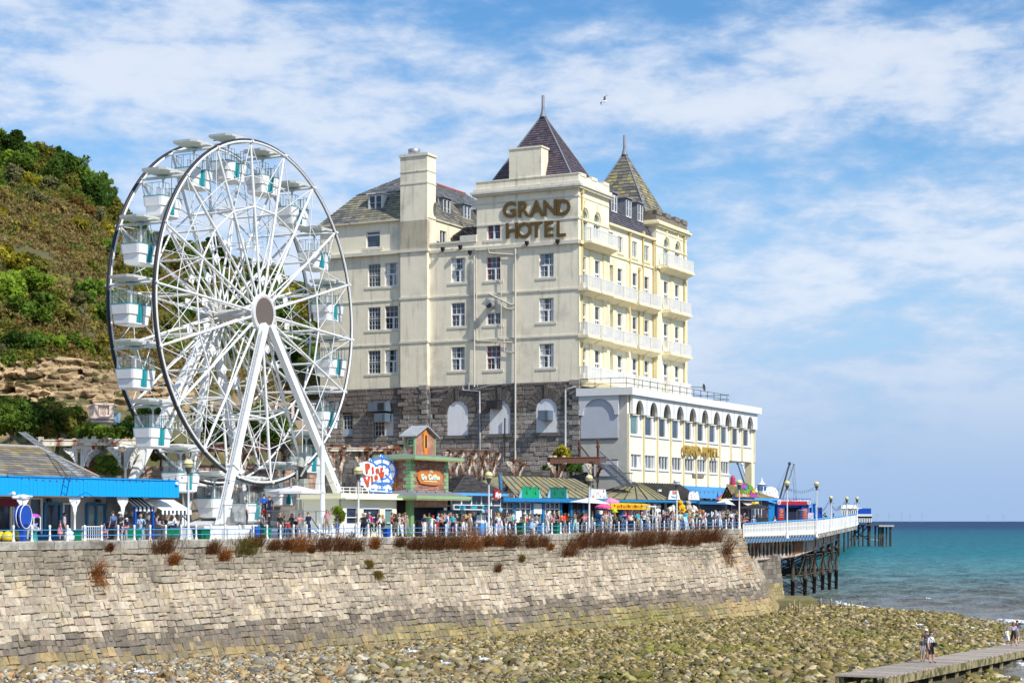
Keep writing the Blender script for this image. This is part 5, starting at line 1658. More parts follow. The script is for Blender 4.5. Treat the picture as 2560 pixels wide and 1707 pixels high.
# things sold, boards and small pieces
def shop(name,label,cat,x0,x1,b,zdz=0):
 """an Empty whose x runs along the shop front, y inland, z up from the deck; returns it and its length"""
 a0,a1=tx(x0,b),tx(x1,b)
 p=prom(a0,b)
 return thing(name,label,cat,p,PANG),a1-a0
def zl(t,x,y,b):
 return zat(y,onp(x,b).y)-t.location.z
def lx(t,x,b):
 q=onp(x,b)-t.location
 return q.x*PD.x+q.y*PD.y
def board(mb,x0,x1,y,z0,z1,mi=0,th=.06):
 mb.box(x0,x1,y,y+th,z0,z1,mi)
def pavilion():
 t,L=shop('pavilion','long pavilion with bright blue board fascia and stone slate roof at the left edge','shop',-170,443,4.2)
 xr=L;zt=3.72;zb=2.66
 rs=random.Random(3)
 w=.30;x=0
 bms=[]
 m1=MB();m1.box(.0,w-.012,0,.05,zb,zt);me=m1.mesh('fascia_board',BLUE)
 while x<xr-.01:
  o=link('fascia_board',me,t,loc=(x,rs.uniform(-.006,.006),0));x+=w
 mb=MB();mb.box(0,xr,.06,.2,zb,zt);mb.box(0,xr+.05,-.06,.25,zt,zt+.07);mb.box(xr,xr+.06,0,4.0,zb,zt);mb.build('fascia_frame',BLUE,t)
 mb=MB();mb.box(0,xr,.1,4.2,zt-.1,zt+.02);mb.build('canopy_roof',KGREY,t)
 mb=MB();mb.box(0,xr,.2,4.2,zb+.05,zb+.1);mb.build('soffit',WHITE_W,t)
 dz=1.95
 sl=lambda p,r:r.choice([(.245,.225,.195),(.20,.185,.165),(.29,.265,.225),(.17,.16,.145),(.30,.25,.16)])if p.z<zt+1.5 else r.choice([(.32,.25,.13),(.28,.23,.14),(.24,.21,.15)])
 xe=lx(t,250,4.6);xt=lx(t,106,8.4)
 slates('slates',(-2,.4,zt+.05),(xe,.4,zt+.05),(xt,4.6,zt+dz),(-2,4.6,zt+dz),.34,.62,sl,t,5)
 slates('slates',(xe,.4,zt+.05),(xe,8.8,zt+.05),(xt,4.6,zt+dz),(xt,4.6,zt+dz),.34,.62,sl,t,6)
 mb=MB();mb.path([(xe,.4,zt+.12),(xt,4.6,zt+dz+.06)],.09,5);mb.path([(-2,4.6,zt+dz+.05),(xt,4.6,zt+dz+.05)],.12,5);mb.build('ridge',M('stone_ridge',(.36,.33,.28),.8,.2),t)
 colm=MB();colm.lathe([(.11,0),(.11,.25),(.075,.32),(.07,1.55),(.10,1.6),(.07,1.66),(.07,2.66)],n=10)
 for s in(-1,1):
  poly=[(0,1.55),(s*.12,1.75),(s*.18,2.05),(s*.42,2.35),(s*.46,2.66),(0,2.66)]
  colm.prism(poly,(0,-.03,0),(1,0,0),(0,0,1),(0,.06,0))
 cm_=colm.mesh('column',WHITE)
 for x in(58,188,308):
  link('column',cm_,t,loc=(lx(t,x,4.4),.25,0))
 b=3.4
 mb=MB();mb.box(0,xr-3.6,b+.12,b+.3,0,zb);mb.build('back_wall',M('pale_shop_wall',(.40,.40,.41),.7,.1),t)
 X=lambda x:lx(t,x,4.2+b)
 for(x0,x1,z0,z1,fr)in((-60,30,.4,2.2,WHITE_W),(32,62,.4,2.5,WHITE_W),(72,106,.35,2.5,WHITE_W),(157,181,.4,2.2,WHITE_W)):
  m=MB();a,c=X(x0),X(x1)
  m.box(a,c,b-.02,b+.1,z0-.1,z0);m.box(a,c,b-.02,b+.1,z1,z1+.1);m.box(a,a+.12,b-.02,b+.1,z0,z1);m.box(c-.12,c,b-.02,b+.1,z0,z1)
  f=m.build('window',fr,t)
  m=MB();m.quad((a,b+.08,z0),(c,b+.08,z0),(c,b+.08,z1),(a,b+.08,z1));m.build('pane',GLASS,f)
 for(x0,x1)in((112,152),(218,284)):
  m=MB();a,c=X(x0),X(x1);n=1 if x0<200 else 3
  m.box(a,c,b-.04,b+.1,2.15,2.3)
  for i in range(n+1):
   q=a+(c-a)*i/n;m.box(q-.08,q+.08,b-.04,b+.1,0,2.15)
  m.box(a,c,b-.03,b+.09,0,.35)
  f=m.build('door',BLUE2,t)
  m=MB();m.quad((a,b+.06,.35),(c,b+.06,.35),(c,b+.06,2.15),(a,b+.06,2.15));m.build('pane',M('pale_reflecting_glass',(.30,.34,.33),.08,.6,.5,spec=.7)if n>1 else GLASS,f)
 m=MB();m.box(0,X(120),b-.06,b+.02,0,.38);m.build('plinth',BLUE2,t)
 m=MB();m.box(0,X(48),b-.1,b,2.05,2.5);m.build('name_board',M('maroon_board',(.20,.015,.04),.5),t)
 for x in(119,242):
  m=MB();m.box(-.16,.16,-.1,.12,-.08,.06);q=m.build('flood_lamp',BLACK,t);q.location=(X(x),b-.15,2.45);q.rotation_euler=(rad(30),0,0)
 m=MB();m.lathe([(.12,-.1),(.14,0),(.05,.1)],n=10);q=m.build('camera_housing',WHITE,t);q.location=(xr-.1,-.05,zt-.15)
 return t
pavilion()
def roof_ladder():
 a,c=wpt(55,1080,118.5),wpt(203,1190,107.5)
 t=thing('roof_ladder','grey metal ladder lying up the slope of the stone slate roof','ladder',a)
 d=c-a;sd=Vector((.8,.3,0)).normalized()*.2
 mb=MB()
 for s in(-1,1):
  mb.bar(sd*s,d+sd*s,.07,.05)
 mb.build('side_rail',GALV,t)
 mb=MB()
 for i in range(32):
  p=d*((i+.5)/32);mb.tube(p-sd,p+sd,.022,n=4)
 mb.build('rungs',GALV,t)
roof_ladder()
def awning_kiosk():
 t,L=shop('awning_stall','stall with black and white striped awnings between the pavilion and the wheel','stall',338,462,5.0)
 stripes=[M('awning_white',(.8,.8,.78),.8),M('awning_navy',(.02,.03,.07),.8)]
 xm=lx(t,385,5);
 for(x0,x1,y,z0,z1,dpt)in((0,xm,.0,2.05,2.65,1.0),(xm+.1,L,-.6,1.85,2.55,1.6)):
  mb=MB();n=int((x1-x0)/.17)
  for i in range(n):
   a,c=x0+(x1-x0)*i/n,x0+(x1-x0)*(i+1)/n
   mb.quad((a,y,z0),(c,y,z0),(c,y+dpt,z1),(a,y+dpt,z1),i%2 if x0<.1 else 0)
   mb.quad((a,y,z0),(c,y,z0),(c,y,z0-.26),(a,y,z0-.26),i%2)
  mb.build('awning',stripes,t)
 mb=MB();mb.box(0,xm,1.0,2.6,2.3,2.72);mb.build('grey_fascia',M('slate_grey_board',(.13,.16,.20),.6),t)
 mb=MB()
 for x in(.05,xm-.05):
  mb.box(x-.07,x+.07,.0,.14,0,2.1)
 mb.build('blue_post',BLUE4,t)
 mb=MB();mb.box(L-.8,L-.66,-.55,-.4,0,1.85);mb.box(L-.5,L-.42,-.5,-.42,0,1.6);mb.build('white_post',WHITE,t)
 mb=MB();mb.box(0,L-.4,2.4,2.6,0,2.4);mb.box(0,L-.3,1.2,1.9,0,1.0);mb.build('counter',M('stall_back',(.34,.34,.33),.8,.5,1.5),t)
 rs=random.Random(5);mb=MB()
 for i in range(90):
  x,z=rs.uniform(.3,L-.6),rs.uniform(1.0,1.75)
  mb.ball((x,1.25+rs.uniform(-.2,.4),z),rs.uniform(.06,.15),6,0,1,rs.choice([(.6,.58,.5),(.5,.47,.4),(.2,.18,.17),(.55,.3,.3),(.1,.1,.12)]))
 mb.build('soft_toys',M('stall_goods',vc=True,rough=.9),t,'stuff')
awning_kiosk()
def small_left():
 p=onp(57,1.6)
 t=thing('disc_sign','big glossy blue double disc sign on a blue post at the left edge','sign',p,rad(76))
 mb=MB()
 for y in(-.2,.06):
  mb.tube((0,y,1.42),(0,y+.12,1.42),.66,n=28)
 mb.build('disc',BLUE4,t)
 mb=MB()
 for y in(-.21,.05):
  mb.path([(.67*math.cos(2*math.pi*i/28),y,1.42+.67*math.sin(2*math.pi*i/28))for i in range(28)],.025,5,0,True)
 mb.build('rim',WHITE,t)
 mb=MB();mb.box(-.16,.16,-.14,.14,0,.85);mb.box(-.25,.25,-.2,.2,.72,1.0);mb.build('post',BLUE4,t)
 t=thing('vending_machine','small sweet dispenser with a clear case and a magenta lid','vending machine',onp(85,3.0),PANG)
 mb=MB();mb.lathe([(.26,0),(.22,.1),(.16,.5),(.26,.62)],n=10);mb.build('stand',M('teal_stand',(.03,.30,.27),.5),t)
 mb=MB();mb.box(-.26,.26,-.26,.26,.62,.7);
 for x in(-.25,.25):
  for y in(-.25,.25):
   mb.bar((x,y,.7),(x,y,1.4),.04)
 mb.box(-.27,.27,-.27,.27,1.36,1.42);mb.build('case',SIGNW,t)
 mb=MB();mb.lathe([(.36,1.42),(.28,1.54),(.03,1.6)],n=10);mb.build('lid',M('magenta_plastic',(.55,.07,.55),.35),t)
 rs=random.Random(1);mb=MB()
 for i in range(40):
  mb.ball((rs.uniform(-.2,.2),rs.uniform(-.2,.2),rs.uniform(.74,1.0)),.06,6,0,1,rs.choice([(.7,.65,.6),(.5,.4,.6),(.6,.5,.3),(.2,.3,.6)]))
 mb.build('sweets',M('sweets',vc=True,rough=.4),t,'stuff')
 for i,(x,lb)in enumerate(((20,'yellow ride-on toy with a rounded back beside the blue disc sign'),(38,'yellow ride-on toy, the smaller one right behind the blue post'),(-4,'yellow ride-on toy cut by the left edge'))):
  t=thing('ride_on_toy',lb,'toy',onp(x,2.2+.3*i),PANG,'yellow ride-on toys')
  mb=MB();s=.8 if i else 1
  mb.lathe([(.05,0),(.30*s,.08),(.36*s,.25),(.30*s,.45),(.16*s,.58),(.04,.62)],n=12);mb.ball((.28*s,0,.46),.17*s,10);mb.build('body',M('yellow_plastic',(.75,.55,.01),.35),t)
  mb=MB();mb.lathe([(.32,0),(.32,.08)],n=10);mb.build('base',BLACK,t)
 t=thing('white_urn','squat white urn with a knobbed lid by the railing','urn',onp(173,1.4))
 mb=MB();mb.lathe([(.2,0),(.3,.12),(.31,.3),(.22,.42),(.17,.46)],n=14);mb.build('body',WHITE,t)
 mb=MB();mb.lathe([(.27,.46),(.26,.52),(.12,.62),(.08,.66),(.10,.72),(.03,.76)],n=14);mb.build('lid',WHITE,t)
 for i,(x,lb)in enumerate(((325,'green cafe table between the seated people by the pavilion'),(420,'green cafe table where the man in white and the man in grey sit'))):
  t=thing('cafe_table',lb,'table',onp(x,1.8),PANG)
  mb=MB();mb.box(-.75,.75,-.4,.4,.66,.72);mb.build('table_top',GREENB,t)
  for q in(-.55,.55):
   mb=MB();mb.bar((q,0,0),(q,0,.66),.06);mb.bar((q,-.3,.02),(q,.3,.02),.06);mb.build('leg',GREENB,t)
  mb=MB();mb.quad((-.55,-.36,.15),(.55,-.36,.15),(.6,-.38,.64),(-.6,-.38,.64));mb.build('modesty_panel',GREENB,t)
 t=thing('barrier','low white metal barrier in front of the blue doors of the pavilion','barrier',onp(205,2.6),PANG)
 mb=MB();L=lx(t,268,2.6)
 mb.bar((0,0,.85),(L,0,.85),.05);mb.bar((0,0,.12),(L,0,.12),.05)
 for i in range(13):
  mb.bar((L*i/12,0,0),(L*i/12,0,.85),.03)
 mb.build('bars',WHITE,t)
 for(x,b,w,h,mt_,lb)in((505,1.3,.95,.62,GREENB,'dark green tub bin standing in front of the white wheel platform'),(660,1.6,.8,.75,GREENB,'green bin behind the group queueing for the wheel'),(640,1.5,.42,.75,BLUE4,'blue bin beside the green bin near the wheel'),(188,1.8,.6,.55,GREENB,'small green tub by the white urn'),(1304,1.3,.7,.9,GREENB,'green wheeled bin in front of the white doors'),(1391,1.4,.75,.85,GREENB,'green bin between the pink and orange shirted people'),(1353,1.5,.4,.8,BLUE3,'small blue bin beside the tall man in white'),(968,2.0,.5,.6,BLUE4,'blue crate under the table of the seated group by the cream kiosk')):
  t=thing('bin',lb,'bin',onp(x,b),PANG,'bins on the promenade')
  mb=MB();mb.hexa([(-w*.4,-w*.35,0),(w*.4,-w*.35,0),(-w*.4,w*.35,0),(w*.4,w*.35,0),(-w/2,-w*.42,h),(w/2,-w*.42,h),(-w/2,w*.42,h),(w/2,w*.42,h)]);mb.build('body',mt_,t)
  mb=MB();mb.box(-w*.54,w*.54,-w*.46,w*.46,h,h+.08);mb.build('lid',M('dark_green_lid',(.01,.06,.04),.5)if mt_ is GREENB else BLUE2,t)
small_left()
def cream_kiosk():
 t,L=shop('ticket_kiosk','cream flat roofed ticket kiosk carrying the illuminated wheel sign','kiosk',852,992,5.6)
 W_=lambda x:lx(t,x,5.6)
 K=M('ivory_paint',(.86,.82,.62),.6,.04)
 mb=MB();facade(mb,(0,0,0),(1,0,0),(0,-1,0),0,L,0,2.75,[(W_(908),W_(949),1.0,2.05),(W_(962),W_(980),.6,2.05),(W_(866),W_(892),1.0,2.1)],0,.15);mb.box(0,L,.16,3.5,0,2.75);mb.box(L-.1,L+.0,.0,3.5,0,2.75);mb.build('wall',K,t)
 mb=MB();mb.box(-.3,L+1.5,-.7,3.9,2.75,2.86);mb.box(-.2,L+.1,-.2,3.7,2.86,3.18);mb.build('flat_roof',M('ivory_roof_edge',(.90,.86,.62),.6,.03),t)
 for(a,c,z0,z1)in((908,949,1.0,2.05),(962,980,.6,2.05),(866,892,1.0,2.1)):
  a,c=W_(a),W_(c)
  m=MB();m.box(a,c,-.03,.05,z0-.08,z0);m.box(a,c,-.03,.05,z1,z1+.08);m.box(a-.06,a,-.03,.05,z0,z1);m.box(c,c+.06,-.03,.05,z0,z1);m.box(a,c,-.02,.04,z0+.4,z0+.46);f=m.build('window',SIGNW,t)
  m=MB();m.quad((a,.12,z0),(c,.12,z0),(c,.12,z1),(a,.12,z1));m.build('pane',GLASS if a<W_(950)else GLASSG,f)
 mb=MB()
 for z in(3.4,3.62):
  mb.bar((.3,.6,z),(L*.6,.6,z),.05)
 for x in np.linspace(.3,L*.6,6):
  mb.bar((x,.6,3.18),(x,.6,3.62),.05)
 mb.build('roof_rail',WHITE,t)
 s=thing('wheel_sign','illuminated white and blue sign shaped like a ferris wheel reading Pier View','sign',onp(942,6.4),PANG)
 sz=lambda y:zl(s,942,y,6.4)
 k=onp(942,6.4).y/F
 sx=lambda x:lx(s,x,6.4)
 cx_,cz_=sx(955),sz(1177);Rw=.92*1.0*(sz(1142)-sz(1213))/2*1.0
 Rx=(sx(989)-sx(921))/2
 ell=lambda r,n=28:[(cx_+Rx*r*math.cos(2*math.pi*i/n),cz_+Rw*r*math.sin(2*math.pi*i/n))for i in range(n)]
 mb=MB();mb.prism(ell(1.02),(0,.05,0),(1,0,0),(0,0,1),(0,.12,0),0,1)
 base=[(sx(924),sz(1229)),(sx(982),sz(1231)),(sx(979),sz(1212)),(sx(968),sz(1205)),(sx(935),sz(1207)),(sx(925),sz(1214))]
 mb.prism(base,(0,.04,0),(1,0,0),(0,0,1),(0,.12,0),0,1)
 mb.build('backing',[M('sign_white_lit',(.85,.88,.95),.4,emit=.25),BLUE3],s)
 bl=M('sign_blue_line',(.05,.22,.70),.4)
 mb=MB()
 for r,w in((1.02,.07),(.58,.06)):
  e=ell(r,36);mb.path([(x,-.02,z)for x,z in e],w,5,0,True)
 for i in range(8):
  a=2*math.pi*i/8+math.pi/2
  mb.path([(cx_+Rx*.1*math.cos(a),-.02,cz_+Rw*.1*math.sin(a)),(cx_+Rx*1.0*math.cos(a),-.02,cz_+Rw*1.0*math.sin(a))],.045,4)
  mb.path([(cx_+Rx*(1.12*math.cos(a))+.13*math.cos(q),-.03,cz_+Rw*1.12*math.sin(a)+.14*math.sin(q))for q in np.linspace(0,6.28,9)[:-1]],.05,4,0,True)
 mb.path([(x,-.02,z)for x,z in base],.05,4,0,True)
 for a,c,z in((928,937,1222),(943,964,1223),(970,979,1225)):
  mb.box(sx(a),sx(c),-.02,.02,sz(z+2),sz(z-2))
 mb.build('blue_lines',bl,s)
 mb=MB()
 for i in range(8):
  a=2*math.pi*i/8+math.pi/2
  c=Vector((cx_+Rx*1.12*math.cos(a),.0,cz_+Rw*1.12*math.sin(a)));mb.tube(c,c+Vector((0,.1,0)),.16,n=10)
 mb.build('gondola_bulb',M('sign_white_lit'),s)
 redm=M('sign_red_letter',(.58,.09,.03),.4,.25,9)
 wh=M('sign_white_lit')
 mb=MB()
 for poly in([(896,1160),(913,1154),(928,1160),(932,1168),(952,1166),(956,1178),(936,1187),(912,1190),(900,1178)],[(899,1196),(915,1192),(940,1180),(956,1170),(969,1172),(968,1180),(957,1188),(944,1200),(926,1206),(923,1224),(914,1226),(906,1214),(899,1214)]):
  mb.prism([(sx(x),sz(y))for x,y in poly],(0,-.10,0),(1,0,0),(0,0,1),(0,.08,0),0,1)
 mb.build('word_board',[wh,BLUE3],s)
 kk=onp(942,6.4).y
 def word(chs,mt_):
  for ch,x,y,px in chs:
   text('letter',ch,px/F*kk*1.12,(sx(x),-.16,sz(y)),(1,0,0),mt_,s,.04,.05,rad(8))
 word([('P',915,1173,30),('i',928,1176,20),('e',939,1175,19),('r',950,1173,18)],redm)
 word([('V',914,1207,32),('i',926,1198,20),('e',936,1192,19),('w',950,1185,22)],redm)
 mb=MB();mb.tube((sx(935),.1,3.1),(sx(935),.1,sz(1229)),.08,n=6);mb.tube((sx(970),.1,3.1),(sx(970),.1,sz(1229)),.08,n=6);mb.build('support',WHITE,s)
cream_kiosk()
def tower_kiosk():
 b=5.2
 p=onp(1026,b)
 ang=UA
 t=thing('brick_kiosk','brick tower kiosk with tiered grey roofs, pale green corner blocks and orange sign','kiosk',p,ang)
 Y0=p.y
 S=Y0/F
 BR=M('brick_veneer',(.40,.17,.11),.85,.12,1.0,bump=.2,col2=(.48,.27,.20),c2=(.45,.6),c2s=1.5)
 fx=lambda x:((x-CX)/F*p.y-p.x)/(math.cos(ang)-(x-CX)/F*math.sin(ang))
 fy=lambda x:((x-CX)/F*p.y-p.x)/(-math.sin(ang)-(x-CX)/F*math.cos(ang))
 z=lambda y,x=1026:zat(y,p.y)-p.z
 X1=fx(1118);Y1=fy(978)
 zr1,zb,zr2=z(1148),z(1228),z(1246)
 mb=MB();mb.box(0,X1,0,Y1,zb-.1,zr1);mb.build('brick_wall',BR,t)
 mb=MB();rs=random.Random(2)
 zz=zb+.05;row=0
 while zz<zr1-.12:
  for face in(0,1):
   Lf=X1 if face==0 else Y1
   x=-.0+(row%2)*.17
   while x<Lf-.05:
    w=min(.32,Lf-x-.03)
    k=rs.uniform(.75,1.25);c=tuple(k*q for q in rs.choice([(.40,.17,.11),(.46,.22,.15),(.36,.16,.12),(.50,.29,.22)]))
    if face==0:
     mb.box(x+.012,x+w,-.03,.0,zz,zz+.085,0,c)
    else:
     mb.box(-.03,.0,x+.012,x+w,zz,zz+.085,0,c)
    x+=.335
  zz+=.10;row+=1
 mb.build('brickwork',M('brick_faces',vc=True,rough=.85,var=.2,vs=5),t,'stuff')
 mq={}
 n=9
 for i in range(n):
  z0=zb+(zr1-zb)*i/n;z1=zb+(zr1-zb)*(i+1)/n
  e=.62 if i%2 else .36
  for(x0,x1,y0,y1)in((-.07,e,-.07,e),(X1-e,X1+.07,-.07,e)):
   m=MB();m.box(x0,x1,y0,y1,z0+.01,z1-.01);m.build('quoin',LGREEN,t)
 def skirt(x0,x1,y0,y1,za,e,zb_,ix,nm):
  m=MB()
  a=[(x0-e,y0-e,za),(x1+e,y0-e,za),(x1+e,y1+e,za),(x0-e,y1+e,za)]
  b_=[(x0+ix,y0+ix,zb_),(x1-ix,y0+ix,zb_),(x1-ix,y1-ix,zb_),(x0+ix,y1-ix,zb_)]
  for i in range(4):
   j=(i+1)%4;m.quad(a[i],a[j],b_[j],b_[i])
  m.poly(b_);m.build(nm,KGREY,t)
  m=MB();m.box(x0-e-.04,x1+e+.04,y0-e-.04,y1+e+.04,za-.22,za-.002);m.build('eaves_board',LGREEN,t)
  m=MB()
  nn=int((x1-x0+2*e)/.16)
  for i in range(nn):
   x=x0-e+i*.16;m.box(x,x+.08,y0-e-.03,y0-e,za-.32,za-.22)
  for i in range(int((y1-y0+2*e)/.16)):
   y=y0-e+i*.16;m.box(x0-e-.03,x0-e,y,y+.08,za-.32,za-.22)
  m.build('dentils',M('ochre_trim',(.45,.36,.16),.7),t)
 e2=.95
 skirt(0,X1,0,Y1,zr1+.25,e2,z(1130),1.05,'upper_roof')
 skirt(0,X1,0,Y1,zr2+.22,1.35,zb+.1,.0,'lower_roof')
 cx_,cy_=X1/2,Y1/2
 hx,hy=X1*.27,Y1*.27
 zt0,zt1,za=z(1132),z(1085),z(1066)
 x0,x1,y0,y1=cx_-hx,cx_+hx,cy_-hy,cy_+hy
 mb=MB();mb.box(x0,x1,y0,y1,zt0-.2,zt1);mb.prism([(x0,zt1),(x1,zt1),(cx_,za)],(0,y0,0),(1,0,0),(0,0,1),(0,y1-y0,0));mb.build('brick_wall',BR,t)
 mb=MB()
 for s in(0,1):
  a=(x0-.3,zt1-.14)if s==0 else(x1+.3,zt1-.14)
  mb.prism([a,(cx_,za+.12),(cx_,za+.22),(a[0],a[1]+.1)],(0,y0-.3,0),(1,0,0),(0,0,1),(0,y1-y0+.6,0))
 mb.build('gable_roof',M('pale_lead_roof',(.36,.38,.40),.6,.2,3),t)
 mb=MB()
 for x in(x0,x1):
  mb.box(x-.07,x+.07,y0-.05,y0+.09,zt0-.1,zt1)
 mb.box(x0-.05,x0+.05,y1-.1,y1+.05,zt0-.1,zt1);mb.build('corner_trim',LGREEN,t)
 mb=MB();wz0,wz1=z(1115),z(1084)
 mb.box(cx_-.33,cx_+.33,y0-.10,y0-.02,wz0-.2,wz1+.1);mb.prism([(cx_-.38,wz1+.1),(cx_+.38,wz1+.1),(cx_,wz1+.45)],(0,y0-.1,0),(1,0,0),(0,0,1),(0,.08,0));mb.box(cx_-.22,cx_+.22,y0-.1,y0,wz0-.55,wz0-.2)
 f=mb.build('tall_window',ORANGE,t)
 mb=MB();mb.box(cx_-.17,cx_+.17,y0-.12,y0-.10,wz0,wz1);mb.build('pane',M('plum_glass',(.10,.01,.06),.2),f)
 mb=MB();mb.box(cx_-.31,cx_-.19,y0-.125,y0-.10,wz0,wz1);mb.box(cx_+.19,cx_+.31,y0-.125,y0-.10,wz0,wz1);mb.build('shutter',YELLOW,f)
 mb=MB();r=.3;c=(x0-.04,cy_-.15,z(1103))
 mb.path([(c[0],c[1]+r*math.cos(q),c[2]+r*math.sin(q))for q in np.linspace(0,6.283,17)[:-1]],.06,5,0,True);mb.bar((c[0],c[1]-r,c[2]),(c[0],c[1]+r,c[2]),.05);mb.bar((c[0],c[1],c[2]-r),(c[0],c[1],c[2]+r),.05)
 f=mb.build('round_window',LGREEN,t)
 mb=MB();mb.tube((c[0]+.03,c[1],c[2]),(c[0]-.01,c[1],c[2]),r,n=16);mb.build('pane',GLASS,f)
 sx0,sx1=fx(1041),fx(1101);sz0,sz1=z(1210),z(1171)
 mx,mz=(sx0+sx1)/2,(sz0+sz1)/2;hw,hh=(sx1-sx0)/2,(sz1-sz0)/2
 poly=[(mx+hw*math.copysign(abs(math.cos(q))**.6,math.cos(q))*(1+.04*math.cos(6*q)),mz+hh*math.copysign(abs(math.sin(q))**.7,math.sin(q))*(1+.05*math.cos(5*q)))for q in np.linspace(0,6.283,33)[:-1]]
 s=thing('shield_sign','orange shield sign reading Go Coffee on the sunlit face of the brick kiosk','sign',p,ang)
 mb=MB();mb.prism(poly,(0,-.16,0),(1,0,0),(0,0,1),(0,.12,0));mb.build('board',M('orange_sign',(.62,.20,.03),.4,.06),s)
 mb=MB();mb.box(mx-hw*.55,mx+hw*.55,-.20,-.15,mz-hh*.62,mz-hh*.5)
 for i in range(5):
  a=rad(30+30*i);mb.bar((mx+.2*math.cos(a),-.18,mz+hh*.48+.1*math.sin(a)),(mx+.42*math.cos(a),-.18,mz+hh*.5+.27*math.sin(a)),.07,.03)
 mb.build('sunburst',M('cream_line',(.85,.75,.5),.5),s)
 for i,(w,x,szx)in enumerate((('G',-.68,.95),('o',-.44,.8),('C',-.08,1.0),('o',.13,.8),('f',.28,.9),('f',.41,.9),('e',.55,.8),('e',.70,.8))):
  text('letter',w,szx*hh,(mx+x*hw*.98,-.19,mz-.02),(1,0,0),M('mint_white_letter',(.72,.85,.72),.4),s,.03,.035)
 mb=MB();a,c=fy(972),fy(992)
 mb.box(-.12,-.02,min(a,c),max(a,c),z(1222),z(1160));f=mb.build('side_board',ORANGE,t)
 mb=MB();mb.box(-.14,-.12,min(a,c)+.25,max(a,c)-.25,z(1217),z(1166));mb.build('board_face',YELLOW,f)
 zl2=zr2-.1
 mb=MB();mb.box(.1,X1-.1,.25,.4,0,zl2);mb.box(.3,.4,.25,Y1,0,zl2);mb.build('counter_back',DARK,t)
 mb=MB();mb.box(-.12,.35,-.12,.35,0,zl2);mb.build('corner_post',M('green_post',(.20,.36,.15),.6),t)
 mb=MB();mb.box(0,X1,-.05,.1,zl2-.55,zl2);mb.build('fascia_panel',BR,t)
 for x in(1036,1143):
  m=MB();q=fx(x);m.box(q-.16,q+.18,-1.0,-.9,.0,z(1290));m.build('painted_post',M('ochre_panel',(.62,.33,.06),.6,.25,5),t)
 mb=MB();mb.box(fx(1047),fx(1088),-.6,.1,0,1.25);mb.build('fridge',M('dark_fridge',(.06,.07,.09),.3),t)
 mb=MB();mb.box(fx(1095),fx(1140),-.2,.2,0,2.0);mb.build('blue_hatch',BLUE2,t)
 mb=MB();xa,xb=fx(1052),fx(1176);z1,z0=z(1262),z(1271)
 mb.quad((fx(1050),-.4,z(1264)),(xb,-.4,z(1264)),(xb,-1.9,z1),(xa+.6,-1.9,z1));mb.build('awning',SIGNW,t)
 s=thing('awning_board','long dark board with three cyan lit words hung in front of the brick kiosk','sign',p,ang)
 mb=MB();xa=fx(1084)-.25;mb.box(xa,xb,-1.95,-1.88,z0,z1);mb.build('board',M('charcoal_board',(.035,.035,.04),.5),s)
 mb=MB();mb.box(xa,xb,-1.98,-1.86,z1,z1+.07);mb.box(xa,xb,-1.98,-1.86,z0-.07,z0);mb.box(xa-.06,xa,-1.98,-1.86,z0-.07,z1+.07);mb.build('frame',SIGNW,s)
 for i in range(3):
  text('lettering','Donuts',.36,(xa+(xb-xa)*(.2+.3*i),-1.99,(z0+z1)/2),(1,0,0),CYANL,s,.01,.012)
tower_kiosk()
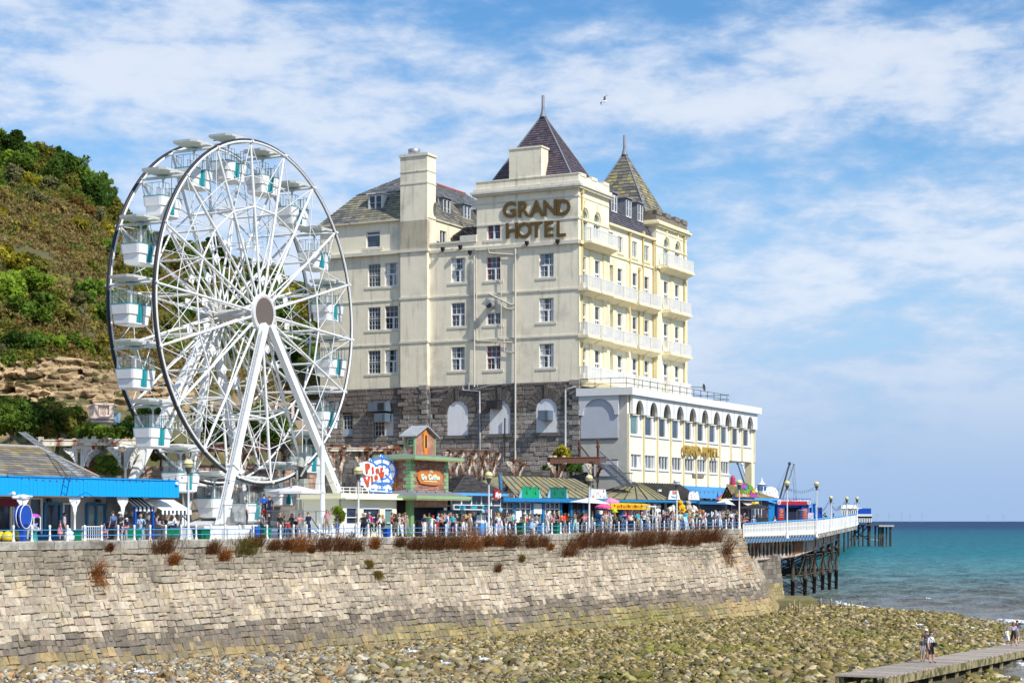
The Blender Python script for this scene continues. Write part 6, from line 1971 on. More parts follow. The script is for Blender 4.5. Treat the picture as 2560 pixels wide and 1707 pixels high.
def hip_kiosk():
 b=6.2
 t,L=shop('hip_roof_kiosk','small kiosk with a dark hipped roof between the brick tower and the long mossy roof','kiosk',1128,1252,b)
 z=lambda y,x=1170:zl(t,x,y,b)
 ze,za=z(1232),z(1182)
 xa=lx(t,1164,b+2.5)
 dark=[(.07,.065,.062),(.09,.083,.08),(.06,.056,.054)]
 D=5.0
 slates('slates',(-.4,-.5,ze),(L+.3,-.5,ze),(xa,D/2,za),(xa,D/2,za),.3,.5,dark,t,2)
 slates('slates',(-.4,D,ze),(-.4,-.5,ze),(xa,D/2,za),(xa,D/2,za),.3,.5,dark,t,3)
 slates('slates',(L+.3,-.5,ze),(L+.3,D,ze),(xa,D/2,za),(xa,D/2,za),.3,.5,dark,t,4)
 mb=MB();mb.box(-.4,L+.3,-.55,-.4,ze-.2,ze);mb.box(-.4,-.3,-.4,D,ze-.2,ze);mb.build('eaves_board',BLUE3,t)
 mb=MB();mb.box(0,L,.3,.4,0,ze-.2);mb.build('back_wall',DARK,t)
 for i in range(5):
  x0,x1=L*i/5,L*(i+1)/5
  m=MB();m.box(x0,x0+.1,0,.1,0,ze-.2);m.box(x1-.05,x1,0,.1,0,ze-.2);m.box(x0,x1,0,.1,ze-1.0,ze-.92);m.box(x0,x1,0,.1,0,.7)
  f=m.build('window',WHITE_W,t)
  m=MB();m.quad((x0,.06,.7),(x1,.06,.7),(x1,.06,ze-.2),(x0,.06,ze-.2));m.build('pane',GLASS,f)
 rs=random.Random(3)
 for i,(x,y,c)in enumerate([(1152,1277,'cyan'),(1160,1278,'cyan'),(1179,1278,'pink'),(1188,1278,'cyan'),(1206,1277,'cyan'),(1215,1278,'plum'),(1220,1286,'cyan'),(1153,1304,'cyan'),(1251,1275,'cyan'),(1188,1268,'cyan'),(1196,1268,'cyan'),(1203,1267,'cyan')]):
  q=onp(x,b-.4);q.z=zat(y,q.y)
  m=MB();m.lathe([(.05,.2),(.15,.17),(.19,-.17),(.05,-.2)],n=8);m.tube((0,0,.18),(0,0,.5),.01,n=4)
  col={'cyan':(.25,.55,.62),'pink':(.70,.30,.33),'plum':(.35,.12,.22)}[c]
  o=m.build('paper_lantern',M(c+'_paper',col,.8));o.location=q;o.rotation_euler=(rs.uniform(-.4,.4),rs.uniform(-.4,.4),0)
  tag(o,f'{c} paper lantern hanging under the eaves of the dark hipped kiosk','lantern','paper lanterns on a line')
 s=thing('coffee_sign','red square sign with white slanted lettering hung beside a lamp post','sign',onp(1241,3.2),PANG)
 zc=zl(s,1241,1236,3.2)
 m=MB();m.box(-.37,.37,-.06,.06,zc-.37,zc+.37);m.build('board',RED,s)
 text('lettering','illy',.52,(0,-.08,zc-.02),(1,0,0),SIGNW,s,.01,.02,rad(5),.25)
 m=MB();m.prism([(.4,zc+.1),(.75,zc+.12),(.72,zc-.2),(.2,zc-.45),(-.35,zc-.42),(-.5,zc-.25),(.4,zc-.3)],(0,.05,0),(1,0,0),(0,0,1),(0,.1,0));m.build('cream_panel',M('cream_panel',(.80,.74,.55),.5),s)
 m=MB();m.tube((0,.3,0),(0,.3,zc+.3),.04,n=6);m.bar((0,.3,zc),(0,.06,zc),.05);m.build('bracket',DGREY,s)
 t=thing('covered_stand','bright blue draped stand with a clear case on top','stand',onp(1203,1.6),PANG)
 m=MB();m.box(-.45,.45,-.3,.3,0,.98);m.build('drape',BLUE3,t)
 m=MB();m.box(-.5,.5,-.34,.34,.98,1.04);m.box(-.3,.3,-.25,.25,1.04,1.2);m.build('case_base',SIGNW,t)
 m=MB();m.box(-.28,.28,-.22,.22,1.2,1.6);m.build('case',CLEAR,t)
hip_kiosk()
def metal_roof(name,t,x0,x1,y0,y1,z0,z1,xt0,xt1,mats,step=.55,seed=1):
 """standing seam roof slope from eaves (x0..x1 at y0,z0) to ridge (xt0..xt1 at y1,z1): each sheet its own part, seams proud"""
 rs=random.Random(seed);n=max(3,int((x1-x0)/step))
 for i in range(n):
  a,c=i/n,(i+1)/n
  P=lambda f,k:Vector((x0+(x1-x0)*f+(xt0+(xt1-xt0)*f-x0-(x1-x0)*f)*k,y0+(y1-y0)*k,z0+(z1-z0)*k))
  m=MB();dz=Vector((0,0,rs.uniform(0,.02)))
  m.quad(P(a,0)+dz,P(c,0)+dz,P(c,1)+dz,P(a,1)+dz)
  m.bar(P(a,0)+Vector((0,0,.04)),P(a,1)+Vector((0,0,.04)),.035,.06,1)
  m.build('roof_sheet',[mats[i%(len(mats)-1)],mats[-1]],t)
def long_shop():
 b=7.0
 t,L=shop('long_shop','long shop row under a mossy standing seam roof with two green signs','shop',1240,1520,b)
 z=lambda y,x=1300:zl(t,x,y,b)
 ze=zl(t,1275,1245,b);zr=zl(t,1330,1192,b+3.5)
 mossy=[M('mossy_roof_sheet',(.27,.235,.10),.85,.3,1.2,col2=(.20,.185,.14),c2=(.42,.6),c2s=.7),M('mossy_roof_sheet_grey',(.25,.225,.14),.85,.3,1.2,col2=(.32,.27,.08),c2=(.5,.65),c2s=.7),M('roof_seam',(.10,.09,.06),.8)]
 xr0,xr1=lx(t,1250,b+3.5),lx(t,1436,b+3.5)
 metal_roof('roof',t,lx(t,1276,b),L,-.6,3.5,ze+.1,zr,xr0-.2,xr1,mossy,1.05,4)
 mb=MB();mb.quad((0,7,ze),(0,-.6,ze),(xr0-.2,3.5,zr),(xr0-.2,3.5,zr));mb.quad((L,-.6,ze),(L,7,ze),(xr1,3.5,zr),(xr1,3.5,zr));mb.build('roof_end',mossy[1],t)
 mb=MB();mb.box(0,L,-.75,-.55,ze-.28,ze+.04);mb.build('eaves_board',M('pier_blue_bright',(.01,.20,.46),.5,.1),t)
 mb=MB();mb.box(-.1,L,-.7,.6,ze-.32,ze-.29);mb.build('gutter',BLUE2,t)
 mb=MB();mb.path([(0,-.6,ze),(xr0,3.5,zr+.05)],.14,4);mb.build('barge_board',BLUE2,t)
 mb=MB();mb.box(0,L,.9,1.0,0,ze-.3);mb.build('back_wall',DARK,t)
 X=lambda x:lx(t,x,b)
 for(x0,x1,mt_)in((1252,1284,WHITE_W),(1288,1327,WHITE),(1332,1352,M('grey_shutter',(.30,.32,.35),.6)),(1364,1398,WHITE),(1430,1456,DGREY),(1460,1500,DGREY)):
  a,c=X(x0),X(x1);n=3 if mt_ is WHITE else 2
  m=MB();m.box(a,c,.0,.12,ze-.9,ze-.82);m.box(a,c,0,.12,ze-.36,ze-.3)
  for i in range(n+1):
   q=a+(c-a)*i/n;m.box(q-.05,q+.05,0,.12,0,ze-.3)
  if mt_ is WHITE:
   m.box(a+.1,a+(c-a)*.4,-.02,.06,0,1.9);
  f=m.build('shop_window',mt_,t)
  m=MB();m.quad((a,.08,0),(c,.08,0),(c,.08,ze-.3),(a,.08,ze-.3));m.build('pane',GLASS,f)
 mb=MB()
 for x in(1250,1286,1330,1358,1402,1428,1458,1502):
  q=X(x);mb.box(q-.14,q+.14,-.05,.2,0,ze-.3)
 mb.build('blue_pier',M('pier_blue_bright'),t)
 mb=MB();mb.box(X(1332),X(1352),-.12,.1,ze-1.3,ze-.4);mb.build('roller_shutter',WHITE_W,t)
 for i,(x0,x1,y0,y1,c,lb)in enumerate(((1304,1347,1218,1244,(.0,.36,.15),'bright green blank sign board on the eaves of the mossy roof, the left one'),(1375,1415,1219,1244,(.0,.16,.10),'dark green blank sign board on the eaves of the mossy roof, the right one'))):
  s=thing('roof_sign',lb,'sign',onp(x0,b-.6),PANG,'green signs on the eaves')
  w=lx(s,x1,b-.6);z0,z1=zl(s,x0,y1,b-.6),zl(s,x0,y0,b-.6)
  m=MB();m.box(0,w,-.05,.05,z0,z1);m.box(-.04,w+.04,-.07,.07,z1,z1+.06);m.build('board',M('sign_green%s'%('_deep' if i else ''),c,.45,.1),s)
  m=MB()
  for sgn,xx in((-1,0),(1,w)):
   m.prism([(xx,z0),(xx+sgn*.42,z0),(xx+sgn*.30,z0+.25),(xx+sgn*.14,z0+.45),(xx,z1-.1)],(0,-.03,0),(1,0,0),(0,0,1),(0,.06,0))
  m.build('scroll_bracket',M('pale_blue_scroll',(.30,.48,.68),.5),s)
  for q in(.25,.75):
   m=MB();m.path([(w*q,0,z1),(w*q,-.2,z1+.12),(w*q,-.45,z1+.02)],.025,5);m.lathe([(.05,0),(.11,-.16)],(w*q,-.45,z1+.02),8);m.build('sign_lamp',BLACK,s)
 s=thing('pastel_sign','pale pastel sign board with soft fruit colours on the eaves behind a lamp post','sign',onp(1477,b-.6),PANG)
 w=lx(s,1513,b-.6);z0,z1=zl(s,1477,1246,b-.6),zl(s,1477,1222,b-.6)
 m=MB();m.box(0,w,-.05,.05,z0,z1);m.build('board',M('pastel_print',(.55,.74,.82),.5,.1,1.5,col2=(.82,.80,.78),c2=(.45,.55),c2s=1.2),s)
 for(fx_,fz,r,c)in((.12,.2,.16,ORANGE),(.88,.15,.15,M('peach_print',(.80,.35,.25),.6)),(.85,.8,.14,PINK),(.62,.25,.1,BLUE3)):
  m=MB();m.tube((w*fx_,-.06,z0+(z1-z0)*fz),(w*fx_,-.052,z0+(z1-z0)*fz),r,n=12);m.build('printed_fruit',c,s)
 m=MB()
 for sgn,xx in((-1,0),(1,w)):
  m.prism([(xx,z0),(xx+sgn*.5,z0),(xx+sgn*.3,z0+.3),(xx+sgn*.14,z0+.6),(xx,z1-.1)],(0,-.03,0),(1,0,0),(0,0,1),(0,.06,0))
 m.build('scroll_bracket',M('pale_blue_scroll'),s)
 text('lettering','ICE',.36,(w*.45,-.07,z0+(z1-z0)*.55),(1,0,0),M('faded_pink_letter',(.78,.45,.5),.5),s,.005,.01)
long_shop()
def gift_shop():
 b=6.6
 t,L=shop('gift_shop','gift shop with a mossy hipped roof that runs into a black ribbed roof','shop',1516,1772,b)
 ze=zl(t,1600,1250,b);zr=zl(t,1590,1206,b+4)
 X=lambda x,bb=b:lx(t,x,bb)
 mo=[M('mossy_roof_sheet'),M('mossy_roof_sheet_grey'),M('roof_seam')]
 blk=M('black_ribbed_sheet',(.04,.038,.036),.55,.2,2)
 xa=X(1587,b+4);xr=X(1662,b+4);xe=X(1628)
 hip=[Vector((-.2,3.0,ze+.05)),Vector((.6,-.2,ze+.05)),Vector((X(1572),-.9,ze+.05)),Vector((xe,-.7,ze+.05))]
 ap=Vector((xa,4,zr))
 for a,c in zip(hip[:-1],hip[1:]):
  n=2
  for i in range(n):
   m=MB();p,q=a.lerp(c,i/n),a.lerp(c,(i+1)/n)
   m.add([p,q,ap],[(0,1,2)]);m.bar(p+Vector((0,0,.05)),ap+Vector((0,0,.05)),.07,.1,1);m.build('roof_sheet',[mo[i%2],mo[2]],t)
 metal_roof('roof',t,xe,X(1662),-.7,4,ze+.05,zr,xa,xa+(X(1662)-xe)*.45,[mo[0],mo[1],mo[2]],.9,2)
 metal_roof('roof',t,X(1662),X(1745),-.7,4,ze+.05,zr,xa+(X(1662)-xe)*.45,X(1700,b+4),[blk,blk,mo[2]],.42,3)
 mb=MB();mb.quad((X(1745),-.7,ze+.05),(X(1745),8,ze),(X(1700,b+4),4,zr),(X(1700,b+4),4,zr));mb.build('roof_end',blk,t)
 mb=MB();mb.box(X(1675),X(1675)+.5,1.2,1.35,ze+.9,ze+1.1);o=mb.build('white_patch',SIGNW,t)
 mb=MB();mb.path([(.4,-.6,ze-.12),(X(1572),-1.0,ze-.12),(xe,-.85,ze-.12),(X(1770),-.85,ze-.12)],.16,4);mb.build('eaves_board',M('pier_blue_bright'),t)
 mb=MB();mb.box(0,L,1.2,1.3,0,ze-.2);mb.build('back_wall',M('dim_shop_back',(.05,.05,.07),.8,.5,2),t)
 mb=MB()
 for x in(1520,1560,1626,1644,1668,1690,1720,1766):
  q=X(x);mb.box(q-.09,q+.09,.1,.25,0,ze-.2)
 mb.build('door_post',WHITE_W,t)
 mb=MB();mb.box(X(1630),X(1650),-.1,.15,ze-1.0,ze-.25);mb.build('roller_shutter',M('grey_shutter'),t)
 s=thing('yellow_awning','bright yellow awning with a row of orange letters over racks of clothes','awning',onp(1520,b-1.6),PANG)
 w=lx(s,1626,b-1.6);z1=zl(s,1560,1260,b-1.6);z0=zl(s,1560,1273,b-1.6)
 m=MB();m.box(0,w,0,.05,z0,z1);m.quad((0,0,z1),(w,0,z1),(w,1.5,z1+.25),(0,1.5,z1+.25));m.build('cloth',YELLOW,s)
 text('lettering','ROCK FACTORY CANDY CO',.33,(w/2,-.02,(z0+z1)/2),(1,0,0),M('orange_red_letter',(.62,.13,.02),.5),s,.005,.012,0,0,1.05)
 for i in range(5):
  m=MB();m.lathe([(.16,0),(.12,.09),(.02,.12)],(w*(.15+.16*i),-.06,z1-.05),8);m.build('lamp_cap',YELLOW,s)
 cols=[((.75,.74,.68),'white'),((.06,.12,.30),'navy'),((.70,.28,.36),'pink'),((.03,.10,.08),'dark green'),((.55,.55,.50),'grey'),((.60,.06,.08),'red'),((.20,.38,.65),'light blue'),((.72,.66,.50),'beige')]
 sp=[(1551,1),(1557,6),(1563,2),(1568,5),(1574,2),(1580,0),(1590,4),(1596,0),(1611,0),(1618,6),(1547,3),(1637,0),(1645,0),(1676,7),(1683,0),(1668,1)]
 for i,(x,ci)in enumerate(sp):
  c,nm=cols[ci]
  p=onp(x,b-1.0);p.z+=1.0
  m=MB();h=1.0+.15*(i%3)
  for d in(-.04,.04):
   m.poly([(-.12,d,h),(.12,d,h),(.30,d*1.6,h-.12),(.24,d*1.8,h-.35),(.18,d*1.6,h-.25),(.22,d*2.2,0),(-.22,d*2.2,0),(-.18,d*1.6,h-.25),(-.24,d*1.8,h-.35),(-.30,d*1.6,h-.12)])
  m.tube((0,0,h),(0,0,h+.12),.012,n=4)
  o=m.build('garment',M(nm.replace(' ','_')+'_cloth',c,.85,.15,4));o.location=p;o.rotation_euler=(0,0,PANG+rad(-20+13*(i%4)))
  tag(o,f'{nm} garment hanging on the rack '+('below the yellow awning' if x<1625 else 'right of the yellow awning'),'garment','clothes hung for sale')
 rs=random.Random(4)
 for i,(x,y,c,nm)in enumerate([(1703,1268,(.78,.42,.02),'orange'),(1708,1279,(.80,.46,.03),'golden'),(1722,1270,(.50,.42,.33),'beige'),(1731,1282,(.78,.75,.70),'white'),(1738,1287,(.72,.50,.38),'peach'),(1750,1291,(.28,.10,.05),'brown'),(1726,1300,(.55,.22,.06),'russet'),(1722,1290,(.62,.38,.05),'ochre')]):
  p=onp(x,b-1.2);p.z=zat(y,p.y)
  m=MB();m.ball((0,0,0),.36,10,0,1.15);m.ball((0,-.08,.48),.25,10)
  for sg in(-1,1):
   m.ball((sg*.18,0,.66),.09,6);m.tube((sg*.25,0,.15),(sg*.52,-.1,-.1),.11,.08,6);m.tube((sg*.18,0,-.28),(sg*.24,-.12,-.58),.13,.09,6)
  o=m.build('plush_toy',M(nm+'_plush',c,.95,.15,6));o.location=p;o.rotation_euler=(rs.uniform(-.2,.2),rs.uniform(-.5,.5),PANG)
  tag(o,f'big {nm} plush toy hanging by the shop door left of the light blue front','plush toy','plush toys hung for sale')
 for(x0,x1,y0,y1,lb,kind)in((1675,1695,1226,1248,'white shaped sign with red and blue lettering on the eaves of the black ribbed roof',0),(1724,1744,1228,1249,'white shaped sign with small dark dots at the right end of the black ribbed roof',1)):
  s=thing('eaves_sign',lb,'sign',onp(x0,b-.9),PANG)
  w=lx(s,x1,b-.9);z0,z1=zl(s,x0,y1,b-.9),zl(s,x0,y0,b-.9)
  m=MB();m.prism([(-.35 if not kind else-.25,z0),(w+.35,z0),(w+.2,z0+.35),(w,z1-.1),(w,z1),(0,z1),(0,z1-.1),(-.2,z0+.35)],(0,-.04,0),(1,0,0),(0,0,1),(0,.08,0));m.build('board',SIGNW,s)
  if not kind:
   text('lettering','FUN',.42,(w/2,-.06,z0+.62),(1,0,0),M('sign_red_letter'),s,.005,.02)
   m=MB();m.path([(w*.1,-.06,z0+.32),(w*.5,-.06,z0+.2),(w*.9,-.06,z0+.32)],.05,4);m.build('printed_wave',BLUE3,s)
  else:
   m=MB();rs2=random.Random(7)
   for i in range(9):
    m.tube((w*rs2.uniform(.1,.9),-.06,z0+(z1-z0)*rs2.uniform(.15,.95)),(w*.5,-.05,z0+.5),.01,n=4)if False else m.ball((w*rs2.uniform(.1,.9),-.04,z0+(z1-z0)*rs2.uniform(.15,.95)),.05,6)
   m.build('printed_dots',BLACK,s)
gift_shop()
def ice_kiosk():
 b=7.5
 t,L=shop('ice_cream_kiosk','ice cream kiosk with ochre tiled roof and painted rainbow coloured sign','kiosk',1822,1912,b)
 zc=lambda y,x=1870,bb=b:zl(t,x,y,bb)
 ze=zc(1244);zr=zc(1216)
 X=lambda x:lx(t,x,b)
 mossy=lambda p,r:r.choice([(.36,.26,.09),(.30,.23,.10),(.26,.21,.13)])
 slates('slates',(-.5,-.7,ze),(L+1.5,-.7,ze),(L*.55,2.5,zr+.3),(L*.5,2.5,zr+.3),.3,.6,mossy,t,3)
 slates('slates',(L+1.5,-.7,ze),(L+1.5,6,ze),(L*.55,2.5,zr+.3),(L*.55,2.5,zr+.3),.3,.6,mossy,t,4)
 mb=MB();mb.box(-.5,L+1.5,-.8,-.65,ze-.25,ze);mb.build('eaves_board',BLUE3,t)
 mb=MB();mb.box(0,L+1.3,.2,5,0,ze-.25);mb.build('wall',M('aubergine_wall',(.06,.035,.055),.6,.2),t)
 mb=MB()
 for i in range(4):
  q=X(1882)+i*.75;mb.box(q-.05,q+.05,.1,.2,0,ze-.25)
 mb.box(X(1882),X(1882)+2.25,.1,.2,ze-1.1,ze-1.0);f=mb.build('window',WHITE,t)
 mb=MB();mb.quad((X(1882),.15,.8),(X(1882)+2.25,.15,.8),(X(1882)+2.25,.15,ze-.25),(X(1882),.15,ze-.25));mb.build('pane',GLASS,f)
 st=[M('awning_cream',(.82,.76,.62),.8),M('awning_rose',(.72,.48,.36),.8)]
 mb=MB();n=16;xa,xb=X(1848),X(1884)
 for i in range(n):
  a,c=xa+(xb-xa)*i/n,xa+(xb-xa)*(i+1)/n
  mb.quad((a,-1.3,ze-.95),(c,-1.3,ze-.95),(c,.1,ze-.35),(a,.1,ze-.35),i%2)
  mb.quad((a,-1.3,ze-.95),(c,-1.3,ze-.95),(c,-1.3,ze-1.15),(a,-1.3,ze-1.15),i%2)
 mb.build('awning',st,t)
 s=thing('painted_sign','arched sign painted purple, green and yellow on the ice cream kiosk roof','sign',onp(1838,b-1.0),PANG)
 w=lx(s,1891,b-1);z0=zl(s,1866,1243,b-1);z1=zl(s,1866,1207,b-1);h=z1-z0
 m=MB()
 pts=[(0,0),(1,0),(1.0,.25),(.93,.55),(.80,.80),(.62,.90),(.55,1.0),(.42,.98),(.30,.85),(.16,.72),(.05,.40)]
 m.prism([(x*w,z0+y*h)for x,y in pts],(0,0,0),(1,0,0),(0,0,1),(0,.12,0));m.build('board',M('sign_plum',(.30,.04,.16),.5,.25,3,col2=(.06,.22,.04),c2=(.45,.55),c2s=.9),s)
 def blot(poly,mt_,y=-.01):
  m=MB();m.prism([(a*w,z0+c*h)for a,c in poly],(0,y-.012,0),(1,0,0),(0,0,1),(0,.01,0));m.build('painted_patch',mt_,s)
 blot([(.60,.85),(.78,.78),(.86,.5),(.66,.5)],M('sign_green_patch',(.12,.35,.03),.5));blot([(.82,.72),(.92,.5),(.95,.3),(.78,.35)],YELLOW);blot([(.70,.03),(.98,.03),(.97,.24),(.74,.32)],MAG);blot([(.05,.03),(.66,.03),(.68,.22),(.08,.25)],M('sign_orange_patch',(.72,.24,.06),.5));blot([(.22,.78),(.42,.94),(.5,.75),(.3,.6)],MAG)
 text('lettering','ICE',.40,(w*.48,-.05,z0+h*.66),(1,0,0),BLUE3,s,.01,.02)
 text('lettering','Cream',.66,(w*.46,-.05,z0+h*.40),(1,0,0),M('lime_letter',(.25,.55,.05),.4),s,.012,.025,rad(6))
 text('lettering','ROLLS',.34,(w*.42,-.05,z0+h*.13),(1,0,0),SIGNW,s,.01,.01)
 q=ground(1832,200,EYE-.9)
 tt=thing('tent','pointed pink and yellow fairground tent top behind the ice cream kiosk','tent',q)
 zt=zat(1210,200)-q.z;zf=zat(1188,200)-q.z
 m=MB();n=12
 for i in range(n):
  a,c=2*math.pi*i/n,2*math.pi*(i+1)/n
  for(r0,z0_,r1,z1_)in((2.3,zt-2.0,1.0,zt-.9),(1.0,zt-.9,.15,zt+.1)):
   m.quad((r0*math.cos(a),r0*math.sin(a),z0_),(r0*math.cos(c),r0*math.sin(c),z0_),(r1*math.cos(c),r1*math.sin(c),z1_),(r1*math.cos(a),r1*math.sin(a),z1_),i%3)
 m.lathe([(2.2,0),(2.2,zt-2.0)],n=12,mi=2);m.build('canopy',[PINK,M('tent_yellow',(.80,.65,.15),.7),M('tent_cream',(.78,.72,.62),.7)],tt)
 m=MB();m.lathe([(.30,zt-.2),(.36,zt+.1),(.26,zt+.45),(.3,zt+.6),(.12,zt+.95),(.02,zf)],n=8);m.build('finial',M('raspberry_finial',(.45,.04,.10),.5),tt)
 t2=thing('round_stall','round black stall with a glowing yellow light on top beside the pier entrance','stall',onp(1888,4.0),PANG)
 m=MB();m.lathe([(1.3,0),(1.3,1.1)],n=16);m.build('counter',DARK,t2)
 m=MB();m.lathe([(1.7,2.0),(1.5,2.15),(.4,2.4),(.3,2.5)],n=16);m.build('roof',BLACK,t2)
 m=MB();m.box(-.35,.35,-.2,.2,2.45,2.7);m.build('lamp_box',M('yellow_glow',(.9,.62,.05),.4,emit=.4),t2)
 m=MB()
 for a in range(6):
  m.tube((1.2*math.cos(a),1.2*math.sin(a),1.1),(1.2*math.cos(a),1.2*math.sin(a),2.1),.03,n=5)
 m.build('stall_post',GALV,t2)
 t3,L3=shop('dark_cafe','dark fronted cafe counter under the light blue band of the restaurant wing','cafe',1742,1826,5.6)
 zt=zl(t3,1790,1254,5.6)
 m=MB();m.box(0,L3,-.3,3,zt-.25,zt);m.build('flat_roof',BLUE2,t3)
 m=MB();m.box(0,L3,.6,.8,0,zt-.25);m.build('back',M('cafe_back',(.02,.03,.05),.4,.5,2),t3)
 m=MB();m.box(L3*.1,L3*.75,-.1,.4,0,1.05);m.box(0,.2,-.2,.1,0,zt-.25);m.box(L3-.2,L3,-.2,.1,0,zt-.25);m.build('counter',M('cafe_counter',(.02,.04,.08),.3),t3)
 m=MB();rs=random.Random(6)
 for i in range(26):
  x=L3*rs.uniform(.2,.7);m.box(x,x+rs.uniform(.1,.3),-.14,-.1,1.1+rs.uniform(0,.5),1.2+rs.uniform(.1,.5))
 m.build('menu_cards',SIGNW,t3,'stuff')
ice_kiosk()
parasol(1476,2.6,2.5,1.9,SIGNW,'tilted plain white parasol beside a lamp post',(-.1,.0),8,.5,False)
parasol(1508,3.4,2.2,.75,PINK,'rounded bright pink parasol left of the yellow awning',(0,0),10,.38)
parasol(1526,4.2,2.6,.8,M('rose_pink_cloth',(.80,.28,.45),.7),'rose pink parasol touching the yellow awning',(.1,0),10,.4)
parasol(1815,3.0,2.4,1.0,SIGNW,'small white parasol at the right end of the dark cafe',(-.15,0),6,.55,False)
def white_arbor():
 t=thing('display_frame','white display frame with a flat top at the right end of the yellow awning','display stand',onp(1624,2.6),PANG)
 m=MB()
 for x in(-.55,.55):
  m.bar((x,0,0),(x,0,2.15),.07)
 m.box(-.7,.7,-.3,.3,2.15,2.25);m.bar((-.55,0,1.4),(.55,0,1.4),.04);m.build('frame',WHITE,t)
 rs=random.Random(5)
 for i,(x,y,c,nm)in enumerate([(1494,1288,(.02,.22,.42),'blue'),(1503,1282,(.75,.7,.6),'cream'),(1512,1288,(.60,.03,.02),'red'),(1500,1296,(.42,.02,.30),'purple'),(1490,1299,(.03,.30,.36),'teal'),(1527,1290,(.18,.25,.50),'denim blue'),(1536,1277,(.45,.55,.03),'lime'),(1490,1307,(.02,.40,.33),'turquoise')]):
  p=onp(x,4.4);p.z=zat(y,p.y)
  m=MB();r=.26
  m.ball((0,0,0),r,12,0,.8);m.lathe([(r*1.35,-.1),(r*1.3,-.06),(r*.9,-.02)],n=12)
  m.tube((0,0,-.2),(0,.25,-.2),.02,n=4)
  o=m.build('sun_hat',M(nm.replace(' ','_')+'_hat',c,.8));o.location=p
  tag(o,f'{nm} sun hat on the display stand below the pink parasols','hat','hats on display')
 t=thing('hat_stand','tall dark display stand carrying coloured hats below the pink parasols','display stand',onp(1508,4.8),PANG)
 m=MB();m.box(-1.2,1.2,-.1,.1,0,1.9);m.build('panel',M('stand_panel',(.10,.10,.14),.8,.5,3),t)
 m=MB()
 for z in(.7,1.1,1.5,1.85):
  m.bar((-1.2,-.2,z),(1.2,-.2,z),.04)
 m.build('rail',GALV,t)
 t=thing('sandwich_board','blue and white sandwich board leaning in front of the plush toys','sign',onp(1712,1.4),PANG)
 for s in(-1,1):
  m=MB();m.hexa([(-.35,s*.35-.02,0),(.35,s*.35-.02,0),(-.35,s*.35+.02,0),(.35,s*.35+.02,0),(-.35,-.02,1.25),(.35,-.02,1.25),(-.35,.02,1.25),(.35,.02,1.25)]);m.build('panel',M('poster_blue',(.35,.52,.72),.5,.4,2),t)
white_arbor()
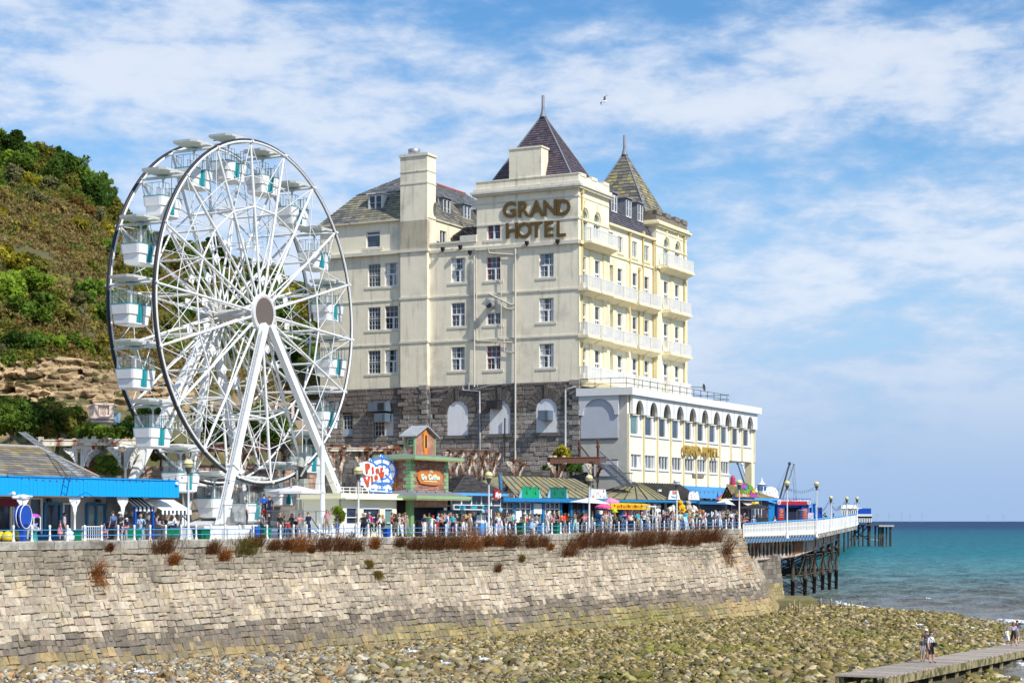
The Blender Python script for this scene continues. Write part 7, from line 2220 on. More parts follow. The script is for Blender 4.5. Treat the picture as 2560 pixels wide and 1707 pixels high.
# rusted iron arcade behind the shops
def arcade():
 def cluster(x,ytop,ybot,d,label,w=1.0,white=False,cols=2):
  p=ground(x,d,0);zt=zat(ytop,d);zb=EYE-1.0
  p.z=zb
  H_=zt-zb;hb=zt-zat(ybot,d)
  t=thing('iron_column',label,'column',p,PANG,'rusting iron columns of the ruined arcade')
  mt_=WHITE_W if white else RUST
  for s in((-1,1)if cols==2 else(0,)):
   m=MB();m.lathe([(.16,0),(.16,.3),(.10,.4),(.09,H_-hb-.1),(.17,H_-hb),(.12,H_-hb+.12),(.10,H_)],(s*.34*w,0,0),9);m.build('shaft',mt_,t)
  for s,ang in((-1,0),(1,0),(-1,90)):
   m=MB();th=.09
   o=Vector((s*.40*w if ang==0 else 0,0 if ang==0 else-.15,0));ux=Vector((1,0,0))if ang==0 else Vector((0,1,0))
   dv=Vector((0,th,0))if ang==0 else Vector((th,0,0))
   o=o-dv*.5
   K=hb;B=.95*w*(1 if ang==0 else .7)
   def strip(pts,wd):
    for(x0,z0),(x1,z1)in zip(pts[:-1],pts[1:]):
     m.bar(o+ux*(s*x0)+dv*.5+Vector((0,0,z0)),o+ux*(s*x1)+dv*.5+Vector((0,0,z1)),th,wd)
   zt_=H_
   strip([(0,zt_-K),(.10*B,zt_-K*.72),(.30*B,zt_-K*.52),(.42*B,zt_-K*.34),(.75*B,zt_-K*.22),(1.0*B,zt_-.05)],.16)
   strip([(0,zt_-.06),(B,zt_-.06)],.14);strip([(.04,zt_-K),(.04,zt_)],.12)
   strip([(.28*B+.24*B*math.cos(q),zt_-K*.30+K*.20*math.sin(q))for q in np.linspace(0,6.283,12)],.09)
   strip([(.10*B+.12*B*math.cos(q),zt_-K*.64+K*.12*math.sin(q))for q in np.linspace(0,6.283,9)],.08)
   strip([(.70*B+.12*B*math.cos(q),zt_-K*.12+K*.07*math.sin(q))for q in np.linspace(0,6.283,9)],.07)
   strip([(.28*B,zt_-K*.50),(.28*B,zt_-.1)],.07);strip([(.05*B,zt_-K*.30),(.5*B,zt_-K*.30)],.07)
   m.build('bracket',mt_,t)
  m=MB();m.box(-.6*w,.6*w,-.2,.2,H_,H_+.22);m.build('capital',RUSTD if not white else WHITE_W,t)
  return t
 cluster(205,1122,1165,127,'white iron column with scrolled brackets behind the slate roof, left one',1.2,True,1)
 cluster(313,1118,1170,129,'white iron column with scrolled brackets left of the wheel legs',1.2,True,1)
 for x,yt,yb,d,lb in[(470,1125,1172,137,'rusty column seen through the lower left of the wheel'),(600,1122,1175,143,'rusty column seen between the spokes at the wheel bottom'),(700,1124,1180,148,'rusty column behind the right drive unit of the wheel'),(843,1118,1178,152,'rusty column right of the wheel leg'),(908,1120,1178,155,'rusty column behind the wheel shaped sign'),(965,1121,1178,157,'rusty column hidden partly by the brick kiosk'),(1133,1130,1186,164,'rusty column pair right of the brick kiosk'),(1165,1131,1186,166,'rusty column pair over the dark hipped kiosk'),(1197,1131,1190,168,'rusty column pair left of the coffee sign lamp'),(1226,1132,1190,169,'rusty column pair beside the coffee sign lamp'),(1291,1154,1192,170,'lone rusty column pair with spread brackets above the left green sign'),(1393,1157,1196,172,'rusty column pair with spread brackets above the right green sign'),(1488,1160,1204,174,'rusty column pair under the dark rusted beam by the iron stairs')]:
  cluster(x,yt,yb,d,lb,1.25)
 def beam(x0,y0,d0,x1,y1,d1,h,lb,mt_):
  a,c=wpt(x0,y0,d0),wpt(x1,y1,d1)
  t=thing('iron_beam',lb,'beam',a)
  m=MB();m.bar((0,0,0),c-a,.35,h);m.bar(Vector((0,0,h*.6)),c-a+Vector((0,0,h*.6)),.5,.08)
  m.build('beam',mt_,t)
  m=MB();rs=random.Random(int(x0))
  n=int((c-a).length/.5)
  for i in range(n):
   q=(c-a)*((i+rs.uniform(.1,.6))/n)
   if rs.random()<.6:
    m.box(q.x-.16,q.x+.16,q.y-.1,q.y+.1,q.z+h*.4,q.z+h*.4+rs.uniform(.1,.35))
  m.build('broken_cresting',RUST if mt_ is not WHITE_W else WHITE_W,t,'stuff')
 beam(100,1108,124,345,1106,130,.36,'rust streaked white beam above the white iron columns',RUST)
 beam(425,1122,137,742,1120,150,.5,'rusted beam behind the lower part of the wheel',RUSTD)
 beam(790,1124,150,1000,1124,158,.25,'rusted beam over the columns right of the wheel',RUST)
 beam(1372,1152,171,1512,1150,175,.5,'dark rust brown beam ending at the iron stairs',RUSTD)
 def wall(x0,y0,d0,x1,y1,d1,lb,base,seed,zbot=EYE-1.0):
  rs=random.Random(seed)
  a,c=wpt(x0,y0,d0),wpt(x1,y1,d1)
  t=thing('rubble_wall',lb,'wall',Vector((a.x,a.y,zbot)))
  ax=Vector((c.x-a.x,c.y-a.y,0));L=ax.length;ax.normalize();nr=Vector((ax.y,-ax.x,0))
  m=MB();zz=0;
  while zz<a.z-zbot-.05:
   h=rs.uniform(.3,.5);x=0
   while x<L:
    w=rs.uniform(.4,1.1);w=min(w,L-x+.01)
    ztop=min(zz+h,(a.z+(c.z-a.z)*x/L)-zbot)
    k=rs.uniform(.7,1.25);col=tuple(k*q for q in rs.choice(base))
    p0=ax*(x+.02)+nr*rs.uniform(.0,.12);p1=ax*(x+w-.02)+nr*rs.uniform(.0,.12)
    b0,b1=ax*x-nr*.5,ax*(x+w)-nr*.5
    z0,z1=Vector((0,0,zz+.02)),Vector((0,0,ztop))
    m.hexa([p0+z0,p1+z0,b0+z0,b1+z0,p0+z1,p1+z1,b0+z1,b1+z1],0,col)
    x+=w
   zz+=h
  m.build('stonework',STONEV,t,'stuff')
  return t
 pinkish=[(.42,.27,.20),(.38,.26,.20),(.30,.22,.17),(.46,.33,.25),(.22,.18,.14)]
 dk=[(.12,.11,.105),(.09,.085,.08),(.16,.15,.14),(.07,.065,.065)]
 wall(100,1165,132,440,1165,140,'pinkish rubble wall behind the white iron columns at the left',pinkish,1)
 wall(440,1160,142,790,1160,156,'pinkish rubble wall behind the lower part of the wheel',pinkish,2)
 wall(780,1150,158,1060,1150,166,'dark stone wall behind the cream ticket kiosk',dk,3)
 wall(1060,1165,170,1470,1180,176,'dark stone wall below the hotel base behind the long mossy roof',dk,4)
 t=thing('brick_pier','weathered red brick pier between the two white iron columns','pier',ground(219,128.5,EYE-1.0),PANG)
 m=MB();rs=random.Random(2);top=zat(1112,128.5)-EYE+1.0
 z=0;r=0
 while z<top:
  for k in range(3):
   c=tuple(q*rs.uniform(.7,1.2)for q in(.33,.11,.07))
   x=-.5+k*.34+(.1 if r%2 else 0)
   m.box(x,x+.32,-.35-rs.uniform(0,.03),.35,z,z+.12,0,c)
  z+=.135;r+=1
 m.build('brickwork',M('brick_faces'),t,'stuff')
arcade()
def iron_stairs():
 t=thing('iron_staircase','dark iron staircase with railings climbing to the restaurant wing','staircase',ground(1535,172,EYE-1.0))
 o=t.location
 P=lambda x,y,d:wpt(x,y,d)-o
 a,c=P(1500,1160,173),P(1560,1216,170)
 w=Vector((.9,1.2,0))
 n=16
 for i in range(n):
  q=a.lerp(c,(i+.5)/n)
  m=MB();m.hexa([q,q+Vector((.5,-.1,0)),q+w,q+w+Vector((.5,-.1,0)),q+Vector((0,0,.06)),q+Vector((.5,-.1,.06)),q+w+Vector((0,0,.06)),q+w+Vector((.5,-.1,.06))]);m.build('tread',M('iron_tread',(.06,.06,.07),.6),t)
 m=MB();m.bar(a,c,.10,.24);m.bar(a+w,c+w,.10,.24);m.build('stringer',M('grey_stringer',(.35,.38,.42),.5),t)
 m=MB()
 up=Vector((0,0,1.25))
 e=P(1582,1216,169)
 for p0,p1 in((a,c),(c,e)):
  m.bar(p0+up,p1+up,.09);L=(p1-p0).length;k=int(L/.2)
  for i in range(k):
   q=p0.lerp(p1,i/k);m.bar(q,q+up,.035)
  m.bar(p0+up*.12,p1+up*.12,.05)
 m.build('railing',GALV,t)
 g=P(1453,1160,175);h=P(1476,1158,174)
 m=MB();m.bar(P(1450,1112,175)+up*.0,P(1478,1148,174),.09)
 for i in range(8):
  q=P(1450+3.2*i,1112+4.5*i,175);m.bar(q,Vector((q.x,q.y,g.z)),.035)
 m.build('railing',DGREY,t)
 for x,y0 in((1449,1098),(1495,1095)):
  m=MB();q=P(x,1158,174.5);zt=P(x,y0,174.5).z
  m.lathe([(.13,q.z),(.11,zt-1.0),(.2,zt-.8),(.1,zt-.6),(.16,zt-.4),(.04,zt)],(q.x,q.y,0),8);m.build('newel_post',RUSTD,t)
 m=MB();q=P(1500,1236,176);m.box(q.x-3.5,q.x+2.5,q.y,q.y+.3,0,3.5);m.build('under_wall',DARK,t)
iron_stairs()
def festoon(pts,d0,label,name='light_string'):
 o=pts[0]
 m=MB()
 for a,c in zip(pts[:-1],pts[1:]):
  n=14;prev=None
  L=(c-a).length
  arr=[a.lerp(c,i/n)-Vector((0,0,d0*4*(i/n)*(1-i/n)))-o for i in range(n+1)]
  m.path(arr,.015,4)
  for q in arr[1:-1]:
   m.tube(q,q-Vector((0,0,.12)),.012,n=4);m.ball(q-Vector((0,0,.17)),.055,6)
 ob=m.build(name,DGREY);ob.location=o
 tag(ob,label,'string lights','festoon light strings')
festoon([wpt(0,1178,101),wpt(240,1188,110),wpt(471,1184,113.5)],.25,'string of bulbs along the top of the blue fascia')
festoon([wpt(471,1184,113.5),wpt(896,1198,130)],.5,'string of bulbs crossing in front of the wheel')
festoon([wpt(896,1202,130),wpt(1222,1212,141)],.5,'string of bulbs in front of the brick kiosk')
festoon([wpt(1222,1212,141),wpt(1473,1214,150)],.4,'string of bulbs in front of the mossy roof')
festoon([wpt(1692,1216,161),wpt(1848,1218,171)],.35,'string of bulbs in front of the light blue band')
# the pier
PS=[(1859,1310,1340.5,173.5),(1950,1304,1338,188),(2040,1298.5,1335,205),(2092,1292,1324,222),(2143,1285,1313,245)]
def pier_at(x,off=0.0):
 """point on the seaward edge of the pier seen at picture column x (deck level at the foot of the parapet), heading there"""
 xs=[p[0]for p in PS]
 d=float(np.interp(x,xs,[p[3]for p in PS]));yb=float(np.interp(x,xs,[p[2]for p in PS]));yt=float(np.interp(x,xs,[p[1]for p in PS]))
 q=wpt(x,yb,d);zt=zat(yt,d)
 d2=float(np.interp(x+4,xs,[p[3]for p in PS]))if x<2139 else None
 e=ground(min(x+4,2143),float(np.interp(min(x+4,2143),xs,[p[3]for p in PS])),0)-ground(min(x+4,2143)-4,float(np.interp(min(x+4,2143)-4,xs,[p[3]for p in PS])),0)
 e.normalize()
 n=Vector((-e.y,e.x,0))
 return q+n*off,zt,e,n
def build_pier():
 t=thing('pier','victorian iron pier with white lattice parapet, blue panels and dark legs running out to sea','pier',ground(1859,173.5,EYE-1.4))
 o=t.location.copy()
 xs=list(np.linspace(1859,2143,40))
 pts=[pier_at(x)for x in xs]
 mb=MB()
 for a,c in zip(pts[:-1],pts[1:]):
  up=Vector((0,0,.25))
  mb.quad(a[0]-o+up,c[0]-o+up,c[0]-o+c[3]*16+up,a[0]-o+a[3]*16+up)
  dn=Vector((0,0,-.1))
  mb.quad(a[0]-o+dn+a[3]*.3,c[0]-o+dn+c[3]*.3,c[0]-o+c[3]*16+dn,a[0]-o+a[3]*16+dn)
 mb.build('deck',M('deck_boards',(.28,.25,.21),.85,.3,3),t)
 for i in range(len(pts)-1):
  (a,za,e,n),(c,zc,_,_)=pts[i],pts[i+1]
  a,c=a-o,c-o
  ha,hc=za-o.z-a.z,zc-o.z-c.z
  L=(c-a).length;ax=(c-a)/L
  m=MB();th=n*.06
  def P(f,g,inn=0.0):
   q=a.lerp(c,f);h=ha+(hc-ha)*f
   return Vector((q.x,q.y,q.z+h*g))+n*inn
  def pan(f0,f1,g0,g1):
   m.hexa([P(f0,g0),P(f1,g0),P(f0,g0,.06),P(f1,g0,.06),P(f0,g1),P(f1,g1),P(f0,g1,.06),P(f1,g1,.06)])
  solid=xs[i]>2040
  pan(.03,.97,0,.34);pan(.03,.97,.60,.66);pan(.03,.97,.90,.95)
  if solid:
   pan(.03,.97,.34,.60);pan(.03,.97,.66,.90)
  else:
   k=5
   for j in range(k+1):
    f=.03+.94*j/k
    pan(max(.03,f-.035),min(.97,f+.035),.34,.60);pan(max(.03,f-.035),min(.97,f+.035),.66,.90)
  m.build('parapet_panel',WHITE if i%3 else M('white_paint_aged',(.76,.75,.70),.5,.1,col2=(.52,.45,.34),c2=(.6,.75)),t)
  m=MB();m.bar(P(0,-.12),P(0,1.02),.14,.14);m.build('parapet_post',WHITE,t)
  if xs[i]<2040:
   m=MB();
   z0,z1=-.62,-.03
   q=[a+n*.25+Vector((0,0,z0)),c+n*.25+Vector((0,0,z0)),a+Vector((0,0,z1)),c+Vector((0,0,z1))]
   m.quad(q[0].lerp(q[1],.1),q[0].lerp(q[1],.9),q[2].lerp(q[3],.9),q[2].lerp(q[3],.1));m.build('blue_panel',M('pier_panel_blue',(.05,.32,.76),.5,.2,3,col2=(.55,.60,.62),c2=(.6,.72),c2s=1.5),t)
   m=MB();m.bar(a+n*.2+Vector((0,0,-.66)),a-n*.02+Vector((0,0,0)),.08,.08);m.build('bracket',M('stained_white_iron',(.55,.52,.46),.7,.3,4),t)
  else:
   m=MB();m.quad(a+Vector((0,0,-.5)),c+Vector((0,0,-.5)),c+Vector((0,0,-.02)),a+Vector((0,0,-.02)));m.build('fascia_panel',M('stained_fascia',(.42,.40,.36),.8,.4,2,col2=(.14,.12,.09),c2=(.45,.6),c2s=1),t)
 m=MB();m.path([Vector((p[0].x,p[0].y,p[1]+.03))-o for p in pts],.09,5);m.build('top_rail',BLUE3,t)
 m=MB();m.path([p[0]-o+Vector((0,0,.0))for p in pts],.10,5);m.build('bottom_rail',M('stained_white_iron'),t)
 gx=np.linspace(1880,2126,28)
 yb=lambda x:float(np.interp(x,[1880,2020,2052,2126],[1403,1390,1379,1346]));yt=lambda x:float(np.interp(x,[1880,2020,2052,2126],[1358,1346,1340,1322]))
 gp=[]
 for x in gx:
  q,zt,e,n=pier_at(x,1.6);d=q.y
  gp.append((Vector((q.x,q.y,0))-Vector((0,0,o.z))-Vector((o.x,o.y,0)),zat(yb(x),d)-o.z,zat(yt(x),d)-o.z,n))
 gi=M('girder_iron',(.50,.45,.38),.85,.3,2,bump=.5,col2=(.30,.12,.05),c2=(.50,.62),c2s=.9)
 for i in range(len(gx)-1):
  (a,b0,t0,n),(c,b1,t1,_)=gp[i],gp[i+1]
  Q=lambda q,z:Vector((q.x,q.y,z))
  if gx[i]<2014:
   m=MB()
   k=6
   for j in range(k):
    f0,f1=j/k,(j+1)/k
    wd=lambda f:.10+.30*(abs(f-.42)/.58)**1.7
    for sgn in(0,1):
     e0,e1=wd(f0),wd(f1)
     if sgn==0:
      A0,B0,A1,B1=a,a.lerp(c,e0),a,a.lerp(c,e1)
     else:
      A0,B0,A1,B1=a.lerp(c,1-e0),c,a.lerp(c,1-e1),c
     z00,z01=b0+(t0-b0)*f0,b0+(t0-b0)*f1
     m.hexa([Q(A0,z00),Q(B0,z00),Q(A0+n*.12,z00),Q(B0+n*.12,z00),Q(A1,z01),Q(B1,z01),Q(A1+n*.12,z01),Q(B1+n*.12,z01)])
   m.build('girder_panel',gi,t)
  else:
   m=MB();m.quad(Q(a,b0),Q(c,b1),Q(c,t1),Q(a,t0));m.build('girder_plate',gi if gx[i]>2040 else M('rusted_plate',(.26,.11,.05),.9,.4,2,bump=.5),t)
 m=MB()
 m.path([Vector((p[0].x,p[0].y,p[1]))for p in gp],.16,4);m.path([Vector((p[0].x,p[0].y,p[2]))for p in gp],.14,4)
 m.build('girder_flange',gi,t)
 m=MB()
 for a,c in zip(gp[:-1],gp[1:]):
  for off in(1.0,):
   m.quad(Vector((a[0].x,a[0].y,a[1]))+a[3]*off,Vector((c[0].x,c[0].y,c[1]))+c[3]*off,Vector((c[0].x,c[0].y,c[2]+.3))+c[3]*off,Vector((a[0].x,a[0].y,a[2]+.3))+a[3]*off)
  m.quad(Vector((a[0].x,a[0].y,a[2])),Vector((c[0].x,c[0].y,c[2])),Vector((c[0].x,c[0].y,c[2]))+c[3]*13,Vector((a[0].x,a[0].y,a[2]))+a[3]*13)
 m.build('inner_girder',RUSTD,t)
 lx_=[2020,2050,2072,2092,2108,2124]
 front,backr=[],[]
 for x in lx_:
  q,zt,e,n=pier_at(x,1.7)
  front.append(q.copy());backr.append(q+n*9.0)
 leg=[]
 for row in(front,backr):
  for q in row:
   m=MB();zt=q.z-.9;H_=zt+1.6
   m.lathe([(.22,-1.5),(.22,H_*.30),(.28,H_*.30),(.28,H_*.33),(.20,H_*.33),(.20,H_*.62),(.26,H_*.62),(.26,H_*.65),(.18,H_*.65),(.18,zt)],n=10)
   ob=m.build('leg',PILE,t);ob.location=Vector((q.x,q.y,0))-o
 m=MB()
 for i in range(len(lx_)):
  f,b=front[i]-o,backr[i]-o
  for z in(3.0,5.2):
   m.tube((f.x,f.y,z-o.z),(b.x,b.y,z-o.z),.10,n=5)
  for(p,q)in((f,b),(b,f)):
   m.tube((p.x,p.y,1.2-o.z),(q.x,q.y,5.4-o.z),.07,n=5)
  if i:
   for row in(front,backr):
    g,h=row[i-1]-o,row[i]-o
    m.tube((g.x,g.y,3.1-o.z),(h.x,h.y,3.1-o.z),.08,n=5);m.tube((g.x,g.y,5.3-o.z),(h.x,h.y,5.3-o.z),.08,n=5)
    m.tube((g.x,g.y,1.2-o.z),(h.x,h.y,5.2-o.z),.06,n=5);m.tube((g.x,g.y,5.2-o.z),(h.x,h.y,1.2-o.z),.06,n=5)
 m.build('bracing',PILE,t)
 ob=thing('concrete_footing','weed stained concrete slab under the landward end of the pier','slab',ground(1990,190,0))
 m=MB();m.hexa([(-2.2,0,-.5),(2.2,0,-.5),(-1.5,9,-.5),(3,9,-.5),(-2.2,0,1.0),(2.2,0,1.0),(-1.5,9,1.15),(3,9,1.15)]);m.build('slab',M('weedy_concrete',(.20,.18,.08),.9,.3,1),ob)
build_pier()
for(x,ytop,lb)in((1962,1201,'tall globe lamp post on the pier in front of the blue booth'),(2036,1203,'tall globe lamp post on the pier right of the blue booth'),(2072,1239,'small globe lamp post, nearest of the three at the far end of the pier'),(2112,1241,'small globe lamp post, middle of the three at the far end of the pier'),(2138,1241,'small globe lamp post, farthest at the end of the pier parapet')):
 q,zt,e,n=pier_at(x,-.25)
 base=Vector((q.x,q.y,q.z-(.3 if x<2050 else-.2)))
 globe_lamp(x,0,ytop,lb,GLOBE,base,.95 if x<2050 else .75)
def pier_things():
 def place(x,off):
  q,zt,e,n=pier_at(x,off)
  return q+Vector((0,0,.27)),math.atan2(e.y,e.x),e
 def along(t,x,off):
  q=pier_at(x,off)[0]-t.location
  return q
 d=212.0
 p=wpt(1940,1318,d)
 ang=rad(18)
 t=thing('booth','royal blue booth with a dark red welcome sign at the start of the pier','booth',p,ang)
 k=d/F
 ax=Vector((math.cos(ang),math.sin(ang),0))
 def X(x):
  kk=(x-CX)/F;return(kk*p.y-p.x)/(ax.x-kk*ax.y)
 Z=lambda y:zat(y,d)-p.z
 L=X(2023)
 mb=MB();mb.box(0,L,.6,4,0,Z(1247));mb.box(X(1944),X(1962),0,.6,0,Z(1262));mb.box(X(2004),X(2022),0,.6,0,Z(1262));mb.box(X(1940),X(2024),-.2,.6,Z(1263),Z(1245.5));mb.build('walls',BLUE4,t)
 mb=MB();mb.box(X(1964),X(2003),.5,.59,0,Z(1268));mb.build('dark_opening',M('navy_opening',(.004,.012,.045),.7),t)
 mb=MB();mb.box(X(1963),X(2004),.3,.58,Z(1268),Z(1262));mb.build('lintel',M('booth_light_blue',(.01,.12,.60),.5),t)
 mb=MB();a,c=X(1940),X(2022)
 mb.prism([(a,Z(1261)),(c,Z(1261)),(c,Z(1252)),(a+(c-a)*.72,Z(1248)),(a+(c-a)*.28,Z(1248)),(a,Z(1252))],(0,-.26,0),(1,0,0),(0,0,1),(0,.05,0));s=mb.build('red_board',RED,t)
 text('lettering','WELCOME TO LLANDUDNO',.32,((a+c)/2,-.28,Z(1250.4)),(1,0,0),SIGNW,t,.005,.012)
 for x in(1944.5,2019):
  m=MB();q=X(x);z=Z(1256)
  m.path([(q+.22*math.cos(w),-.29,z+.22*math.sin(w))for w in np.linspace(0,6.283,13)[:-1]],.045,4,0,True)
  for w in range(4):
   m.bar((q,-.29,z),(q+.2*math.cos(w*1.571),-.29,z+.2*math.sin(w*1.571)),.05)
  m.build('wheel_emblem',SIGNW,t)
 for x0,x1 in((1946,1959),(2006,2019)):
  m=MB();m.box(X(x0),X(x1),-.05,-.01,Z(1300),Z(1271));m.build('poster',RED,t)
  m=MB();q=(X(x0)+X(x1))/2;z=Z(1276.5)
  m.path([(q+.2*math.cos(w),-.07,z+.2*math.sin(w))for w in np.linspace(0,6.283,11)[:-1]],.04,4,0,True);m.bar((q-.2,-.07,z),(q+.2,-.07,z),.04);m.bar((q,-.07,z-.2),(q,-.07,z+.2),.04)
  for r in range(3):
   m.bar((q-.24,-.07,Z(1284+4*r)),(q+.24,-.07,Z(1284+4*r)),.05)
  m.build('poster_print',M('poster_gold',(.60,.45,.25),.5),t)
 t=thing('blue_hut','plain royal blue hut with a flat top right of the booth on the pier','hut',wpt(2043,1312,216),ang)
 mb=MB();mb.box(0,.75,.2,2,0,zat(1268,216)-zat(1312,216));mb.box(.0,.6,.17,.2,.3,1.5);mb.build('walls',BLUE4,t)
 t=thing('gateway','light blue door frame standing open beside the booth','frame',wpt(2030,1314,210),ang)
 mb=MB();h=zat(1258,210)-zat(1314,210);mb.bar((0,0,0),(0,0,h),.1);mb.bar((.4,0,0),(.4,0,h),.1);mb.bar((-.1,0,h),(.5,0,h),.1);mb.build('frame',BLUE3,t)
 mb=MB();mb.quad((0,.1,0),(.4,.1,0),(.4,.1,h),(0,.1,h));mb.build('door',BLUE4,t)
 t=thing('notice_panel','pale lilac notice panel on a stand right of the booth','notice board',wpt(2027,1312,208),ang)
 mb=MB();mb.box(-.35,.35,0,.06,.1,zat(1281,208)-zat(1312,208));mb.build('panel',M('lilac_panel',(.55,.52,.66),.5),t)
 t=thing('crowd_barrier','grey metal crowd barrier in front of the booth opening','barrier',wpt(1992,1316,206),ang)
 mb=MB();h=zat(1274,206)-zat(1316,206);mb.path([(0,0,0),(0,0,h-.1),(.1,0,h),(1.1,0,h),(1.2,0,h-.1),(1.2,0,0)],.03,5)
 for i in range(1,8):
  mb.bar((i*.15,0,.1),(i*.15,0,h-.05),.015)
 mb.build('bars',GALV,t)
 t=thing('blue_kiosk','bright blue kiosk with sloping light blue eave left of the red signed booth','kiosk',wpt(1913,1316,205),ang)
 mb=MB();h=zat(1258,205)-zat(1316,205);mb.box(0,1.15,0,3,0,h);mb.build('walls',M('kiosk_blue',(.0,.20,.52),.5),t)
 mb=MB();mb.hexa([(-.1,-.3,h+.28),(1.2,-.3,h-.02),(-.1,3,h+.28),(1.2,3,h-.02),(-.1,-.3,h+.45),(1.2,-.3,h+.15),(-.1,3,h+.45),(1.2,3,h+.15)]);mb.build('eave',BLUE3,t)
 mb=MB();mb.tube((.15,-.06,h*.75),(.15,.0,h*.75),.17,n=12);mb.build('lamp',M('amber_lamp',(.80,.42,.06),.4),t)
 t=thing('domed_pavilion','white domed pavilion roof far along the pier','pavilion',ground(1925,330,EYE-1))
 z0=zat(1245,330)-t.location.z;z1=zat(1216,330)-t.location.z
 mb=MB();mb.box(-2.2,1.4,-2,3,0,z0);mb.lathe([(1.5,z0),(1.45,z0+(z1-z0)*.5),(1.1,z0+(z1-z0)*.85),(.2,z1)],(0,0,0),14);mb.hexa([(-3.4,-2.2,z0),(1.6,-2.2,z0),(-3.4,2,z0),(1.6,2,z0),(-2.6,-1,z1-.2),(-.6,-1,z1-.2),(-2.6,1,z1-.2),(-.6,1,z1-.2)]);mb.build('roof',WHITE,t)
 t=thing('cupola','small blue and white eight sided cupola with pointed white roof beyond the kiosk','cupola',ground(1904.5,325,EYE-1))
 za,zb,zc=[zat(y,325)-t.location.z for y in(1228,1213,1193)]
 mb=MB();mb.lathe([(.75,0),(.75,za),(.66,za),(.66,zb)],n=8,smooth=False);mb.build('drum',WHITE,t)
 mb=MB()
 for i in range(8):
  a=i*math.pi/4;mb.box(.67*math.cos(a)-.12,.67*math.cos(a)+.12,.67*math.sin(a)-.12,.67*math.sin(a)+.12,za+.15,zb-.2)
 mb.lathe([(.85,zb),(.85,zb+.15)],n=8);mb.build('blue_window',M('dusky_blue',(.03,.14,.32),.5),t)
 mb=MB();mb.lathe([(.82,zb+.15),(.35,zb+.5),(.15,zb+.9),(.03,zc)],n=8);mb.build('spire',WHITE,t)
 def pole(x0,y0,x1,y1,d,r,mt_,lb):
  a,c=wpt(x0,y0,d),wpt(x1,y1,d)
  m=MB();m.tube((0,0,0),c-a,r,r*.8,6);m.ball(c-a,r*1.7,6)
  ob=m.build('mast',mt_);ob.location=a
  tag(ob,lb,'mast','leaning masts of the bungee ride')
 pole(1945,1262,1974,1158,260,.14,DGREY,'dark leaning mast behind the booth on the pier')
 pole(1952,1262,1985,1160,262,.10,GALV,'pale leaning mast crossing behind the dark one')
 pole(1867,1225,1844,1158,240,.10,DGREY,'dark leaning mast under the open end of the restaurant wing')
 pole(1867,1200,1855,1160,242,.13,WHITE,'white leaning mast under the open end of the restaurant wing')
 m=MB();o=wpt(1974,1158,261)
 for x,y in((1930,1245),(1943,1262),(1992,1262)):
  m.tube((0,0,0),wpt(x,y,261)-o,.02,n=4)
 for x,y in((1984,1262),(1993,1262)):
  m.tube(wpt(1985,1160,261)-o,wpt(x,y,261)-o,.02,n=4)
 ob=m.build('stay_cables',DGREY);ob.location=o;tag(ob,'thin stay cables hanging from the leaning masts','cables')
 t=thing('pier_shelter','white roofed shelter with dark arches on the far part of the pier','shelter',ground(2102,300,EYE-.5))
 mb=MB();z0,z1=zat(1271,300)-t.location.z,zat(1262,300)-t.location.z;w=45/F*300
 mb.hexa([(0,0,z0),(w,0,z0),(0,4,z0),(w,4,z0),(.3,1,z1),(w-.3,1,z1),(.3,3,z1),(w-.3,3,z1)]);mb.build('roof',WHITE,t)
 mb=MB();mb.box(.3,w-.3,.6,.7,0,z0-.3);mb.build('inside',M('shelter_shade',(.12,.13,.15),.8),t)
 mb=MB()
 for i in range(9):
  mb.box(.2+(w-.5)*i/8,.35+(w-.5)*i/8,.1,.25,0,z0)
 mb.box(0,w,.1,.2,z0-.25,z0);mb.build('arch_post',WHITE,t)
 t=thing('pier_walkway','straight far arm of the pier on dark piles behind the curved near part','pier',ground(2052,285,0))
 a,c=ground(2052,285,0),ground(2140,640,0);ax=(c-a);L_=ax.length;ax.normalize();n_=Vector((-ax.y,ax.x,0))
 mb=MB();z0=EYE-1.0
 q=[v-a for v in(a,c,a+n_*10,c+n_*10)]
 mb.hexa([v+Vector((0,0,z0-.8))for v in(q[0],q[1],q[2],q[3])]+[v+Vector((0,0,z0))for v in(q[0],q[1],q[2],q[3])]);mb.build('deck',M('deck_boards'),t)
 for i in range(7):
  for w in(1.5,8):
   p=ax*(L_*i/6)+n_*w;m=MB();m.tube((p.x,p.y,-1),(p.x,p.y,z0-.8),.3,n=7);m.build('pile',PILE,t)
 t=thing('landing_stage','far end of the pier with blue hut, white railing and dark piles','pier head',ground(2143,640,0))
 k=640/F;Zf=lambda y:zat(y,640);Xf=lambda x:(x-2143)*k
 mb=MB();mb.box(Xf(2135),Xf(2179),0,10,Zf(1296),Zf(1294));mb.build('deck',M('stained_white_iron'),t)
 mb=MB();mb.box(Xf(2138),Xf(2178),.1,6,Zf(1285),Zf(1270));mb.build('hut',BLUE4,t)
 mb=MB();mb.box(Xf(2130),Xf(2155),.0,6.2,Zf(1271),Zf(1269));mb.build('hut_roof',WHITE,t)
 mb=MB()
 for i in range(24):
  x=Xf(2135)+(Xf(2179)-Xf(2135))*i/23;mb.box(x-.13,x+.13,-.1,.1,Zf(1294),Zf(1285))
 mb.box(Xf(2135),Xf(2180),-.15,.15,Zf(1286),Zf(1284.5));mb.box(Xf(2135),Xf(2180),-.1,.1,Zf(1294),Zf(1290));mb.build('railing',WHITE,t)
 for i in range(9):
  x=Xf(2144)+(Xf(2178)-Xf(2144))*i/8;m=MB();m.box(x-.15,x+.15,0,.3,Zf(1305),Zf(1296));m.build('arch_post',WHITE,t)
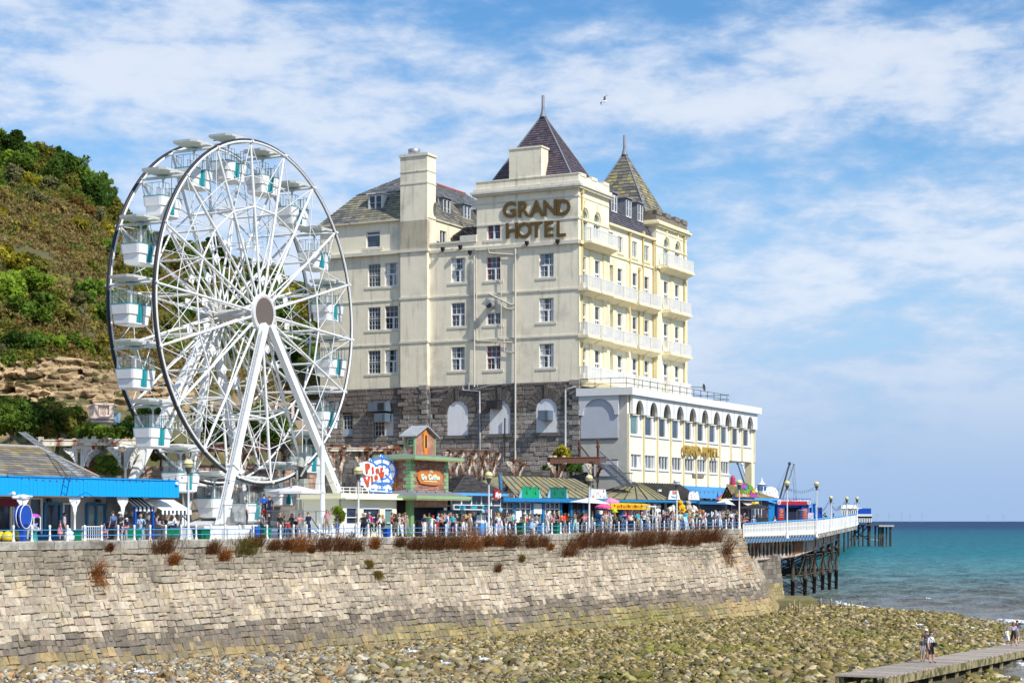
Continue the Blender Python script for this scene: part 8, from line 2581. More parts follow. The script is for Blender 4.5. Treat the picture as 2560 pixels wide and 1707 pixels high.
 mb=MB();mb.box(Xf(2142),Xf(2178),.4,.5,Zf(1304),Zf(1296));mb.box(Xf(2158),Xf(2238),2,9,Zf(1313.5),Zf(1311));mb.build('lower_deck',M('dark_timber',(.10,.095,.09),.9),t)
 mb=MB();mb.box(Xf(2200),Xf(2238),1.8,9,Zf(1316),Zf(1312));mb.build('landing_edge',M('pale_concrete',(.50,.48,.44),.9),t)
 for x,y0,r in((2142,1305,.45),(2152,1310,.3),(2163,1311,.3),(2178,1300,.6),(2194,1314,.3),(2203,1314,.35),(2213,1315,.4),(2222,1315,.25),(2232,1315,.4),(2208,1314,.25)):
  m=MB();m.tube((Xf(x),4,-1),(Xf(x),4,Zf(y0)),r,n=8);m.build('pile',PILE,t)
 mb=MB()
 for(a,b,c,d_)in((2130,1318,2178,1350),(2130,1350,2163,1312),(2142,1352,2178,1312),(2142,1340,2178,1340)):
  mb.tube((Xf(a),4.4,Zf(b)),(Xf(c),4.4,Zf(d_)),.18,n=5)
 mb.build('bracing',PILE,t)
 festoon([wpt(1848,1222,171),wpt(1962,1214,189),wpt(2036,1217,204)],.5,'string of bulbs between the tall lamp posts of the pier')
 festoon([wpt(2036,1252,204),wpt(2072,1250,215),wpt(2112,1252,229),wpt(2138,1253,242)],1.0,'string of bulbs sagging between the small lamp posts of the pier')
 for i,(x,y,h)in enumerate([(2192,1280,14),(2222,1278,16),(2254,1277,18),(2275,1281,13),(2305,1280,14),(2470,1284,12),(2508,1283,12)]):
  d=9000.0;p=ground(x,d,0);H_=zat(y+6,d)
  t=thing('wind_turbine',('pale wind turbine far out at sea, '+['leftmost beyond the pier head','second beyond the pier head','third beyond the pier head','fourth beyond the pier head','fifth beyond the pier head','left one of the far right pair','right one of the far right pair'][i]),'wind turbine',p,0,'wind turbines on the horizon')
  tm=M('hazed_turbine_grey',(.30,.36,.44),.8)  # distance haze put into the colour: white turbines given a blue-grey
  m=MB();m.tube((0,0,0),(0,0,H_),.7,.5,6);m.build('tower',tm,t)
  for q in range(3):
   a=rad(20*i+120*q);m=MB();m.tube((0,-2,H_),(14*math.sin(a),-2,H_+14*math.cos(a)),.5,.15,4);m.build('blade',tm,t)
pier_things()
# people
SKIN=[M('skin_fair',(.55,.33,.24),.55,.04),M('skin_tan',(.42,.23,.15),.55,.04),M('skin_rosy',(.60,.34,.27),.55,.04),M('skin_brown',(.20,.10,.06),.55,.04)]
HAIRC={'brown':(.07,.035,.018),'dark':(.018,.014,.012),'blonde':(.50,.33,.12),'grey':(.42,.40,.38),'white':(.70,.68,.65),'red':(.35,.02,.02),'ginger':(.30,.11,.03)}
CLO={'white':(.78,.78,.78),'black':(.015,.015,.018),'navy':(.012,.022,.07),'blue':(.02,.14,.62),'light blue':(.32,.50,.72),'grey':(.25,.25,.26),'dark grey':(.07,.07,.08),'red':(.55,.02,.03),'pink':(.75,.28,.30),'orange':(.85,.16,.02),'yellow':(.80,.76,.42),'mint':(.40,.62,.55),'teal':(.03,.42,.50),'olive':(.15,.14,.08),'beige':(.55,.47,.36),'purple':(.12,.07,.16),'lavender':(.48,.42,.60),'khaki':(.36,.29,.19),'denim':(.10,.17,.32),'brown':(.14,.07,.04),'cream':(.76,.72,.60),'magenta':(.70,.04,.30),'green':(.04,.25,.10)}
def proto(name,J):
 """body grown from a skeleton: J joint -> (x,y,z,r); one continuous skinned surface, y forward is -y"""
 order=list(J)
 E=[('pelvis','belly'),('belly','chest'),('chest','neck0'),('neck0','neck'),('neck','head'),('head','crown'),('chest','shL'),('shL','elL'),('elL','wrL'),('wrL','haL'),('chest','shR'),('shR','elR'),('elR','wrR'),('wrR','haR'),('pelvis','hiL'),('hiL','knL'),('knL','caL'),('caL','anL'),('anL','toL'),('pelvis','hiR'),('hiR','knR'),('knR','caR'),('caR','anR'),('anR','toR')]
 me=bpy.data.meshes.new(name)
 me.from_pydata([J[k][:3]for k in order],[(order.index(a),order.index(b))for a,b in E],[])
 ob=bpy.data.objects.new(name,me);COL.objects.link(ob)
 md=ob.modifiers.new('Skin','SKIN');md.branch_smoothing=.6
 if not me.skin_vertices:
  raise RuntimeError('no skin layer')
 for i,k in enumerate(order):
  r=J[k][3];r=r if isinstance(r,tuple)else(r,r)
  me.skin_vertices[0].data[i].radius=r
  me.skin_vertices[0].data[i].use_root=(k=='pelvis')
 ss=ob.modifiers.new('Sub','SUBSURF');ss.levels=1;ss.render_levels=1
 dg=bpy.context.evaluated_depsgraph_get();dg.update()
 out=bpy.data.meshes.new_from_object(ob.evaluated_get(dg))
 bpy.data.objects.remove(ob)
 hx,hy,hz_,_=J['head']
 for v in out.vertices:
  d=Vector((v.co.x-hx,0,v.co.z-(hz_+.0)))
  if v.co.y<hy-.05 and d.length<.035:
   v.co.y-=.022
 seg={('neck','head'):0,('head','crown'):0,('neck0','neck'):0,('pelvis','belly'):3,('belly','chest'):1,('chest','neck0'):1,('chest','shL'):1,('chest','shR'):1}
 for s in 'LR':
  seg[('sh'+s,'el'+s)]=1;seg[('el'+s,'wr'+s)]=2;seg[('wr'+s,'ha'+s)]=0
  seg[('pelvis','hi'+s)]=3;seg[('hi'+s,'kn'+s)]=3;seg[('kn'+s,'ca'+s)]=4;seg[('ca'+s,'an'+s)]=4;seg[('an'+s,'to'+s)]=5
 segs=[(Vector(J[a][:3]),Vector(J[b][:3]),m)for(a,b),m in seg.items()]
 for p in out.polygons:
  c=p.center;best=None
  for a,b,m in segs:
   ab=b-a;t=max(0,min(1,(c-a).dot(ab)/max(1e-9,ab.dot(ab))))
   dd=(c-a.lerp(b,t)).length
   if best is None or dd<best[0]:
    best=(dd,m,t)
  m=best[1]
  p.material_index=m
  p.use_smooth=True
 vs=[v.co[:]for v in out.vertices];fs=[tuple(p.vertices)for p in out.polygons];mi=[p.material_index for p in out.polygons]
 fb=MB()
 for s in 'LR':
  w,h=Vector(J['wr'+s][:3]),Vector(J['ha'+s][:3]);d=(h-w).normalized();side=d.cross(Vector((1,0,.01))).normalized()
  for k,(off,ln)in enumerate(((-.028,.062),(-.010,.075),(.010,.07),(.028,.055))):
   b=h+side*off;kn=b+d*ln*.5;fb.path([b-d*.02,kn,kn+(d+Vector((0,-.4,0))).normalized()*ln*.5],[.011,.010,.007],4)
  b=w.lerp(h,.45)-side*.03;fb.path([b,b-side*.035+d*.03,b-side*.04+d*.065],[.013,.011,.008],4)
 n0=len(vs)
 me2=bpy.data.meshes.new('person')
 me2.from_pydata(vs+fb.v,[],fs+[tuple(i+n0 for i in f)for f in fb.f])
 for _ in range(6):
  me2.materials.append(SKIN[0])
 me2.polygons.foreach_set('material_index',mi+[0]*len(fb.f));me2.polygons.foreach_set('use_smooth',[True]*len(me2.polygons))
 me2.update()
 return me2
def skeleton(arms='down',legs='stand',lean=0.0,female=False,heavy=0.0):
 h=heavy
 J={'pelvis':(0,0,.95,(.165+h*.06,.13+h*.07)),'belly':(0,-.01-lean*.1,1.12,(.145+h*.08-.012*female,.115+h*.09)),'chest':(0,-lean*.28,1.33,(.165+h*.04,.12+h*.04)),'neck0':(0,.01-lean*.40,1.47,.075),'neck':(0,.0-lean*.45,1.52,.055),'head':(0,-.025-lean*.55,1.63,(.082,.098)),'crown':(0,-.015-lean*.58,1.72,(.062,.072))}
 sw=.19 if not female else .165
 for s,q in(('L',1),('R',-1)):
  y0=-lean*.3
  J['sh'+s]=(q*sw,y0,1.42,.062+h*.015)
  a=arms if isinstance(arms,str)else arms[0 if s=='L' else 1]
  if a=='down':
   pts=[(.235,.02,1.13),(.25,-.06,.88),(.245,-.09,.80)]
  elif a=='hip':
   pts=[(.37,.08,1.18),(.20,-.06,1.03),(.15,-.08,1.0)]
  elif a=='bent':
   pts=[(.25,.0,1.15),(.17,-.24,1.14),(.12,-.31,1.17)]
  elif a=='face':
   pts=[(.27,-.12,1.22),(.13,-.22,1.45),(.09,-.2,1.55)]
  elif a=='up':
   pts=[(.40,-.05,1.60),(.52,-.08,1.86),(.55,-.1,1.94)]
  elif a=='reach':
   pts=[(.24,-.2,1.26),(.20,-.46,1.2),(.19,-.55,1.19)]
  elif a=='table':
   pts=[(.26,-.12,1.16),(.16,-.36,1.08),(.12,-.45,1.07)]
  for nm,p,r in(('el',pts[0],.045),('wr',pts[1],.032),('ha',pts[2],.038)):
   J[nm+s]=(q*p[0],p[1]+y0,p[2],r)
  if legs=='stand':
   L=[(.10,0,.88,.105),(.115,-.01,.50,.068),(.115,.03,.32,.062),(.115,.02,.08,.043),(.13,-.12,.035,.040)]
  elif legs=='walk':
   f=1 if s=='L' else-1
   L=[(.10,0,.88,.105),(.105,-.14*f-.03,.50,.068),(.105,(-.16 if f>0 else .22),.32,.062),(.105,(-.20 if f>0 else .36),.09 if f>0 else .13,.043),(.11,(-.34 if f>0 else .27),.035 if f>0 else .05,.04)]
  elif legs=='shift':
   f=1 if s=='L' else-1
   L=[(.10,0,.88,.105),(.14 if f>0 else .09,-.05 if f>0 else .0,.50,.068),(.17 if f>0 else .09,-.02 if f>0 else .03,.32,.062),(.2 if f>0 else .09,-.03 if f>0 else .02,.08,.043),(.24 if f>0 else .1,-.16 if f>0 else-.12,.035,.04)]
  elif legs=='sit':
   L=[(.10,-.02,.93,.11),(.13,-.44,.96,.075),(.13,-.46,.76,.06),(.12,-.44,.52,.043),(.13,-.58,.49,.04)]
  for nm,p in zip(('hi','kn','ca','an','to'),L):
   r=p[3]+(h*.03 if nm in('hi','kn')else 0)
   J[nm+s]=(q*p[0],p[1],p[2],r)
 return J
PROTO={'stand':proto('p',skeleton()),'hip':proto('p',skeleton(('hip','down'),'shift')),'bent':proto('p',skeleton('bent','stand',.05)),'walk':proto('p',skeleton(('bent','down'),'walk',.06)),'face':proto('p',skeleton(('face','down'),'shift',0,True)),'up':proto('p',skeleton(('up','down'),'stand',0,True)),'reach':proto('p',skeleton('reach','shift',.15)),'sit':proto('p',skeleton('table','sit',.25)),'lean':proto('p',skeleton('reach','shift',.45)),'heavy':proto('p',skeleton(('hip','bent'),'stand',0,False,.6)),'woman':proto('p',skeleton(('bent','down'),'shift',.03,True)),'sitback':proto('p',skeleton('down','sit',.1,False,.3))}
LEAN={'bent':.05,'walk':.06,'reach':.15,'sit':.25,'lean':.45,'woman':.03,'sitback':.1}
def hair_mesh(kind):
 m=MB();c=(0,.0,1.665)
 prof=lambda r0,zs:[(r,z)for r,z in zs]
 if kind=='short':
  n=12
  for i in range(n):
   for j in range(4):
    def pt(a,b):
     th=2*math.pi*a/n;ph=math.pi*.5*b/4*(1.25 if math.sin(th)>-.3 else .62)
     return(.103*math.sin(ph)*math.cos(th),.118*math.sin(ph)*math.sin(th)-.015,1.655+.105*math.cos(ph))
    m.add([pt(i,j),pt(i+1,j),pt(i+1,j+1),pt(i,j+1)],[(0,1,2,3)],0,None,True)
 elif kind in('long','bob'):
  n=12;low=-.26 if kind=='long' else-.10
  for i in range(n):
   for j in range(5):
    def pt(a,b):
     th=2*math.pi*a/n;back=math.sin(th)>-.45
     if b<=3:
      ph=math.pi*.5*b/3*(1 if back else .62)
      return(.108*math.sin(ph)*math.cos(th),.122*math.sin(ph)*math.sin(th)-.01,1.655+.108*math.cos(ph))
     f=(b-3)/2*(1 if back else 0)
     ph=math.pi*.5*(1 if back else .62)
     return(.108*math.sin(ph)*math.cos(th)*(1+.1*f),.122*math.sin(ph)*math.sin(th)-.01+.015*f,1.655+.108*math.cos(ph)+low*f)
    m.add([pt(i,j),pt(i+1,j),pt(i+1,j+1),pt(i,j+1)],[(0,1,2,3)],0,None,True)
 elif kind=='bun':
  m=hair_mesh_cache('short_mb');m.ball((0,.11,1.72),.05,8)
 elif kind=='cap':
  m.lathe([(.106,1.665),(.108,1.70),(.085,1.755),(.03,1.775)],(0,-.01,0),12)
  m.hexa([(-.075,-.20,1.665),(.075,-.20,1.665),(-.09,-.08,1.675),(.09,-.08,1.675),(-.07,-.195,1.675),(.07,-.195,1.675),(-.09,-.08,1.695),(.09,-.08,1.695)])
 elif kind=='hat':
  m.lathe([(.20,1.67),(.195,1.68),(.11,1.69),(.10,1.76),(.04,1.785)],(0,-.01,0),14)
 return m
def hair_mesh_cache(k):
 return hair_mesh('short')
_hm={}
def face_bits():
 m=MB()
 for s in(-1,1):
  m.ball((s*.035,-.112,1.655),.010,6,0);m.ball((s*.088,-.015,1.63),.022,6,1,1.4)
 m.box(-.022,.022,-.118,-.108,1.582,1.588,2)
 return m
_fm={}
def clothm(c):
 return M('cloth_'+c.replace(' ','_'),CLO[c],.85,.10,7)
RP=random.Random(77)
def person(pos,rz,pose='stand',top='white',bottom='navy',hair=('short','brown'),h=1.72,sleeves=False,shorts=False,skin=None,place='',extra='',dress=False,bag=None,sit_z=None,walk=None):
 me=PROTO[pose]
 s=h/1.79
 hk,hc=hair
 what={'sit':'sitting','sitback':'sitting','lean':'leaning forward','walk':'walking','up':'raising an arm','face':'with a hand at the face','reach':'reaching forward','hip':'with a hand on the hip','heavy':'standing broadly','bent':'standing with bent arms','woman':'standing','stand':'standing'}[pose]
 headw=(f'{hc} cap' if hk=='cap' else f'{hc} sun hat' if hk=='hat' else f'{"long " if hk == "long" else ""}{hc} hair')
 cl=f'{top} dress' if dress else f'{top} top and {bottom} '+('shorts' if shorts else 'trousers')
 size='child' if h<1.45 else 'person'
 cl=f'{top} dress' if dress else f'{top} top, {bottom} '+('shorts' if shorts else 'trousers')
 headw=headw.replace('long ','')
 what={'sit':'seated ','sitback':'seated ','up':'waving ','walk':'walking '}.get(pose,'')
 lab=f'{what}{size} in {cl}, {headw}, {place}'.strip()
 o=bpy.data.objects.new('person',me);COL.objects.link(o)
 o.location=(pos[0],pos[1],pos[2]-(0 if pose not in('sit','sitback')else .47*s));o.rotation_euler=(0,0,rz);o.scale=(s,s,s)
 tag(o,lab,'person','people on the promenade and beach')
 sk=SKIN[RP.choice([0,0,1,2])]if skin is None else SKIN[skin]
 ms=[sk,clothm(top),clothm(top)if sleeves else sk,clothm(top if dress else bottom),sk if(shorts or dress)else clothm(bottom),M('shoe_dark',(.05,.045,.045),.6)if RP.random()<.6 else M('shoe_white',(.6,.6,.6),.6)]
 for i,m in enumerate(ms):
  o.material_slots[i].link='OBJECT';o.material_slots[i].material=m
 ln=LEAN.get(pose,0)
 def child(key,builder,mats,name):
  kk=(key,pose)
  if kk not in _hm:
   b=builder();b.v=[(x,y-ln*.56,z)for x,y,z in b.v]
   _hm[kk]=b.mesh(name,mats)
  c=link(name,_hm[kk],o)
  for i,m in enumerate(mats):
   c.material_slots[i].link='OBJECT';c.material_slots[i].material=m
  return c
 hm=M('hat_'+hc.replace(' ','_'),CLO.get(hc,HAIRC.get(hc,(.7,.7,.7))),.8)if hk in('cap','hat')else M('hair_'+hc,HAIRC[hc],.6,.2,20)
 child('h'+hk,lambda:hair_mesh(hk),[hm],'hair' if hk not in('cap','hat')else hk)
 child('face',face_bits,[M('eye_dark',(.02,.015,.01),.3),sk,M('lip',(.35,.12,.10),.5)],'face')
 if dress:
  def sk_():
   b=MB();b.lathe([(.16,1.10),(.20,.92),(.25,.62),(.26,.52)],(0,ln*.5,0),12);return b
  child('skirt',sk_,[clothm(top)],'skirt')
 if bag:
  def bg():
   b=MB();b.path([(-.16,-.02,1.45),(-.02,-.16,1.25),(.16,-.15,1.02)],.018,4);b.path([(-.16,.0,1.45),(0,.15,1.25),(.17,.1,1.02)],.018,4);b.box(.06,.28,-.2,-.1,.92,1.12);return b
  child('bag',bg,[clothm(bag)],'shoulder_bag')
 return o
def facing(kind):
 """'away' shows the back to the camera, 'cam' the front, 'left' / 'right' in profile"""
 return{'cam':0.0,'away':math.pi,'left':-math.pi/2,'right':math.pi/2,'al':math.pi+.8,'ar':math.pi-.8,'cl':-.8,'cr':.8}[kind]
def pp(x,b,pose,top,bottom,hair,face,h=1.70,place=None,dz=.05,**kw):
 p=onp(x,b,dz)
 return person(p,facing(face)+RP.uniform(-.25,.25),pose,top,bottom,hair,h,place=place or('near '+near(x)),**kw)
S_,L_,B_,C_,H_,N_='short','long','bob','cap','hat','bun'
def crowd():
 pp(70,2.6,'stand','white','beige',(S_,'brown'),'right',1.68,'behind the blue disc sign')
 pp(162,5.2,'hip','lavender','dark grey',(B_,'dark'),'right',1.66,'inside the pavilion doorway')
 pp(150,5.0,'stand','pink','pink',(L_,'brown'),'ar',1.22,'beside the woman in the pavilion doorway',dress=True)
 pp(284,1.6,'sitback','denim','navy',(S_,'brown'),'al',1.80,'at the first cafe table',dz=.5)
 pp(302,2.6,'sit','dark grey','navy',(C_,'white'),'cam',1.7,'across the first cafe table',dz=.5)
 pp(321,1.2,'sit','navy','pink',(C_,'white'),'left',1.25,'right end of first cafe table',dz=.45)
 pp(352,1.7,'heavy','light blue','light blue',(S_,'white'),'cr',1.66,'between the two cafe tables',bag='navy',dz=-.05)
 pp(388,1.4,'sit','grey','dark grey',(S_,'dark'),'right',1.68,'left end of second cafe table',dz=.35)
 pp(440,1.4,'sit','white','navy',(C_,'white'),'left',1.7,'right end of the second cafe table',sleeves=True,dz=.4)
 pp(255,1.4,'sit','purple','pink',(S_,'dark'),'right',1.2,'low beside the white barrier',dz=.2)
 pp(617,4.2,'hip','white','dark grey',(N_,'brown'),'right',1.66,'on the white wheel platform',dz=.92)
 pp(660,5.2,'hip','blue','navy',(S_,'brown'),'away',1.82,'boarding a gondola on the wheel platform',dz=1.25)
 pp(674,5.6,'stand','navy','navy',(S_,'ginger'),'away',1.76,'beside the man boarding the gondola',dz=1.2)
 pp(661,4.0,'bent','red','dark grey',(S_,'ginger'),'al',1.42,'on the steps of the wheel platform',dz=.75)
 pp(655,2.0,'hip','grey','dark grey',(S_,'brown'),'ar',1.72,'behind the green bin near the wheel')
 pp(673,2.2,'bent','black','black',(C_,'black'),'left',1.74,'queueing below the wheel')
 pp(700,1.7,'stand','black','black',(L_,'blonde'),'cr',1.68,'queueing below the wheel')
 pp(711,2.2,'bent','dark grey','navy',(B_,'dark'),'right',1.5,'queueing below the wheel')
 pp(720,1.2,'stand','red','navy',(S_,'dark'),'away',1.18,'at the railing below the wheel')
 pp(730,2.4,'face','black','black',(L_,'dark'),'cam',1.66,'queueing below the wheel')
 pp(739,1.3,'stand','black','navy',(S_,'dark'),'cl',1.38,'at the railing below the wheel')
 pp(748,2.0,'reach','pink','grey',(B_,'brown'),'cr',1.66,'queueing below the wheel')
 pp(771,1.5,'bent','navy','navy',(S_,'ginger'),'al',1.78,'below the lilac parasol')
 pp(818,2.2,'up','pink','khaki',(L_,'ginger'),'cam',1.72,'by the wheel steps',dz=.25)
 pp(843,1.5,'woman','purple','denim',(L_,'dark'),'left',1.64,'by the right leg of the wheel',shorts=True)
 pp(893,1.6,'stand','dark grey','black',(S_,'brown'),'left',1.66,'right of the wheel')
 pp(912,1.5,'sit','black','navy',(C_,'cream'),'away',1.7,'by the cream kiosk',dz=.5)
 pp(917,2.0,'sit','light blue','black',(L_,'brown'),'right',1.66,'by the cream kiosk',dz=.45)
 pp(940,1.6,'sitback','black','black',(L_,'dark'),'right',1.7,'by the cream kiosk',dz=.5)
 pp(953,1.8,'sit','white','dark grey',(S_,'brown'),'left',1.7,'by the cream kiosk',dz=.4)
 pp(979,3.0,'bent','red','dark grey',(S_,'dark'),'right',1.76,'by the cream kiosk')
 pp(990,1.8,'woman','black','olive',(L_,'brown'),'al',1.66,'by the cream kiosk')
 pp(1002,2.4,'sit','red','black',(S_,'dark'),'left',1.6,'behind the cream kiosk tables',dz=.3)
 pp(1014,2.2,'bent','grey','khaki',(C_,'olive'),'left',1.76,'between the two kiosks')
 pp(1078,1.4,'lean','cream','white',(B_,'red'),'ar',1.58,'in front of the brick kiosk')
 pp(1093,1.9,'reach','light blue','red',(S_,'brown'),'right',1.76,'in front of the brick kiosk',shorts=True)
 pp(1103,3.0,'stand','beige','navy',(B_,'blonde'),'cam',1.66,'under the awning board')
 pp(1113,2.4,'bent','white','dark grey',(S_,'brown'),'cl',1.80,'in front of the brick kiosk',bag='black')
 pp(1119,1.4,'reach','denim','light blue',(S_,'grey'),'left',1.60,'in front of the brick kiosk',sleeves=False)
 pp(1131,1.9,'stand','pink','pink',(B_,'white'),'away',1.64,'in front of the brick kiosk',dress=True)
 pp(1164,2.4,'stand','black','grey',(L_,'blonde'),'away',1.66,'under the paper lanterns')
 pp(1175,1.3,'woman','cream','khaki',(L_,'blonde'),'ar',1.70,'under the paper lanterns')
 pp(1184,2.6,'stand','navy','dark grey',(S_,'grey'),'cr',1.80,'under the paper lanterns')
 pp(1221,2.0,'stand','navy','navy',(S_,'dark'),'away',1.72,'left of the coffee sign lamp')
 pp(1238,3.6,'face','purple','denim',(B_,'brown'),'cam',1.82,'under the coffee sign')
 pp(1246,1.3,'face','white','lavender',(L_,'blonde'),'al',1.72,'below the coffee sign')
 pp(1257,2.6,'face','brown','black',(B_,'dark'),'left',1.72,'right of the coffee sign')
 pp(1266,3.2,'stand','black','black',(L_,'dark'),'cam',1.76,'right of the coffee sign')
 pp(1272,1.6,'woman','grey','black',(L_,'dark'),'cr',1.6,'below the mossy roof')
 pp(1283,2.2,'stand','mint','dark grey',(S_,'dark'),'al',1.88,'below the mossy roof')
 pp(1302,2.4,'stand','white','navy',(S_,'brown'),'cr',1.40,'below the left green sign')
 pp(1313,1.9,'bent','yellow','beige',(H_,'cream'),'left',1.72,'below the left green sign')
 pp(1328,1.3,'face','light blue','light blue',(L_,'brown'),'cl',1.56,'below the left green sign',dress=True)
 pp(1342,1.9,'hip','grey','white',(S_,'dark'),'away',1.66,'between the two green signs')
 pp(1367,1.2,'stand','white','cream',(S_,'brown'),'ar',1.90,'between the two green signs',shorts=True)
 pp(1384,2.0,'bent','pink','pink',(B_,'brown'),'left',1.58,'below the right green sign')
 pp(1405,1.5,'stand','orange','navy',(S_,'brown'),'away',1.70,'below the right green sign',shorts=True)
 pp(1421,3.4,'stand','black','black',(S_,'dark'),'cam',1.68,'below the right green sign')
 pp(1438,1.6,'reach','olive','mint',(S_,'brown'),'al',1.76,'left of the white parasol')
 pp(1455,2.4,'stand','black','black',(L_,'dark'),'away',1.78,'left of the white parasol')
 pp(1480,1.3,'woman','cream','white',(L_,'brown'),'right',1.62,'under the white parasol')
 pp(1502,1.3,'lean','light blue','denim',(B_,'brown'),'right',1.66,'by the coloured hats')
 pp(1515,1.8,'stand','beige','khaki',(C_,'red'),'away',1.76,'by the coloured hats')
 pp(1525,1.2,'stand','white','white',(S_,'grey'),'ar',1.62,'by the coloured hats')
 pp(1537,1.9,'woman','olive','black',(L_,'ginger'),'away',1.64,'left of the yellow awning')
 pp(1562,1.4,'stand','navy','denim',(S_,'brown'),'away',1.66,'under the yellow awning')
 pp(1577,1.3,'bent','cream','navy',(S_,'dark'),'cr',1.52,'under the yellow awning')
 pp(1602,1.5,'reach','grey','light blue',(C_,'pink'),'right',1.70,'under the yellow awning')
 pp(1590,2.4,'lean','purple','black',(L_,'dark'),'left',1.66,'under the yellow awning')
 pp(1618,1.4,'stand','white','light blue',(B_,'white'),'cl',1.5,'under the yellow awning')
 pp(1641,1.3,'lean','light blue','cream',(B_,'blonde'),'left',1.66,'by the white display frame')
 pp(1665,1.4,'lean','navy','navy',(S_,'red'),'right',1.68,'right of the white display frame')
 pp(1680,2.2,'stand','beige','beige',(B_,'brown'),'cam',1.66,'left of the white domed lamp')
 pp(1700,1.8,'stand','cream','khaki',(S_,'grey'),'cam',1.72,'right of the white domed lamp')
 pp(1738,2.0,'lean','olive','dark grey',(S_,'dark'),'right',1.70,'under the plush toys')
 pp(1752,1.6,'reach','white','dark grey',(S_,'blonde'),'left',1.66,'under the plush toys')
 pp(1764,1.9,'lean','pink','white',(B_,'ginger'),'left',1.66,'right of the plush toys')
 pp(1788,2.2,'woman','brown','black',(L_,'brown'),'cam',1.68,'by the dark cafe')
 pp(1800,1.2,'bent','light blue','light blue',(S_,'grey'),'al',1.68,'by the dark cafe')
 pp(1808,2.0,'stand','khaki','dark grey',(S_,'dark'),'al',1.86,'by the dark cafe')
 pp(1822,3.2,'stand','red','navy',(L_,'brown'),'cam',1.84,'under the small white parasol')
 pp(1828,1.5,'woman','cream','navy',(B_,'ginger'),'away',1.68,'under the small white parasol')
 pp(1842,1.9,'stand','olive','navy',(B_,'blonde'),'cl',1.66,'right of the small white parasol')
 pp(1856,.9,'lean','dark grey','dark grey',(S_,'grey'),'right',1.5,'at the end of the railing')
 rs=random.Random(31)
 tops=list(CLO)
 for i in range(112):
  x=rs.choice([rs.uniform(1060,1180),rs.uniform(1230,1450),rs.uniform(1440,1700),rs.uniform(1640,1855),rs.uniform(1500,1850),rs.uniform(900,1020)])
  b=rs.uniform(1.5,5.0)
  pp(x,b,rs.choice(['stand','bent','woman','walk','hip','face']),rs.choice(tops),rs.choice(['navy','black','khaki','denim','grey','white']),(rs.choice([S_,L_,B_,C_,S_]),rs.choice(['brown','dark','blonde','grey','brown'])),rs.choice(['cam','away','left','right','al','cr']),rs.uniform(1.55,1.84),'near '+near(x),shorts=rs.random()<.4)
 def pr(x,off,pose,top,bottom,hair,face,h,place,**kw):
  q,zt,e,n=pier_at(x,off)
  person(q+Vector((0,0,.26)),facing(face)+RP.uniform(-.3,.3),pose,top,bottom,hair,h,place=place,**kw)
 for a in[(1868,.9,'lean','beige','navy',(S_,'grey'),'cr',1.7,'leaning on the pier parapet'),(1880,.7,'lean','pink','white',(L_,'brown'),'cam',1.66,'leaning on the pier parapet'),(1874,2.0,'stand','brown','black',(C_,'white'),'cam',1.8,'behind the pier parapet'),(1890,1.6,'stand','black','black',(S_,'dark'),'cam',1.74,'below the yellow lit stall'),(1897,2.4,'stand','pink','grey',(B_,'brown'),'cam',1.7,'below the yellow lit stall'),(1906,.9,'stand','light blue','navy',(S_,'white'),'cam',1.76,'right of the yellow lit stall'),(1914,2.2,'woman','white','navy',(B_,'blonde'),'left',1.66,'by the blue kiosk'),(1921,1.2,'stand','purple','navy',(S_,'dark'),'right',1.72,'by the blue kiosk'),(1925,2.8,'stand','teal','grey',(C_,'light blue'),'cam',1.7,'by the blue kiosk'),(1936,1.4,'bent','black','black',(S_,'dark'),'right',1.82,'left of the blue booth'),(1940,3.0,'hip','grey','white',(S_,'dark'),'left',1.82,'left of the blue booth'),(1960,.8,'lean','white','white',(S_,'dark'),'left',1.66,'in front of the blue booth'),(1970,1.4,'stand','brown','black',(L_,'brown'),'cam',1.8,'in front of the blue booth'),(1985,1.0,'stand','dark grey','navy',(S_,'brown'),'away',1.5,'before the dark booth opening'),(2060,1.0,'stand','white','grey',(H_,'white'),'cam',1.74,'right of the blue hut'),(2066,2.6,'stand','pink','white',(B_,'blonde'),'cam',1.9,'right of the blue hut'),(2074,4.0,'stand','lavender','white',(S_,'white'),'cam',2.0,'by the nearest small pier lamp'),(2080,1.0,'lean','teal','navy',(S_,'brown'),'away',1.76,'by the nearest small pier lamp'),(2086,3.2,'stand','pink','black',(L_,'brown'),'cam',1.9,'between the small pier lamps'),(2092,1.4,'stand','black','black',(S_,'dark'),'away',1.86,'between the small pier lamps'),(2098,2.8,'bent','dark grey','navy',(S_,'dark'),'cam',1.9,'between the small pier lamps'),(2104,1.0,'stand','navy','denim',(B_,'brown'),'left',1.7,'between the small pier lamps'),(2108,2.2,'stand','light blue','white',(S_,'grey'),'cam',1.72,'by the middle small pier lamp')]:
  pr(*a[:8],place=a[8])
 d=Vector((.44,.90,0)).normalized();nn=Vector((d.y,-d.x,0));a0=Vector((22.2,98,0))
 def je(x,w,*a,**k):
  kk=(x-CX)/F;o=a0+nn*w
  s=(kk*o.y-o.x)/(d.x-kk*d.y);p=o+d*s;p.z=EYE-7.54-s*.0255+.01
  return person(p,*a,**k)
 je(2306,-.55,.5,'stand','dark grey','grey',(S_,'brown'),1.38,shorts=True,place='left of the trio on the jetty')
 je(2314,-.95,.3,'bent','dark grey','dark grey',(C_,'white'),1.72,shorts=True,place='behind the jetty trio')
 je(2327,.25,math.pi*.2,'woman','white','black',(B_,'dark'),1.72,shorts=True,place='with a dark shoulder bag on the jetty',bag='navy')
 je(2518,-.7,.4,'stand','white','white',(B_,'dark'),1.18,dress=True,place='at the far end of the jetty')
 je(2534,-.2,math.pi,'walk','lavender','black',(L_,'ginger'),1.64,shorts=True,place='far end of the jetty')
 je(2543,-.8,2.8,'walk','dark grey','grey',(S_,'brown'),1.62,shorts=True,place='far end of the jetty')
